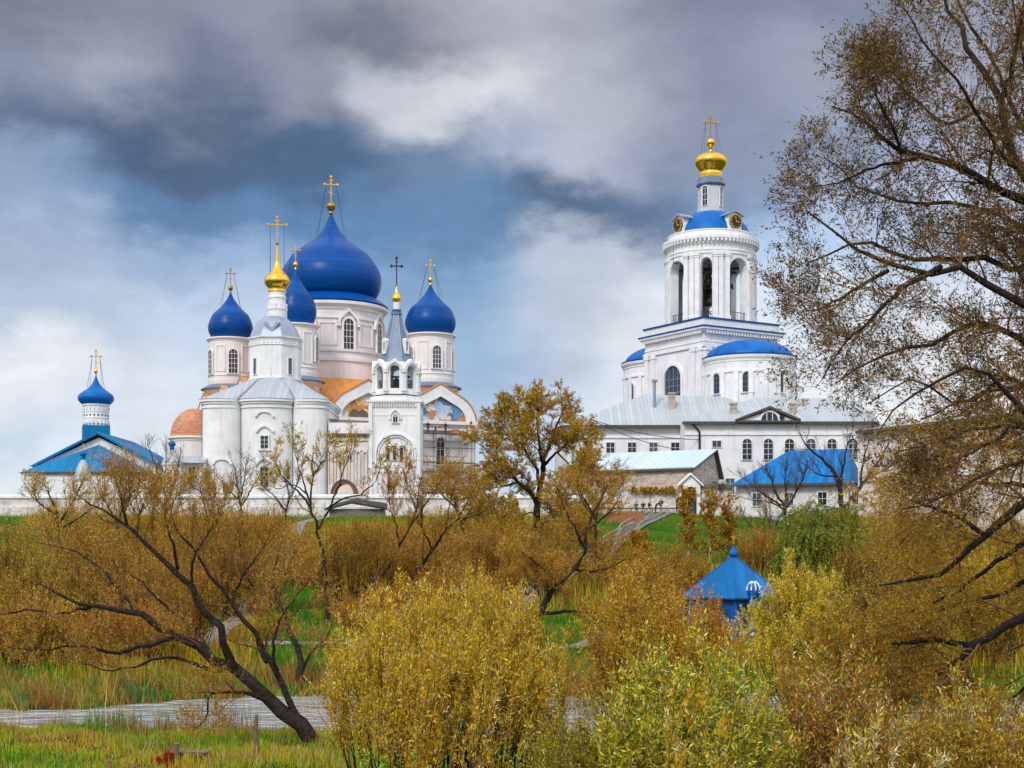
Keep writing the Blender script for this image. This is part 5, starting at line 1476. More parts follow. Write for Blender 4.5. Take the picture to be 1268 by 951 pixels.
def upole():
    o = up.o; c = up; k = c.k(); z = c.z
    MB().tube([(0, 0, -.4), (0, 0, z(526))], [.17, .12], 8).build('pole', M['pole'], o)
    b = MB(); b.tube([(-.05, 0, z(528)), (c.x(714.5), 0, z(518.5))], .1, 6); b.tube([(.05, 0, z(528)), (c.x(731), 0, z(518.5))], .1, 6); b.build('crossarm', M['pole'], o)
    b = MB()
    for px in (714.5, 731): b.lathe([(.09, z(518.5)), (.12, z(517.8)), (.06, z(517))], 10, c.x(px), 0)
    b.build('insulator', M['trim'], o)
    MB().tube([(0, 0, z(545)), (c.x(714), -.6, .0)], [.1, .13], 7).build('brace', M['pole'], o)
    w = MB()
    a = Vector((c.x(731), 0, z(519)))
    for e in (Vector((c.x(880), 12, z(552))), Vector((c.x(905), 14, z(534)))):
        w.tube([a.lerp(e, t) - Vector((0, 0, 3.2 * t * (1 - t))) for t in np.linspace(0, 1, 12)], .045, 4)
    a = Vector((c.x(714.5), 0, z(519))); e = Vector((c.x(520), 2, z(560)))
    w.build('wire', M['iron'], o)
upole()

# near bank: posts, plank table
for px, d, h, r, lean, lab in ((317, 42.5, 1.35, .075, .01, 'tall thin weathered post standing in the grass left of the yellow willow bush'),
                               (217, 41.5, .62, .11, .03, 'short dark stake beside the little plank table'),
                               (136, 40.5, .35, .09, -.05, 'low dark stump left of the short stake on the near bank'),
                               (163, 40.0, .26, .07, .06, 'thin broken stake nearest the plank table, low in the grass')):
    v = on_ground(px, d + 1.6); o = thing('post', v, lab, 'post', group='old posts on the near bank')
    MB().tube([(0, 0, -.3), (lean * .5, 0, h * .5), (lean, .01, h)], [r, r * .95, r * .85], 8).build('post_shaft', M['wood'], o)
    MB().lathe([(r * .86, h - .02), (r * .55, h + .03), (.01, h + .035)], 8, lean, .01).build('post_top', M['greywood'], o)
v = on_ground(239, 43.5)
tb = thing('plank_table', v, 'small low table of pale weathered planks in the near grass', 'table')
def table():
    t = MB()
    for i in range(4): t.box(0, -.24 + i * .16, .30, 1.0, .15, .04)
    t.build('table_top', M['wood'], tb)
    for x in (-.38, .38):
        for y in (-.2, .2): q = MB(); q.box(x, y, .12, .08, .08, .34); q.build('leg', M['wood'], tb)
table()

# ================================================================== vegetation
def leaf_mat(name, trans=.26, rough=.55):
    m = bpy.data.materials.new(name); m.use_nodes = True
    t = m.node_tree; L = t.links; b = t.nodes['Principled BSDF']; out = t.nodes['Material Output']
    a = N(t, 'ShaderNodeAttribute'); a.attribute_name = 'tint'
    b.inputs['Roughness'].default_value = rough; b.inputs['Specular IOR Level'].default_value = .18
    L.new(a.outputs['Color'], b.inputs['Base Color'])
    tr = N(t, 'ShaderNodeBsdfTranslucent'); L.new(a.outputs['Color'], tr.inputs[0])
    mx = N(t, 'ShaderNodeMixShader'); mx.inputs[0].default_value = trans
    L.new(b.outputs[0], mx.inputs[1]); L.new(tr.outputs[0], mx.inputs[2]); L.new(mx.outputs[0], out.inputs[0])
    return m
LEAF = leaf_mat('leaf')
BARK = mat('dark_willow_bark', (.020, .014, .011), .95, var=.6, scale=5, bump=1.0, bscale=14, col2=(.055, .042, .034), spec=.15)
TWIG = mat('brown_twig_bark', (.24, .105, .025), .8, var=.4, scale=2)
TWIGP = mat('purple_brown_twig_bark', (.085, .055, .05), .8, var=.4, scale=2)
BIRCH = mat('pale_birch_bark', (.58, .54, .48), .8, var=.6, scale=5)

LK = 2.3
def unit(a): return a / np.maximum(np.linalg.norm(a, axis=-1, keepdims=True), 1e-9)
def tubes(P, Rr, S=4):
    """P (N,K,3) polylines with radii (N,K) -> verts, quads"""
    n, k, _ = P.shape
    T = np.empty_like(P); T[:, 1:-1] = P[:, 2:] - P[:, :-2]; T[:, 0] = P[:, 1] - P[:, 0]; T[:, -1] = P[:, -1] - P[:, -2]
    T = unit(T)
    ref = np.where(np.abs(T[..., 2:3]) < .85, np.array([.13, .21, 1.0]), np.array([1.0, .17, .11]))
    A = unit(np.cross(T, ref)); Bv = np.cross(T, A)
    an = np.arange(S) * 2 * pi / S
    V = P[:, :, None] + Rr[:, :, None, None] * (np.cos(an)[:, None] * A[:, :, None] + np.sin(an)[:, None] * Bv[:, :, None])
    i = np.arange(n)[:, None, None] * k * S + np.arange(k - 1)[None, :, None] * S
    s = np.arange(S)[None, None]; s2 = (s + 1) % S
    Q = np.stack([i + s, i + s2, i + S + s2, i + S + s], -1)
    return V.reshape(-1, 3), Q.reshape(-1, 4)
def grow(rng, P, Rr, n, ln, ang=(35, 65), up=.3, wander=.15, K=5, tmin=.2, fall=.5, rr=.55, tip=.3, droop=0.0, rmin=.004, tpow=1.0):
    """n children per polyline"""
    N0, K0, _ = P.shape
    m = int(round(N0 * n))
    par = np.concatenate([np.tile(np.arange(N0), m // N0), rng.choice(N0, m % N0, replace=False)]) if m >= N0 else rng.choice(N0, m, replace=False)
    t = tmin + (1 - tmin) * rng.random(m) ** tpow
    f = t * (K0 - 1); i = np.minimum(f.astype(int), K0 - 2); u = (f - i)[:, None]
    p0 = P[par, i] * (1 - u) + P[par, i + 1] * u
    tan = unit(P[par, i + 1] - P[par, i])
    q = rng.normal(size=(m, 3)); q = unit(q - (q * tan).sum(1, keepdims=True) * tan)
    a = np.radians(rng.uniform(*ang, m))[:, None]
    d = unit(np.cos(a) * tan + np.sin(a) * q + np.array([0, 0, up]))
    L = rng.uniform(*ln, m) * (1 - fall * (t - tmin))
    st = (L / (K - 1))[:, None]
    out = np.empty((m, K, 3)); out[:, 0] = p0
    for j in range(1, K):
        d = unit(d + wander * rng.normal(size=(m, 3)) + np.array([0, 0, up * .25 - droop * j]))
        out[:, j] = out[:, j - 1] + d * st
    r0 = np.maximum(rmin, np.minimum(Rr[par, i] * rr, .02 * L + rmin))
    R2 = r0[:, None] * np.linspace(1, tip, K)[None]
    return out, np.maximum(R2, rmin * .6)
def leaves(rng, P, n, size, pal, aspect=.24, along=.6, up=.2, tmin=.1, spread=.03, bend=.0, down=0.0):
    """diamond leaves scattered along polylines; pal = [(colour, weight)...]"""
    N0, K0, _ = P.shape
    m = int(N0 * n * LK)
    par = rng.integers(0, N0, m); t = tmin + (1 - tmin) * rng.random(m)
    f = t * (K0 - 1); i = np.minimum(f.astype(int), K0 - 2); u = (f - i)[:, None]
    p = P[par, i] * (1 - u) + P[par, i + 1] * u + rng.normal(size=(m, 3)) * spread
    tan = unit(P[par, i + 1] - P[par, i])
    d = unit(tan * along + rng.normal(size=(m, 3)) * .55 + np.array([0, 0, up - down]))
    nr = unit(np.cross(d, rng.normal(size=(m, 3)) + np.array([0, 0, .2])))
    L = (size * rng.uniform(.6, 1.25, m))[:, None]
    w = L * aspect
    nb = np.cross(nr, d)
    V = np.stack([p, p + d * L * .45 + nr * w * .5 + nb * L * bend, p + d * L, p + d * L * .45 - nr * w * .5 + nb * L * bend], 1)
    cols = np.array([c for c, _ in pal]); ws = np.array([w_ for _, w_ in pal], float); ws /= ws.sum()
    # each branchlet favours one tone, individual leaves stray from it
    fav = rng.choice(len(pal), N0, p=ws); own = rng.choice(len(pal), m, p=ws)
    k = np.where(rng.random(m) < .5, fav[par], own)
    c = cols[k] * rng.uniform(.5, 1.45, (m, 1)) * (1 + rng.normal(size=(m, 3)) * .06)
    c = np.clip(c, .002, .9)
    C = np.repeat(np.concatenate([c, np.ones((m, 1))], 1), 4, 0)
    return V.reshape(-1, 3), np.arange(m * 4).reshape(-1, 4), C
def crown_mesh(name, parts, leafsets, twig, base):
    """twig tubes (material 0) and leaves (material 1) in one mesh"""
    vs_, qs, cs, ms, off = [], [], [], [], 0
    for V, Q in parts: vs_.append(V); qs.append(Q + off); off += len(V); cs.append(np.full((len(V), 4), .1)); ms.append(np.zeros(len(Q), np.int32))
    for V, Q, C in leafsets: vs_.append(V); qs.append(Q + off); off += len(V); cs.append(C); ms.append(np.ones(len(Q), np.int32))
    V = np.concatenate(vs_) - np.array(base); Q = np.concatenate(qs)
    me = quads(name, V, Q, True)
    me.materials.append(twig); me.materials.append(LEAF)
    me.polygons.foreach_set('material_index', np.concatenate(ms))
    at_ = me.color_attributes.new('tint', 'FLOAT_COLOR', 'POINT')
    at_.data.foreach_set('color', np.concatenate(cs).astype(np.float32).ravel())
    return me
def resample(pts, K):
    p = np.array(pts, float); t = np.concatenate([[0], np.cumsum(np.linalg.norm(np.diff(p, axis=0), axis=1))]); t /= t[-1]
    q = np.linspace(0, 1, K); m = np.zeros_like(p)
    if len(p) > 2: m[1:-1] = (p[2:] - p[:-2]) / (t[2:] - t[:-2])[:, None]
    m[0] = (p[1] - p[0]) / (t[1] - t[0]); m[-1] = (p[-1] - p[-2]) / (t[-1] - t[-2])
    i = np.clip(np.searchsorted(t, q, 'right') - 1, 0, len(t) - 2); h = (t[i + 1] - t[i])[:, None]; u = ((q - t[i]) / (t[i + 1] - t[i]))[:, None]
    return (2 * u**3 - 3 * u**2 + 1) * p[i] + (u**3 - 2 * u**2 + u) * h * m[i] + (-2 * u**3 + 3 * u**2) * p[i + 1] + (u**3 - u**2) * h * m[i + 1]

# palettes: leaf colours
GOLD = [((.50, .275, .014), 4), ((.38, .19, .010), 3), ((.56, .38, .03), 2), ((.24, .20, .015), 1.2), ((.58, .48, .18), .6)]
YEL_ = [((.56, .36, .016), 4), ((.44, .25, .012), 2.5), ((.60, .46, .04), 2.5), ((.36, .34, .025), 1.6), ((.66, .60, .30), 1.0)]
BROWN = [((.44, .20, .012), 4), ((.54, .29, .014), 3), ((.28, .11, .010), 1.4), ((.50, .34, .05), 1), ((.52, .44, .20), .5)]
OLIVE = [((.44, .28, .016), 4), ((.34, .24, .016), 3), ((.30, .15, .010), 2), ((.56, .40, .04), 1.4)]
GREENY = [((.30, .32, .025), 2), ((.48, .38, .025), 3), ((.15, .20, .015), 1.3), ((.54, .33, .02), 2.5), ((.60, .56, .28), 1.4)]
DUSK = [((.085, .060, .024), 4), ((.12, .080, .024), 3), ((.055, .044, .024), 3), ((.20, .12, .022), 1.2)]  # backlit look of leaves against the sky, put into dark colours
ORANGE = [((.44, .19, .014), 4), ((.36, .13, .012), 2), ((.50, .30, .03), 2), ((.20, .18, .02), 1)]
WEEP = [((.10, .17, .015), 3), ((.20, .24, .02), 3), ((.34, .32, .03), 2.2), ((.06, .11, .012), 2)]

def make_tree(name, label, cat, d, limbs, levels, lf, pal, twig=None, bark=None, seed=1, group=None, extra=None, Kl=16):
    """limbs: list of (pixel polyline with optional depth offsets, r0, r1). levels: grow() settings; lf: leaf settings per level index."""
    rng = np.random.default_rng(seed)
    LP, LR = [], []
    for pts, r0, r1 in limbs:
        w = [at(p[0], p[1], d + (p[2] if len(p) > 2 else 0)) for p in pts]
        q = resample(w, Kl)
        q[1:-1] += rng.normal(size=(Kl - 2, 3)) * np.linalg.norm(q[-1] - q[0]) * .006
        LP.append(q); LR.append(np.linspace(r0, r1, Kl) ** 1.0)
    LP = np.array(LP); LR = np.array(LR) * (1 + .05 * rng.normal(size=(len(LR), Kl))).clip(.9, 1.12)
    base = LP[0, 0].copy()
    bz = gz(base[0], base[1])
    if LP[0, 0, 2] > bz - .1:      # root the stem in the ground
        LP[0, 0, 2] = bz - .15
    base[2] = bz
    o = thing(name, base, label, cat, group)
    V, Q = tubes(LP, LR * (1 + 0), 9)
    tm = quads('trunk', V - base, Q); tm.materials.append(bark or BARK)
    link('trunk', tm, o)
    parts, sets = [], []
    P, Rr = LP, LR
    hist = [(LP, LR)]
    for li, lv in enumerate(levels):
        lv = dict(lv); src = lv.pop('src', -1); S = lv.pop('S', 3)
        P, Rr = grow(rng, *hist[src], **lv)
        hist.append((P, Rr)); parts.append(tubes(P, Rr, S))
        if li in lf:
            sets.append(leaves(rng, P, pal=pal, **lf[li]))
    if extra: sets += extra(rng, hist)
    link('crown', crown_mesh('crown', parts, sets, twig or TWIG, base), o)
    return o

def make_bush(name, label, cat, px, d, width, top, n, pal, lf, levels, seed=1, lean=0.0, r=.03, twig=None, group=None, base_w=.25, bark=None, arch=0.0, depth=None, hmin=.55, dome=.6):
    """many stems from one stool; width and top in photo pixels at distance d"""
    rng = np.random.default_rng(seed)
    g0 = on_ground(px, d); k = d / F
    tone = np.array([1.0, rng.uniform(.86, 1.16), 1.0]) * rng.uniform(.88, 1.28)      # no two bushes turn quite the same colour
    pal = [(tuple(np.array(c_) * tone), w_) for c_, w_ in pal]
    H = ZC + (HY - top) * k - g0.z; Wd = width * k / 2; Dp = depth or Wd * .8
    K = 12
    an = rng.uniform(0, 2 * pi, n); rr = np.sqrt(rng.random(n))
    bx = np.cos(an) * rr * Wd * base_w; by = np.sin(an) * rr * Dp * base_w
    tx = np.cos(an) * rr * Wd * .92 + lean * H; ty = np.sin(an) * rr * Dp * .92
    h = H * (1 - dome * rr ** 2.2) * rng.uniform(hmin, 1.0, n) ** .6
    h *= .97
    t = np.linspace(0, 1, K)[None]
    P = np.empty((n, K, 3))
    P[..., 0] = bx[:, None] + (tx - bx)[:, None] * t ** (1.25 + arch); P[..., 1] = by[:, None] + (ty - by)[:, None] * t ** (1.25 + arch)
    P[..., 2] = h[:, None] * (t - arch * .35 * t ** 3) / (1 - arch * .35) * (1 if not arch else 1.0)
    P[:, 1:] += np.cumsum(rng.normal(size=(n, K - 1, 3)), 1) * H * .007
    P += np.array([g0.x, g0.y, 0])
    P[..., 2] += np.clip(ground(P[:, 0, 0], P[:, 0, 1]), -.3, 99)[:, None] - .05
    Rr = r * (.5 + .5 * rng.random(n))[:, None] * np.linspace(1, .25, K)[None]
    o = thing(name, g0, label, cat, group)
    V, Q = tubes(P, Rr, 6)
    me = quads('stems', V - np.array(g0), Q); me.materials.append(bark or BARK); link('stem', me, o)
    hist = [(P, Rr)]; parts, sets = [], []
    for li, lv in enumerate(levels):
        lv = dict(lv); src = lv.pop('src', -1); S = lv.pop('S', 3)
        q = grow(rng, *hist[src], **lv); hist.append(q); parts.append(tubes(*q, S))
        if li in lf: sets.append(leaves(rng, q[0], pal=pal, **lf[li]))
    if 's' in lf: sets.append(leaves(rng, P, pal=pal, **lf['s']))
    link('crown', crown_mesh('crown', parts, sets, twig or TWIG, g0), o)
    return o
# ---- the great willow at the right edge (trunk just outside the picture)
make_tree('willow_tree', 'great dark half-bare willow overhanging from the right edge up to the sky', 'tree', 32, [
    ([(1420, 1010), (1405, 850), (1385, 640), (1360, 450), (1335, 300), (1290, 240)], .46, .13),
    ([(1360, 450, 0), (1310, 320, -.5), (1264, 216, -.6), (1245, 155, -.5), (1237, 125), (1224, 93), (1200, 66), (1186, 43, .5), (1160, -20, 1), (1150, -60, 1)], .15, .03),
    ([(1237, 125), (1250, 95, -.5), (1262, 40, -1), (1275, -40, -1)], .07, .02),
    ([(1335, 300), (1300, 265, -1), (1250, 240, -1), (1210, 219, -1.2), (1170, 201, -1.2), (1138, 197, -1), (1117, 193, -1), (1080, 158, -.8), (1048, 138, -.5), (1030, 132, -.3)], .14, .02),
    ([(1117, 193, -1), (1106, 160, -1.4), (1090, 130, -1.7), (1080, 95, -2)], .04, .012),
    ([(1138, 197, -1), (1090, 205, -.4), (1040, 225, .2), (1000, 232, .5)], .045, .012),
    ([(1240, 165), (1213, 137, .6), (1173, 152, 1), (1133, 123, 1.4), (1101, 93, 1.6), (1075, 70, 1.8)], .06, .014),
    ([(1385, 640), (1340, 430, -1), (1268, 380, -1.5), (1237, 366, -1.6), (1210, 345, -1.6), (1184, 331, -1.6), (1117, 330, -1.6), (1090, 327, -1.5), (1058, 307, -1.3), (1023, 281, -1), (1000, 262, -1)], .16, .02),
    ([(1360, 450), (1300, 345, .5), (1224, 323, .8), (1184, 318, 1), (1130, 322, 1.3), (1080, 300, 1.6), (1040, 308, 2), (1000, 326, 2)], .12, .018),
    ([(1165, 330, -1.6), (1117, 358, -1.9), (1080, 393, -2.2), (1058, 414, -2.4), (1035, 440, -2.5), (1010, 480, -2.4)], .06, .012),
    ([(1100, 335, -1.5), (1070, 352, -1), (1037, 371, -.7), (1005, 385, -.5), (985, 370, -.4)], .05, .012),
    ([(1385, 600), (1310, 470, .5), (1255, 410, 0), (1197, 403, -.3), (1154, 428, -.5), (1110, 436, -.4), (1070, 450, 0), (1035, 475, 0)], .12, .015),
    ([(1390, 690), (1320, 560, -2), (1262, 500, -2.4), (1215, 455, -2.6), (1170, 470, -2.8), (1120, 500, -3), (1085, 540, -3)], .10, .014),
    ([(1340, 330), (1290, 200, 2), (1240, 100, 2.6), (1195, 10, 3), (1170, -50, 3)], .10, .02),
    ([(1340, 330), (1275, 290, 2.6), (1205, 260, 3), (1150, 250, 3.2), (1085, 240, 3.4), (1020, 195, 3.5)], .09, .015),
    ([(1262, 500, -2.4), (1240, 540, -2.6), (1200, 560, -2.8), (1160, 590, -3)], .05, .01),
    ([(1350, 400), (1310, 260, 1), (1275, 150, 1.5), (1262, 60, 1.6), (1250, -30, 1.6)], .09, .02),
    ([(1264, 216, -.6), (1235, 185, -2), (1200, 120, -2.8), (1150, 60, -3), (1120, 10, -3)], .06, .012),
    ([(1360, 450), (1300, 400, 2), (1240, 300, 3), (1190, 290, 3.5), (1140, 280, 3.6)], .08, .014),
    ([(1385, 640), (1320, 520, 2), (1250, 470, 3), (1190, 500, 3.4), (1130, 470, 3.6), (1075, 500, 3.6)], .09, .014),
    ([(1380, 620), (1300, 540, -1), (1230, 530, -1.5), (1170, 545, -1.7), (1110, 560, -1.7)], .08, .014),
], [
    dict(n=19, ln=(.9, 2.4), ang=(25, 65), up=.12, wander=.15, K=6, tmin=.12, fall=.7, S=4, rr=.4),
    dict(n=9, ln=(.5, 1.3), ang=(25, 60), up=.12, wander=.17, K=5, tmin=.15, S=3, rmin=.0045),
    dict(n=3.2, ln=(.25, .7), ang=(20, 50), up=.08, wander=.15, K=4, tmin=.2, S=3, rmin=.0035),
], {1: dict(n=1.8, size=.10, aspect=.30, along=.6, up=.0, spread=.06), 2: dict(n=2.7, size=.10, aspect=.30, along=.65, up=.0, spread=.05)},
    DUSK + [((.28, .165, .016), 2.0), ((.40, .25, .03), .3)], seed=11)

make_tree('willow_tree', 'brown-gold willow with a thick black limb reaching in low from the right edge', 'tree', 46, [
    ([(1400, 905), (1390, 800), (1370, 690), (1350, 600)], .5, .25),
    ([(1370, 690), (1310, 610, -.5), (1268, 625, -1), (1240, 645, -1.2), (1218, 662, -1.3), (1185, 698, -1.4), (1143, 717, -1.5), (1090, 725, -1.5)], .24, .03),
    ([(1218, 662, -1.3), (1184, 638, -.8), (1133, 622, -.4), (1095, 600, 0)], .09, .02),
    ([(1385, 790), (1320, 745, -2), (1268, 765, -2.5), (1237, 778, -2.6), (1208, 796, -2.8), (1160, 792, -3), (1104, 797, -3.2)], .26, .05),
    ([(1210, 794, -2.8), (1190, 815, -3), (1172, 826, -3.2), (1150, 850, -3.3)], .10, .02),
    ([(1200, 806, -2.9), (1190, 835, -2.4), (1186, 870, -2.2), (1170, 890, -2)], .07, .02),
    ([(1350, 600), (1300, 560, 1), (1240, 550, 1.5), (1180, 560, 2), (1120, 590, 2)], .2, .02),
    ([(1360, 640), (1290, 660, 2), (1230, 700, 2.5), (1170, 740, 3), (1120, 760, 3)], .16, .02),
    ([(1350, 600), (1310, 540, 0), (1250, 520, -.5), (1200, 530, -.8), (1150, 555, -1), (1105, 590, -1)], .14, .02),
    ([(1350, 600), (1310, 560, -2), (1260, 575, -2.6), (1210, 590, -3), (1165, 620, -3.2), (1120, 630, -3.2)], .12, .02),
    ([(1350, 600), (1330, 500, -1), (1290, 470, -1.4), (1240, 480, -1.6), (1185, 500, -1.8), (1140, 520, -2)], .12, .02),
    ([(1360, 680), (1300, 700, 0), (1240, 735, 0), (1195, 745, 0), (1140, 765, 0)], .14, .02),
    ([(1350, 600), (1320, 520, 2), (1270, 480, 3), (1215, 500, 3.5), (1150, 530, 4)], .16, .02),
    ([(1268, 765, -2.5), (1290, 820, -1), (1260, 860, -.5), (1220, 880, 0)], .1, .02),
    ([(1300, 600, .0), (1255, 600, .5), (1205, 600, 1), (1150, 640, 1.5), (1110, 680, 1.6)], .1, .015),
], [
    dict(n=12, ln=(1.2, 3.2), ang=(30, 75), up=.0, wander=.15, K=6, tmin=.2, fall=.35, S=4),
    dict(n=9, ln=(.6, 1.5), ang=(25, 65), up=.0, wander=.16, K=5, tmin=.15, S=3, rmin=.007),
    dict(n=3, ln=(.35, .8), ang=(20, 50), up=.0, wander=.14, K=4, tmin=.2, S=3, rmin=.005, droop=.03),
], {1: dict(n=5, size=.115, aspect=.27, along=.7, up=.0), 2: dict(n=5, size=.11, aspect=.27, along=.75, up=.0)},
    OLIVE + BROWN + GOLD + GOLD, seed=12)

# ---- the leaning willow on the near bank, left
make_tree('willow_tree', 'big leaning willow with thick dark forked trunk at the water edge on the left', 'tree', 49.5, [
    ([(390, 915), (368, 897), (345, 880), (320, 855), (300, 835), (262, 812), (215, 790), (175, 761), (114, 751), (80, 738), (48, 722)], .29, .03),
    ([(376, 900), (358, 868), (343, 837), (324, 804), (311, 778), (286, 747), (273, 722), (252, 704), (242, 684), (222, 661), (216, 640), (215, 618)], .13, .02),
    ([(290, 830), (280, 805, -.4), (268, 772, -.8), (257, 764, -.8), (237, 727, -1), (220, 707, -1), (187, 681, -1), (157, 649, -1), (141, 640, -1), (118, 630, -1), (95, 612, -1)], .17, .02),
    ([(157, 649, -1), (151, 622, -1.2), (149, 612, -1.4), (146, 600, -1.5)], .06, .012),
    ([(170, 665, -1), (172, 640, -.6), (180, 620, -.4), (192, 600, 0)], .05, .012),
    ([(220, 705, -1), (213, 670, -1.5), (205, 640, -1.7), (222, 610, -1.9)], .06, .012),
    ([(330, 868), (305, 858, -.5), (270, 857, -.9), (259, 862, -1), (256, 888, -1.1), (243, 902, -1.2)], .08, .025),
    ([(288, 826), (262, 830, .6), (240, 820, .8), (205, 815, 1), (150, 828, 1.3), (100, 822, 1.6)], .09, .015),
    ([(212, 790), (180, 800, -.5), (140, 808, -1), (95, 800, -1.4), (45, 805, -1.6), (5, 800, -1.8)], .09, .015),
    ([(114, 751), (80, 760, .6), (40, 755, 1), (0, 760, 1.2), (-30, 750, 1.5)], .06, .015),
    ([(175, 761), (150, 735, 1), (120, 700, 1.6), (85, 680, 2), (50, 672, 2)], .07, .015),
    ([(330, 820), (318, 790, .8), (322, 762, 1), (312, 730, 1.2), (300, 690, 1.4), (295, 655, 1.5)], .08, .015),
    ([(286, 747), (300, 715, .5), (318, 690, .8), (335, 660, 1)], .06, .012),
    ([(343, 837), (338, 800, -.5), (345, 770, -.7), (365, 740, -.8), (385, 715, -.8)], .07, .012),
    ([(262, 812), (235, 775, 1.5), (200, 745, 2), (165, 715, 2.5), (130, 690, 2.8)], .09, .015),
    ([(237, 727, -1), (240, 690, -1.4), (262, 655, -1.6), (275, 620, -1.7)], .06, .012),
], [
    dict(n=14, ln=(.7, 2.0), ang=(35, 80), up=.3, wander=.13, K=6, tmin=.28, fall=.55, S=4),
    dict(n=7, ln=(.4, 1.0), ang=(25, 60), up=.45, wander=.13, K=5, tmin=.1, S=3, rmin=.006),
    dict(n=3, ln=(.35, .8), ang=(15, 45), up=.35, wander=.12, K=4, tmin=.2, S=3, rmin=.0045),
], {1: dict(n=3, size=.095, aspect=.27, along=.75, up=.15), 2: dict(n=3.6, size=.095, aspect=.27, along=.8, up=.15)},
    BROWN + [((.42, .29, .035), 2.2), ((.50, .42, .14), .6)], seed=13)

make_tree('willow_tree', 'dark crooked young willow on the far bank behind the leaning trunk', 'tree', 69, [
    ([(376, 862), (374, 835), (372, 812), (362, 790), (352, 762), (345, 745), (338, 715), (345, 680)], .20, .03),
    ([(355, 770), (370, 755, .5), (388, 742, 1), (400, 730, 1)], .06, .015),
    ([(347, 750), (330, 735, -.5), (318, 705, -1), (310, 680, -1)], .07, .015),
    ([(374, 830), (388, 805, -.8), (404, 790, -1), (412, 770, -1)], .09, .015),
    ([(343, 730), (356, 705, .5), (366, 680, .8)], .06, .012),
], [
    dict(n=12, ln=(.8, 2.2), ang=(30, 70), up=.25, wander=.15, K=5, tmin=.3, S=3),
    dict(n=7, ln=(.5, 1.1), ang=(25, 60), up=.25, wander=.15, K=4, tmin=.1, S=3, rmin=.008),
], {1: dict(n=5, size=.12, aspect=.26, up=.1)}, BROWN, seed=14)

# ---- trees on the hillside
make_tree('tree', 'slender tree with pale yellow crown standing before the white church window', 'tree', 92, [
    ([(410, 775), (405, 748), (401, 710), (398, 680), (392, 650), (384, 622), (386, 590), (388, 560)], .17, .03),
    ([(385, 628), (368, 608, -.5), (350, 590, -1), (338, 562, -1)], .08, .015),
    ([(395, 655), (408, 628, .5), (425, 618, .8), (447, 612, 1), (462, 600, 1), (472, 575, 1), (475, 560, 1)], .09, .012),
    ([(408, 628, .5), (420, 600, 1), (428, 575, 1.4), (436, 552, 1.5), (431, 535, 1.5)], .07, .012),
    ([(384, 622), (372, 585, .8), (365, 560, 1.2), (362, 545, 1.4)], .07, .012),
    ([(386, 590), (402, 568, -.6), (410, 548, -1)], .06, .012),
    ([(380, 612), (362, 600, .5), (345, 605, .6), (328, 598, 1)], .05, .012),
], [
    dict(n=10, ln=(.8, 2.3), ang=(25, 60), up=.3, wander=.15, K=5, tmin=.35, S=3),
    dict(n=7, ln=(.4, 1.1), ang=(25, 60), up=.25, wander=.15, K=4, tmin=.15, S=3, rmin=.010),
], {1: dict(n=7, size=.15, aspect=.32, up=.1)}, YEL_ + [((.36, .22, .02), 4)], seed=15)

make_tree('tree', 'large full olive-gold tree between the cathedral and the long white building', 'tree', 125, [
    ([(666, 695), (665, 670), (665, 650), (666, 620), (670, 606), (675, 565), (687, 532), (698, 505)], .42, .05),
    ([(665, 625), (655, 607, -1), (641, 596, -1.5), (622, 577, -2), (606, 560, -2.5), (590, 548, -3)], .22, .03),
    ([(668, 612), (664, 581, 1), (649, 554, 1.5), (645, 522, 2), (640, 500, 2)], .2, .03),
    ([(672, 650), (690, 638, 1), (703, 632, 1.5), (722, 625, 2)], .14, .03),
    ([(675, 575), (690, 560, -1), (708, 545, -1.5), (718, 530, -2)], .14, .02),
    ([(672, 585), (668, 550, -2), (665, 520, -3), (668, 498, -3)], .15, .02),
    ([(641, 596, -1.5), (625, 602, -2), (605, 605, -2), (588, 612, -2)], .1, .02),
    ([(649, 554, 1.5), (630, 535, 2), (618, 520, 2.5)], .1, .02),
    ([(666, 660), (645, 645, 1), (622, 640, 1.5), (600, 645, 2)], .12, .02), ([(668, 665), (690, 655, -1), (712, 655, -1.6), (730, 662, -2)], .12, .02), ([(690, 560, -1), (705, 575, -1.4), (722, 590, -1.8)], .09, .02), ([(668, 640), (655, 635, -2), (640, 650, -3), (630, 670, -3.4)], .1, .02),
], [
    dict(n=13, ln=(1.5, 3.6), ang=(30, 75), up=.12, wander=.15, K=5, tmin=.3, S=3),
    dict(n=9, ln=(.8, 1.9), ang=(30, 65), up=.1, wander=.16, K=4, tmin=.15, S=3, rmin=.014),
    dict(n=3.5, ln=(.4, .9), ang=(25, 60), up=.05, wander=.15, K=3, tmin=.15, S=3, rmin=.010),
], {0: dict(n=9, size=.19, aspect=.36), 1: dict(n=9, size=.18, aspect=.36, up=.0), 2: dict(n=11, size=.17, aspect=.34, up=.0)}, OLIVE + GOLD, seed=16)

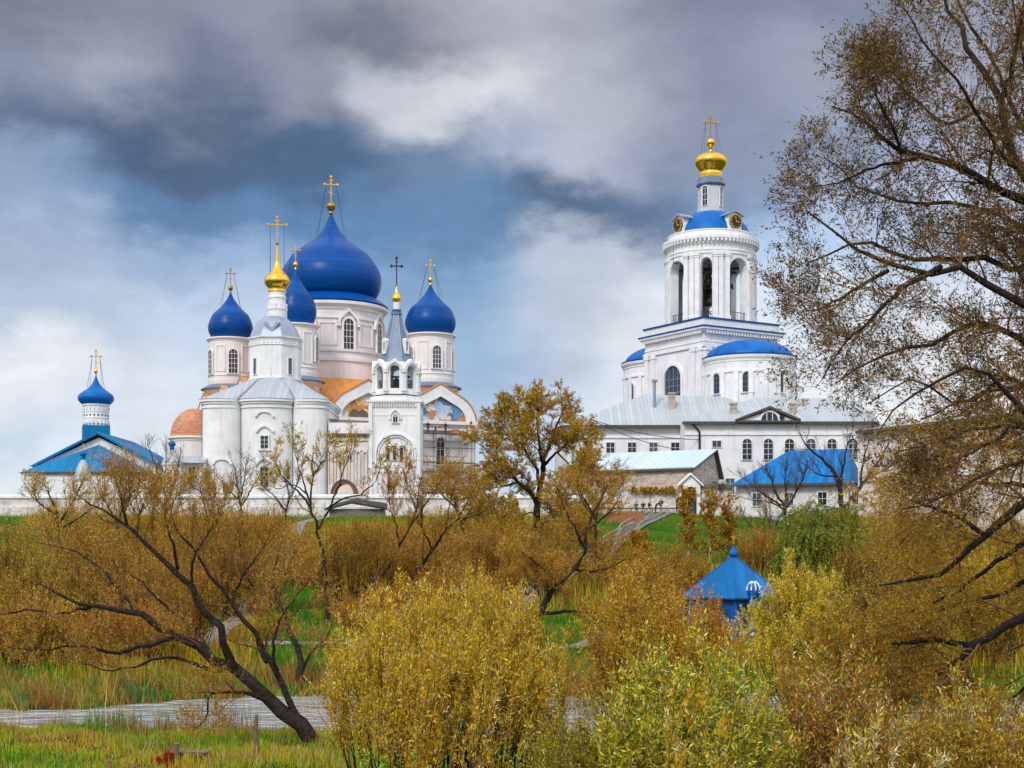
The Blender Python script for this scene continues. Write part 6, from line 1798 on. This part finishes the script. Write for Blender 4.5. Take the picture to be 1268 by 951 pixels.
make_tree('tree', 'dark leaning tree with black trunk forking up towards the brick shed', 'tree', 76, [
    ([(646, 832), (650, 798), (660, 775), (675, 755), (682, 735), (700, 712), (711, 702), (718, 688), (724, 674), (729, 655), (734, 636), (744, 615), (752, 600)], .27, .03),
    ([(672, 760), (690, 758, .8), (708, 757, 1.2), (722, 758, 1.5), (744, 769, 2), (760, 772, 2)], .12, .02),
    ([(681, 738), (677, 726, -.5), (677, 716, -.6)], .09, .06),
    ([(722, 676), (714, 658, -.8), (706, 645, -1), (698, 628, -1.2), (690, 605, -1.3)], .09, .015),
    ([(708, 704), (730, 708, .8), (752, 704, 1), (775, 692, 1.5)], .08, .015),
    ([(734, 636), (722, 615, .7), (715, 595, 1), (722, 578, 1.2)], .07, .012),
    ([(729, 655), (748, 640, 1), (765, 620, 1.4), (772, 600, 1.5)], .07, .012),
    ([(690, 722), (668, 700, -1), (650, 685, -1.5), (630, 680, -2)], .08, .015),
    ([(660, 775), (640, 760, -1), (618, 735, -1.5), (600, 728, -2)], .08, .015),
], [
    dict(n=13, ln=(.9, 2.5), ang=(30, 70), up=.25, wander=.14, K=5, tmin=.3, S=3),
    dict(n=8, ln=(.5, 1.2), ang=(25, 60), up=.3, wander=.15, K=4, tmin=.1, S=3, rmin=.008),
    dict(n=2.5, ln=(.3, .7), ang=(20, 50), up=.25, wander=.14, K=3, tmin=.1, S=3, rmin=.006),
], {1: dict(n=5, size=.12, aspect=.28, up=.1), 2: dict(n=5, size=.115, aspect=.28, up=.1)}, BROWN + [((.40, .25, .02), 4)], seed=17)

for i, (lab, d, limbs, pal, sd) in enumerate((
    ('leaning tree in the thicket left of the tent tower, trunk rising rightwards', 95, [
        ([(400, 770), (425, 742), (441, 734), (477, 707), (494, 676), (507, 653), (515, 630), (520, 605), (524, 585)], .17, .02),
        ([(494, 676), (490, 650, -.5), (483, 625, -.8), (480, 600, -1)], .07, .012), ([(507, 653), (525, 628, .8), (540, 605, 1), (552, 585, 1)], .07, .012), ([(515, 630), (505, 605, .6), (500, 580, .8)], .05, .012)], BROWN, 18),
    ('forked leaning tree right of the tent tower with sparse gold leaves', 98, [
        ([(490, 765), (500, 735), (510, 717), (532, 684), (552, 656), (567, 643), (580, 620), (590, 600)], .18, .02),
        ([(535, 680), (528, 664, -.6), (522, 651, -.8), (524, 628, -1), (530, 605, -1)], .08, .012), ([(552, 656), (556, 630, .6), (562, 605, .8), (566, 585, 1)], .06, .012), ([(567, 643), (590, 638, .8), (610, 625, 1)], .06, .012),
        ([(508, 720), (530, 716, 1), (548, 717, 1.3), (570, 712, 1.5)], .06, .012)], BROWN + [((.44, .28, .03), 3)], 19))):
    make_tree('tree', lab, 'tree', d, limbs, [
        dict(n=13, ln=(1.0, 2.8), ang=(25, 65), up=.35, wander=.14, K=5, tmin=.35, S=3),
        dict(n=8, ln=(.5, 1.3), ang=(25, 60), up=.35, wander=.15, K=4, tmin=.1, S=3, rmin=.010),
    ], {1: dict(n=9, size=.14, aspect=.28, up=.1)}, pal, seed=sd)

# bare and half-bare trees near the walls
def wall_tree(lab, d, limbs, pal, sd, nleaf, tw=None, len1=(1.2, 3.0), name='tree', nn=(11, 8), group=None, size=.18):
    return make_tree(name, lab, 'tree', d, limbs, [
        dict(n=nn[0], ln=len1, ang=(25, 60), up=.3, wander=.14, K=5, tmin=.25, S=3),
        dict(n=nn[1], ln=(.6, 1.5), ang=(25, 55), up=.3, wander=.14, K=4, tmin=.1, S=3, rmin=.012),
    ], {1: dict(n=nleaf, size=size, aspect=.3, up=.1)}, pal, twig=tw or TWIGP, seed=sd, group=group)
wall_tree('tall bare forked tree with dark trunk in front of the azure roof', 148, [
    ([(1043, 645), (1042, 630), (1039, 600), (1032, 583), (1021, 572), (1010, 562), (998, 552), (990, 535)], .34, .03),
    ([(1045, 638), (1053, 618, .5), (1066, 601, 1), (1076, 590, 1), (1085, 575, 1.2), (1098, 555, 1.5), (1108, 540, 1.5)], .28, .03),
    ([(1040, 604), (1045, 575, -1), (1050, 550, -1.4), (1058, 525, -1.6)], .15, .02), ([(1066, 601, 1), (1068, 575, 1.4), (1075, 548, 1.8), (1080, 525, 2)], .15, .02),
    ([(1076, 590, 1), (1100, 580, .6), (1118, 565, .4)], .12, .02), ([(1036, 590), (1015, 588, .5), (1000, 578, .8), (985, 568, 1)], .1, .02)], ORANGE + DUSK, 21, 1.0, len1=(1.5, 3.6))
wall_tree('bushy bare purple-brown tree before the azure-roofed house, left of the forked one', 150, [
    ([(972, 645), (972, 630), (962, 612), (955, 595), (948, 578)], .2, .03), ([(972, 632), (985, 612), (995, 590), (1000, 570)], .16, .03),
    ([(968, 626), (945, 612, .5), (930, 600, .8), (918, 590, 1)], .12, .02), ([(975, 620), (972, 595, -1), (975, 572, -1)], .12, .02), ([(972, 632), (955, 622, -1), (935, 620, -1), (915, 615, -1)], .1, .02)], DUSK, 22, .5, nn=(14, 10))
wall_tree('small dark bare tree on the slope left of the weeping willow', 122, [
    ([(960, 700), (958, 678), (960, 660), (966, 640), (975, 622)], .16, .02), ([(959, 676), (945, 662), (930, 650), (920, 640)], .1, .02), ([(960, 665), (952, 645, 1), (946, 625, 1)], .1, .02), ([(962, 655), (982, 650, 1), (998, 640, 1)], .08, .02)], ORANGE + BROWN, 23, 1.2)
wall_tree('bare grey branching tree between the small church and the white church', 150, [
    ([(206, 655), (206, 630), (203, 605), (196, 585), (188, 565), (182, 550)], .22, .03), ([(205, 625), (215, 600, .5), (220, 580, .8), (225, 560, 1)], .13, .02), ([(203, 608), (205, 580, -.8), (206, 556, -1)], .12, .02), ([(206, 630), (190, 610, .6), (176, 598, .9), (165, 580, 1)], .1, .02)], BROWN + YEL_, 24, .7, len1=(1.3, 3.2))
wall_tree('thin tree with round yellow crown before the wall left of the white church', 153, [
    ([(256, 652), (254, 630), (250, 612), (246, 598), (242, 588)], .13, .02), ([(252, 618), (258, 604, .5), (256, 592, .6)], .06, .02), ([(250, 610), (238, 602, .4), (232, 596, .6)], .06, .02)], GOLD + YEL_, 25, 6, len1=(.7, 1.5), nn=(10, 8))
wall_tree('bare brown many-branched tree just before the white church', 152, [
    ([(300, 655), (298, 632), (296, 612), (292, 592), (288, 572)], .18, .02), ([(298, 628), (310, 608, .5), (320, 590, .8), (328, 572, 1)], .11, .02), ([(297, 620), (280, 604, .5), (268, 590, .8)], .1, .02), ([(298, 615), (303, 590, -1), (305, 570, -1)], .1, .02)], BROWN + DUSK, 26, 1.6)
wall_tree('bare tree leaning over the wall right of the white church window', 140, [
    ([(352, 665), (354, 640), (358, 615), (352, 590), (346, 570)], .14, .02), ([(355, 635), (340, 615), (325, 600), (318, 585)], .1, .02), ([(357, 620), (368, 600, .8), (372, 582, 1)], .08, .02)], BROWN, 27, 1.2)
wall_tree('yellow-green leafy tree at far left before the small church', 118, [
    ([(72, 690), (74, 660), (70, 635), (62, 615), (55, 600)], .2, .03), ([(72, 650), (88, 625, .8), (98, 605, 1), (104, 590, 1.2)], .13, .02), ([(70, 638), (48, 622, -.6), (42, 608, -.8)], .1, .02), ([(74, 655), (92, 645, -1), (112, 630, -1), (122, 612, -1)], .1, .02)], YEL_, 28, 5.5, nn=(13, 9), size=.17, tw=TWIG)
wall_tree('gold half-bare tree before the blue hip roof of the small church', 112, [
    ([(150, 690), (146, 660), (150, 630), (156, 605), (160, 585)], .18, .02), ([(148, 650), (132, 625, .8), (125, 605, 1)], .1, .02), ([(151, 625), (168, 605, .8), (178, 588, 1)], .1, .02)], GOLD + BROWN, 29, 1.3, size=.16, tw=TWIG)
wall_tree('autumn tree with fine gold twigs before the scaffold', 118, [
    ([(575, 690), (572, 655), (565, 625), (556, 600), (550, 580)], .18, .02), ([(572, 650), (588, 620, .8), (596, 598, 1)], .1, .02), ([(566, 630), (545, 610, .6), (535, 590, .9)], .1, .02)], GOLD + OLIVE, 30, 8, size=.16, tw=TWIG, nn=(13, 9))
wall_tree('small golden tree before the pale roof of the brick shed', 116, [
    ([(738, 680), (738, 650), (742, 625), (748, 600), (750, 585)], .14, .02), ([(739, 645), (722, 622, .6), (712, 600, .8)], .09, .02), ([(742, 630), (760, 612, .6), (772, 598, .8)], .08, .02)], GOLD, 31, 4, size=.16, tw=TWIG)
for i, (px, yt, d, lab) in enumerate(((852, 612, 128, 'slim orange birch with white stem, left one of three beside the gateway'), (878, 618, 124, 'slim orange birch with white stem, middle one of three right of the gateway'), (902, 622, 127, 'slim orange birch with white stem, right one of three below the azure roof'),
                                     (792, 668, 118, 'low rusty birch sapling on the green slope below the resting people'))):
    yb = 712 if i < 3 else 722
    make_tree('birch_tree', lab, 'tree', d, [([(px, yb), (px + 1, (yb + yt) / 2), (px - 1, yt + 8), (px, yt)], .085, .015)], [
        dict(n=50, ln=(.9, 2.5), ang=(35, 75), up=.3, wander=.12, K=4, tmin=.2, S=3, fall=.6), dict(n=6, ln=(.3, .8), ang=(25, 60), up=.1, wander=.12, K=3, tmin=.15, S=3, rmin=.008)],
        {0: dict(n=6, size=.17, aspect=.5), 1: dict(n=10, size=.16, aspect=.5, up=.0)}, ORANGE + GOLD, bark=BIRCH, seed=40 + i, group='birches below the gateway')
# weeping willow
make_tree('weeping_willow', 'green weeping willow with hanging strands below the forked bare tree', 'tree', 104, [
    ([(1016, 735), (1015, 700), (1016, 670), (1020, 645), (1024, 630)], .22, .05),
    ([(1016, 680), (1000, 660, -.6), (988, 655, -1), (976, 668, -1.4), (970, 690, -1.6)], .1, .02), ([(1017, 665), (1034, 648, .4), (1048, 652, .8), (1060, 668, 1), (1066, 690, 1.2)], .1, .02),
    ([(1018, 655), (1012, 640, 1), (1002, 638, 1.5), (992, 650, 2)], .08, .02), ([(1018, 660), (1022, 650, -1.5), (1026, 660, -2.2), (1028, 690, -2.6)], .09, .02), ([(1017, 650), (1034, 640, 1.2), (1046, 645, 1.6)], .07, .02),
    ([(1016, 670), (1008, 660, -1.6), (1000, 668, -2.4), (996, 690, -2.8)], .08, .02)], [
    dict(n=14, ln=(.7, 1.5), ang=(30, 70), up=.3, wander=.12, K=5, tmin=.3, S=3, fall=.2, droop=.12),
    dict(n=15, ln=(1.2, 3.4), ang=(30, 80), up=-.1, wander=.04, K=8, tmin=.1, S=3, droop=.16, rmin=.008, fall=.1)],
    {0: dict(n=14, size=.2, aspect=.3), 1: dict(n=26, size=.19, aspect=.27, along=1.2, up=.0, down=.6, spread=.04)}, WEEP, seed=50)

# ---- foreground bushes
BL = [dict(n=7, ln=(.7, 1.7), ang=(14, 38), up=.45, wander=.08, K=6, tmin=.25, S=3, fall=.3),
      dict(n=5, ln=(.35, .8), ang=(15, 40), up=.45, wander=.08, K=5, tmin=.15, S=3, rmin=.004)]
make_bush('willow_bush', 'big bright yellow willow bush in the middle foreground beside the leaning trunk', 'bush', 548, 35, 330, 728, 190, YEL_,
          {0: dict(n=15, size=.10, aspect=.23, along=.9, up=.15), 1: dict(n=8, size=.095, aspect=.23, along=.95, up=.15), 's': dict(n=30, size=.09, aspect=.22, along=.8, tmin=.5)}, [dict(BL[0], tmin=.42), BL[1]], seed=61, lean=.02, r=.030, hmin=.55, dome=.40, base_w=.7)
make_bush('willow_bush', 'wide gold willow bush right of the yellow one with arching bare stems', 'bush', 800, 44, 190, 712, 90, GOLD + BROWN,
          {0: dict(n=11, size=.11, aspect=.24, along=.8, up=.05), 1: dict(n=6, size=.105, aspect=.24, along=.8, up=.05)}, [dict(BL[0], ln=(.9, 2.2), tmin=.4), dict(BL[1], ln=(.45, 1.0))], seed=62, r=.035, dome=.5, base_w=.5, hmin=.4)
FB = lambda n: {0: dict(n=7.5 * n, size=.12, aspect=.23, along=.9, up=.0, down=.2), 1: dict(n=4 * n, size=.11, aspect=.24, along=.9, up=.0, down=.15), 's': dict(n=40, size=.13, aspect=.24, along=.5, tmin=.55, spread=.01)}
SILV = [((.58, .55, .32), 2), ((.44, .36, .05), 3), ((.30, .15, .015), 3)]
for lab, px, d_, wd, top, n_s, pal, sd, hm in (
        ('green-yellow willow bush with long feathery shoots at the bottom right of centre', 860, 25, 230, 805, 85, GREENY + [((.14, .20, .02), 2.5), ((.42, .42, .03), 2.5)], 63, .35),
        ('dull gold willow bush between the big yellow bush and the feathery green one', 735, 29, 170, 900, 60, GREENY + OLIVE + [((.14, .20, .02), 4)], 163, .35),
        ('rust and silver willow bush at the bottom edge right of the feathery green one', 1010, 27, 210, 838, 80, BROWN + SILV + GREENY, 164, .35),
        ('dry brown willow bush with silvery leaf undersides in the bottom right corner', 1195, 29, 260, 868, 90, BROWN + BROWN + SILV, 64, .35)):
    make_bush('willow_bush', lab, 'bush', px, d_, wd, top, n_s, pal, FB(1), BL, seed=sd, r=.022, dome=.4, hmin=hm, base_w=.7)
make_bush('willow_bush', 'golden bush in front of the blue pavilion hiding its walls', 'bush', 858, 62, 110, 745, 45, GOLD + ORANGE,
          {0: dict(n=14, size=.13, aspect=.27, up=.0), 1: dict(n=9, size=.125, aspect=.27, up=.0)}, [dict(BL[0], ln=(.8, 1.8)), dict(BL[1], ln=(.4, .9), rmin=.007)], seed=65, r=.035, dome=.5)
make_bush('willow_bush', 'tall yellow bush just right of the blue pavilion', 'bush', 985, 60, 130, 705, 80, YEL_ + GOLD,
          {0: dict(n=14, size=.13, aspect=.27, up=.0), 1: dict(n=9, size=.125, aspect=.27, up=.0)}, [dict(BL[0], ln=(.8, 1.8)), dict(BL[1], ln=(.4, .9), rmin=.007)], seed=66, r=.035, dome=.5)
make_bush('willow_bush', 'pale olive bush in the right midground below the weeping willow', 'bush', 1060, 48, 200, 752, 100, GREENY + GOLD + GOLD,
          {0: dict(n=16, size=.12, aspect=.25, up=.0), 1: dict(n=9, size=.115, aspect=.25, up=.0)}, [dict(BL[0], ln=(.8, 1.9)), dict(BL[1], ln=(.4, .9), rmin=.006)], seed=67, r=.03, dome=.5)
make_bush('willow_bush', 'dark olive thicket bush at right under the hanging willow boughs', 'bush', 1110, 72, 150, 700, 60, OLIVE + DUSK,
          {0: dict(n=12, size=.14, aspect=.27, up=.0), 1: dict(n=9, size=.135, aspect=.27, up=.0)}, [dict(BL[0], ln=(.9, 2.0)), dict(BL[1], ln=(.4, .9), rmin=.008)], seed=68, r=.035, dome=.5)
make_bush('willow_bush', 'brown-gold thicket bush at far right behind the black limb', 'bush', 1235, 75, 150, 665, 60, GOLD + OLIVE,
          {0: dict(n=12, size=.15, aspect=.27, up=.0), 1: dict(n=9, size=.14, aspect=.27, up=.0)}, [dict(BL[0], ln=(.9, 2.2)), dict(BL[1], ln=(.4, 1.0), rmin=.008)], seed=69, r=.035, dome=.5)
for lab, px, d_, wd, top, n_s, sd, pl in (('few tall shoots with big yellow-green leaves rising right of centre in the foreground', 868, 20, 170, 795, 9, 171, [((.46, .36, .02), 3), ((.52, .34, .02), 3), ((.26, .27, .02), 2), ((.62, .58, .30), 1)]),
        ('few silvery drooping shoots at the bottom right', 1085, 21, 170, 858, 11, 172, SILV + [((.40, .40, .06), 3)]), ('few tall gold shoots with long leaves standing over the yellow bush', 545, 31, 230, 722, 30, 173, YEL_)):
    make_bush('willow_shoots', lab, 'bush', px, d_, wd, top, n_s, pl, {0: dict(n=10, size=.12, aspect=.22, along=.7, tmin=.05, spread=.008), 's': dict(n=45, size=.13, aspect=.22, along=.7, tmin=.4, spread=.008)},
              [dict(n=6, ln=(.3, .8), ang=(15, 35), up=.2, wander=.06, K=5, tmin=.3, S=3, fall=.4)], seed=sd, r=.016, dome=.3, hmin=.7, base_w=.6, lean=.08)
# ---- thickets on the slope, each clump a bush of its own
TH = [dict(n=7, ln=(.9, 2.4), ang=(12, 40), up=.5, wander=.09, K=5, tmin=.15, S=3, fall=.3), dict(n=5, ln=(.5, 1.2), ang=(15, 40), up=.5, wander=.09, K=4, tmin=.1, S=3, rmin=.009)]
for i, (px, d, wd, top, pal, lab, dens) in enumerate((
    (20, 82, 130, 655, YEL_ + OLIVE, 'yellow-green thicket bush at the left edge below the wall', 1),
    (105, 88, 140, 648, GOLD + BROWN, 'tan thicket bush left of the leaning willow crown', 1),
    (185, 92, 120, 662, BROWN, 'rust-brown thicket bush behind the leaning willow crown', 1),
    (262, 96, 110, 650, BROWN + GOLD, 'brown thicket bush below the white church', 1),
    (40, 74, 150, 760, BROWN, 'low dark brown thicket by the far path at left', .8),
    (160, 74, 140, 772, BROWN, 'low russet thicket under the leaning willow by the far path', .7),
    (440, 100, 110, 655, BROWN + GOLD, 'gold-brown thicket bush right of the slender tree', 1),
    (520, 104, 120, 668, BROWN, 'brown thicket bush behind the top of the yellow foreground bush', 1),
    (600, 108, 110, 660, OLIVE + BROWN, 'olive-brown thicket bush left of the olive-gold tree trunk', 1),
    (565, 84, 120, 712, BROWN, 'dull brown bush between the leaning trees above the yellow bush', .8),
    (670, 104, 80, 700, BROWN + GOLD, 'bronze bush behind the black leaning trunk', .7),
    (800, 90, 90, 700, GOLD, 'gold bush on the slope left of the pavilion', .9),
    (832, 95, 80, 690, GOLD + ORANGE, 'orange-gold bush behind the pavilion roof at left', .9),
    (742, 108, 90, 700, BROWN + OLIVE, 'scrubby brown bush below the hillside stairs', .4),
    (215, 128, 120, 640, BROWN + GOLD, 'brown thicket bush near the slope top below the low grey-roofed range', 1),
    (310, 132, 110, 648, BROWN, 'russet thicket bush near the slope top below the white church', 1),
    (372, 112, 90, 662, BROWN + GOLD, 'russet bush just left of the slender tree trunk', .8),
    (455, 126, 110, 664, BROWN, 'russet bush below the black felt-roofed shelter', 1),
    (555, 128, 120, 645, BROWN + OLIVE, 'gold-brown bush near the slope top below the scaffold', 1),
    (640, 118, 150, 640, OLIVE + GOLD, 'bright olive bush around the foot of the olive-gold tree', 1),
    (690, 136, 60, 650, BROWN + GOLD, 'bronze scrub left of the plank fence', .4),
    (110, 128, 130, 625, YEL_ + BROWN, 'tan bush near the slope top below the small church', 1),
    (480, 82, 120, 745, BROWN, 'low brown bush left behind the yellow foreground bush', .8),
    (215, 80, 120, 700, BROWN, 'russet bush in the middle of the left slope', 1),
    (1010, 80, 110, 720, GOLD + GREENY, 'gold bush below the weeping willow', 1),
    (1170, 90, 150, 680, OLIVE + BROWN, 'rusty bush between the black limbs at right', 1),
    (1075, 100, 90, 668, BROWN + GOLD, 'brown bush at the right foot of the weeping willow', .8),
    (1120, 118, 130, 640, BROWN + GOLD, 'brown bush on the slope right of the weeping willow', 1),
    (1215, 112, 130, 625, BROWN + OLIVE, 'gold-brown bush below the eastern range at far right', 1),
    (948, 116, 60, 668, ORANGE, 'small orange bush right of the pavilion finial', .6),
    (325, 98, 70, 690, BROWN, 'thin brown bush beside the pale hill path', .5),
)):
    make_bush('thicket_bush', lab, 'bush', px, d, wd * 1.15, top - 6, int(85 * dens), pal,
              {0: dict(n=3.2, size=.15, aspect=.26, along=.8, up=.1), 1: dict(n=2.6, size=.14, aspect=.26, along=.85, up=.1)}, TH, seed=80 + i, r=.035, base_w=.6, dome=.35, group='willow thickets on the slope')
# creeper on the stone wall, saplings by the gate
def creeper():
    rng = np.random.default_rng(5)
    o = thing('creeper', at(808, 604, 176.2), 'yellow-brown creeper hanging on the stone wall under the brick shed', 'plant')
    n = 60; P = np.empty((n, 4, 3)); base = np.array(o.location)
    P[:, 0] = base + np.stack([rng.uniform(-2.6, 2.8, n), rng.uniform(-.1, .1, n), rng.uniform(-.2, .25, n)], 1)
    for j in range(1, 4): P[:, j] = P[:, j - 1] + np.stack([rng.normal(0, .15, n), rng.normal(0, .04, n), -rng.uniform(.05, .3, n)], 1)
    link('foliage', crown_mesh('foliage', [tubes(P, np.full((n, 4), .015), 3)], [leaves(rng, P, 22, .2, OLIVE + GOLD, aspect=.5, spread=.08)], TWIG, base), o)
creeper()
wall_tree('small dark-leaved tree against the short wall right of the gateway', 160, [([(884, 645), (884, 625), (883, 608)], .07, .02), ([(884, 625), (890, 612), (893, 604)], .04, .015)], [((.05, .07, .02), 3), ((.10, .10, .02), 2), ((.3, .2, .02), 1)], 33, 5, len1=(.5, 1.1), nn=(9, 6))
make_bush('shrub', 'green-yellow shrub climbing beside the left jamb of the gateway', 'bush', 846, 165, 14, 606, 14, OLIVE + WEEP, {0: dict(n=10, size=.17, aspect=.35), 1: dict(n=8, size=.16, aspect=.35)}, [dict(TH[0], ln=(.3, .8)), dict(TH[1], ln=(.2, .5))], seed=34)

# ---- grass, reeds, weeds: nobody could count them
def blades(name, X, Y, h, w, pal, seed, lean=.35, keep=None):
    rng = np.random.default_rng(seed); n = len(X)
    Z = ground(X, Y) - .02
    a = rng.uniform(0, 2 * pi, n); H = h * rng.uniform(.5, 1.25, n) * np.clip(1 + .55 * sn(X, Y, 1.7, seed + 3) + .3 * sn(X, Y, .6, seed), .35, 2.2); wv_ = w * rng.uniform(.7, 1.4, n)
    tx, ty = np.cos(a) * wv_, np.sin(a) * wv_
    b = rng.uniform(0, 2 * pi, n); ln_ = H * lean * rng.random(n)
    p = np.stack([X, Y, Z], 1)
    V = np.stack([p - np.stack([tx, ty, 0 * tx], 1), p + np.stack([tx, ty, 0 * tx], 1),
                  p + np.stack([tx * .3 + np.cos(b) * ln_, ty * .3 + np.sin(b) * ln_, H], 1), p + np.stack([-tx * .3 + np.cos(b) * ln_, -ty * .3 + np.sin(b) * ln_, H * .98], 1)], 1)
    cols = np.array([c for c, _ in pal]); ws = np.array([q for _, q in pal], float); ws /= ws.sum()
    f = np.clip(.5 + .35 * sn(X, Y, .5, seed) + rng.normal(0, .22, n), 0, .999); cw = np.cumsum(ws)
    C = cols[np.searchsorted(cw, f).clip(0, len(pal) - 1)] * rng.uniform(.7, 1.3, (n, 1))
    me = quads(name, V.reshape(-1, 3), np.arange(n * 4).reshape(-1, 4), True)
    me.materials.append(LEAF)
    at_ = me.color_attributes.new('tint', 'FLOAT_COLOR', 'POINT')
    at_.data.foreach_set('color', np.repeat(np.concatenate([C, np.ones((n, 1))], 1), 4, 0).astype(np.float32).ravel())
    o = link(name, me); return tag(o, kind='stuff')
rng = np.random.default_rng(77)
def scatter(n, x0, x1, y0, y1, cond=None):
    Y = rng.uniform(y0, y1, n); X = rng.uniform(x0, x1, n) * Y / 50
    if cond is not None: k = cond(X, Y); X, Y = X[k], Y[k]
    return X, Y
GRASSY = [((.09, .24, .010), 2), ((.18, .34, .016), 3), ((.34, .40, .022), 4), ((.50, .40, .03), 3), ((.50, .26, .05), 1.8)]
X, Y = scatter(120000, -20, 20, 34, 54.5, lambda X, Y: (Y < bank_near(X) + .1) & ~((np.abs(Y - np.interp(X, [-15, -14.6, -13.4, -10.6, -7], [40.4, 40.4, 39.3, 36, 33])) < 1.1) & (X < -7)))
blades('meadow_grass', X, Y, .20, .016, GRASSY, 3)
HILLG = [((.03, .16, .004), 4), ((.055, .24, .005), 4), ((.12, .28, .008), 2), ((.28, .22, .025), 1)]
PATHS = [[gp(-700, 84), gp(0, 84), gp(200, 84.2), gp(360, 84.6), gp(560, 82.5), gp(680, 81), gp(735, 85.5), gp(800, 92), gp(900, 98)], stair_pts,
         [gp(255, 84.5), gp(300, 96), gp(330, 110), gp(352, 130), gp(372, 158), gp(420, 170)], [gp(600, 172), gp(720, 171.5), gp(820, 171), gp(930, 168), gp(1060, 150)]]
def off_path(X, Y):
    k = np.ones(len(X), bool)
    for pl, wd in zip(PATHS, (.75, 1.4, 1.1, 1.5)):
        for a_, b_ in zip(pl[:-1], pl[1:]):
            ax, ay, dx, dy = a_[0], a_[1], b_[0] - a_[0], b_[1] - a_[1]
            t = np.clip(((X - ax) * dx + (Y - ay) * dy) / (dx * dx + dy * dy), 0, 1)
            k &= np.hypot(X - ax - t * dx, Y - ay - t * dy) > wd
    return k
X, Y = scatter(190000, -20, 20, 61, 170, lambda X, Y: off_path(X, Y) & (Y > bank_far(X)))
blades('hill_grass', X, Y, .28, .035, HILLG, 4)
# dry scrub covering most of the bank, leaving the green patches the photo shows
def scrub_ok(X, Y):
    px = 634 + X * F / Y
    open_ = ((px > 640) & (px < 860) & (Y < 96)) | ((px > 325) & (px < 405) & (Y < 98)) | ((px > 700) & (px < 1000) & (Y > 122)) | ((px > 640) & (px < 830) & (Y > 112) & (Y < 150) & (np.abs(px - 640 - (Y - 112) * 4.2) < 28)) | ((px < 25) & (Y > 135)) | ((px > 400) & (px < 640) & (Y > 156)) | ((px > 330) & (px < 420) & (Y < 118))
    return off_path(X, Y) & ~open_ & (Y > bank_far(X) + 3) & (sn(X, Y, .16, 2.2) + rng.normal(0, .35, len(X)) > -.55)
X, Y = scatter(120000, -22, 22, 64, 164, scrub_ok)
blades('dry_scrub', X, Y, .95, .022, BROWN + OLIVE, 14, lean=.5)
REED = [((.42, .27, .10), 3), ((.34, .20, .06), 3), ((.50, .38, .18), 2), ((.22, .24, .03), 1.5), ((.08, .20, .03), 1)]
X, Y = scatter(16000, -20, -2, 50, 56, lambda X, Y: (bank_near(X) - Y < 2.2 + 1.2 * sn(X, Y, .9, 2)) & (sn(X, Y, 1.3, 5) > .1) & (bank_near(X) - Y > -.15) & (X < -9.5 + rng.normal(0, 1, len(X))))
blades('dry_reeds', X, Y, .6, .014, REED, 6, lean=.25)
X, Y = scatter(60000, -21, 4, 60, 76, lambda X, Y: (Y - bank_far(X) < 8 + 3 * sn(X, Y, .4, 3)) & (Y - bank_far(X) > -.3) & (sn(X, Y, .55, 8) > rng.normal(-.55, .35, len(X))))
blades('far_bank_reeds', X, Y, .6, .02, [((.24, .10, .035), 3), ((.38, .20, .05), 3), ((.28, .24, .03), 2), ((.08, .22, .03), 1.6), ((.50, .38, .06), 2)], 7, lean=.7)
X, Y = scatter(9000, -21, 4, 60, 72, lambda X, Y: (Y - bank_far(X) < 4) & (Y - bank_far(X) > -.1) & (sn(X, Y, .9, 1.5) > .6))
blades('green_sedge', X, Y, .95, .022, [((.02, .20, .05), 3), ((.05, .26, .06), 3), ((.20, .30, .10), 1)], 8, lean=.3)
X, Y = scatter(14000, 0, 21, 40, 50, lambda X, Y: (Y < bank_near(X)) & (Y > 41))
blades('bank_weeds', X, Y, .7, .014, REED + GRASSY, 9, lean=.4)
make_bush('shrub', 'low red-leaved shrub beside the plank table', 'bush', 207, 42.8, 26, 929, 9, [((.35, .02, .012), 3), ((.22, .03, .012), 2), ((.3, .14, .03), 1)], {0: dict(n=10, size=.07, aspect=.5), 1: dict(n=6, size=.06, aspect=.5)}, [dict(TH[0], ln=(.1, .3), n=4), dict(TH[1], ln=(.08, .2), n=3, rmin=.003)], seed=91, r=.008)
for i, (px, d, wd, top, lab) in enumerate(((457, 31.5, 12, 905, 'tall leafy green sapling shoot in front of the yellow bush, left of three'), (481, 31, 16, 922, 'leafy green shoot in front of the yellow bush, the lowest and middle of three'), (515, 31.3, 14, 920, 'leafy green shoot in front of the yellow bush, right of three'))):
    make_bush('sapling', lab, 'plant', px, d, wd, top, 4, [((.22, .36, .03), 3), ((.34, .42, .05), 2)], {0: dict(n=14, size=.08, aspect=.5), 's': dict(n=40, size=.09, aspect=.45, tmin=.3, along=.4)}, [dict(TH[0], ln=(.08, .2), n=6, rmin=.003)], seed=95 + i, r=.01, hmin=.9, group='green shoots at the near bank')

X, Y = scatter(9000, -20, 0, 38, 53, lambda X, Y: (sn(X, Y, .8, 4.4) > rng.normal(.35, .3, len(X))) & (Y < bank_near(X)))
blades('dry_stalks', X, Y, .42, .012, [((.42, .22, .06), 3), ((.30, .13, .04), 3), ((.55, .42, .18), 2), ((.20, .14, .05), 1)], 21, lean=.6)
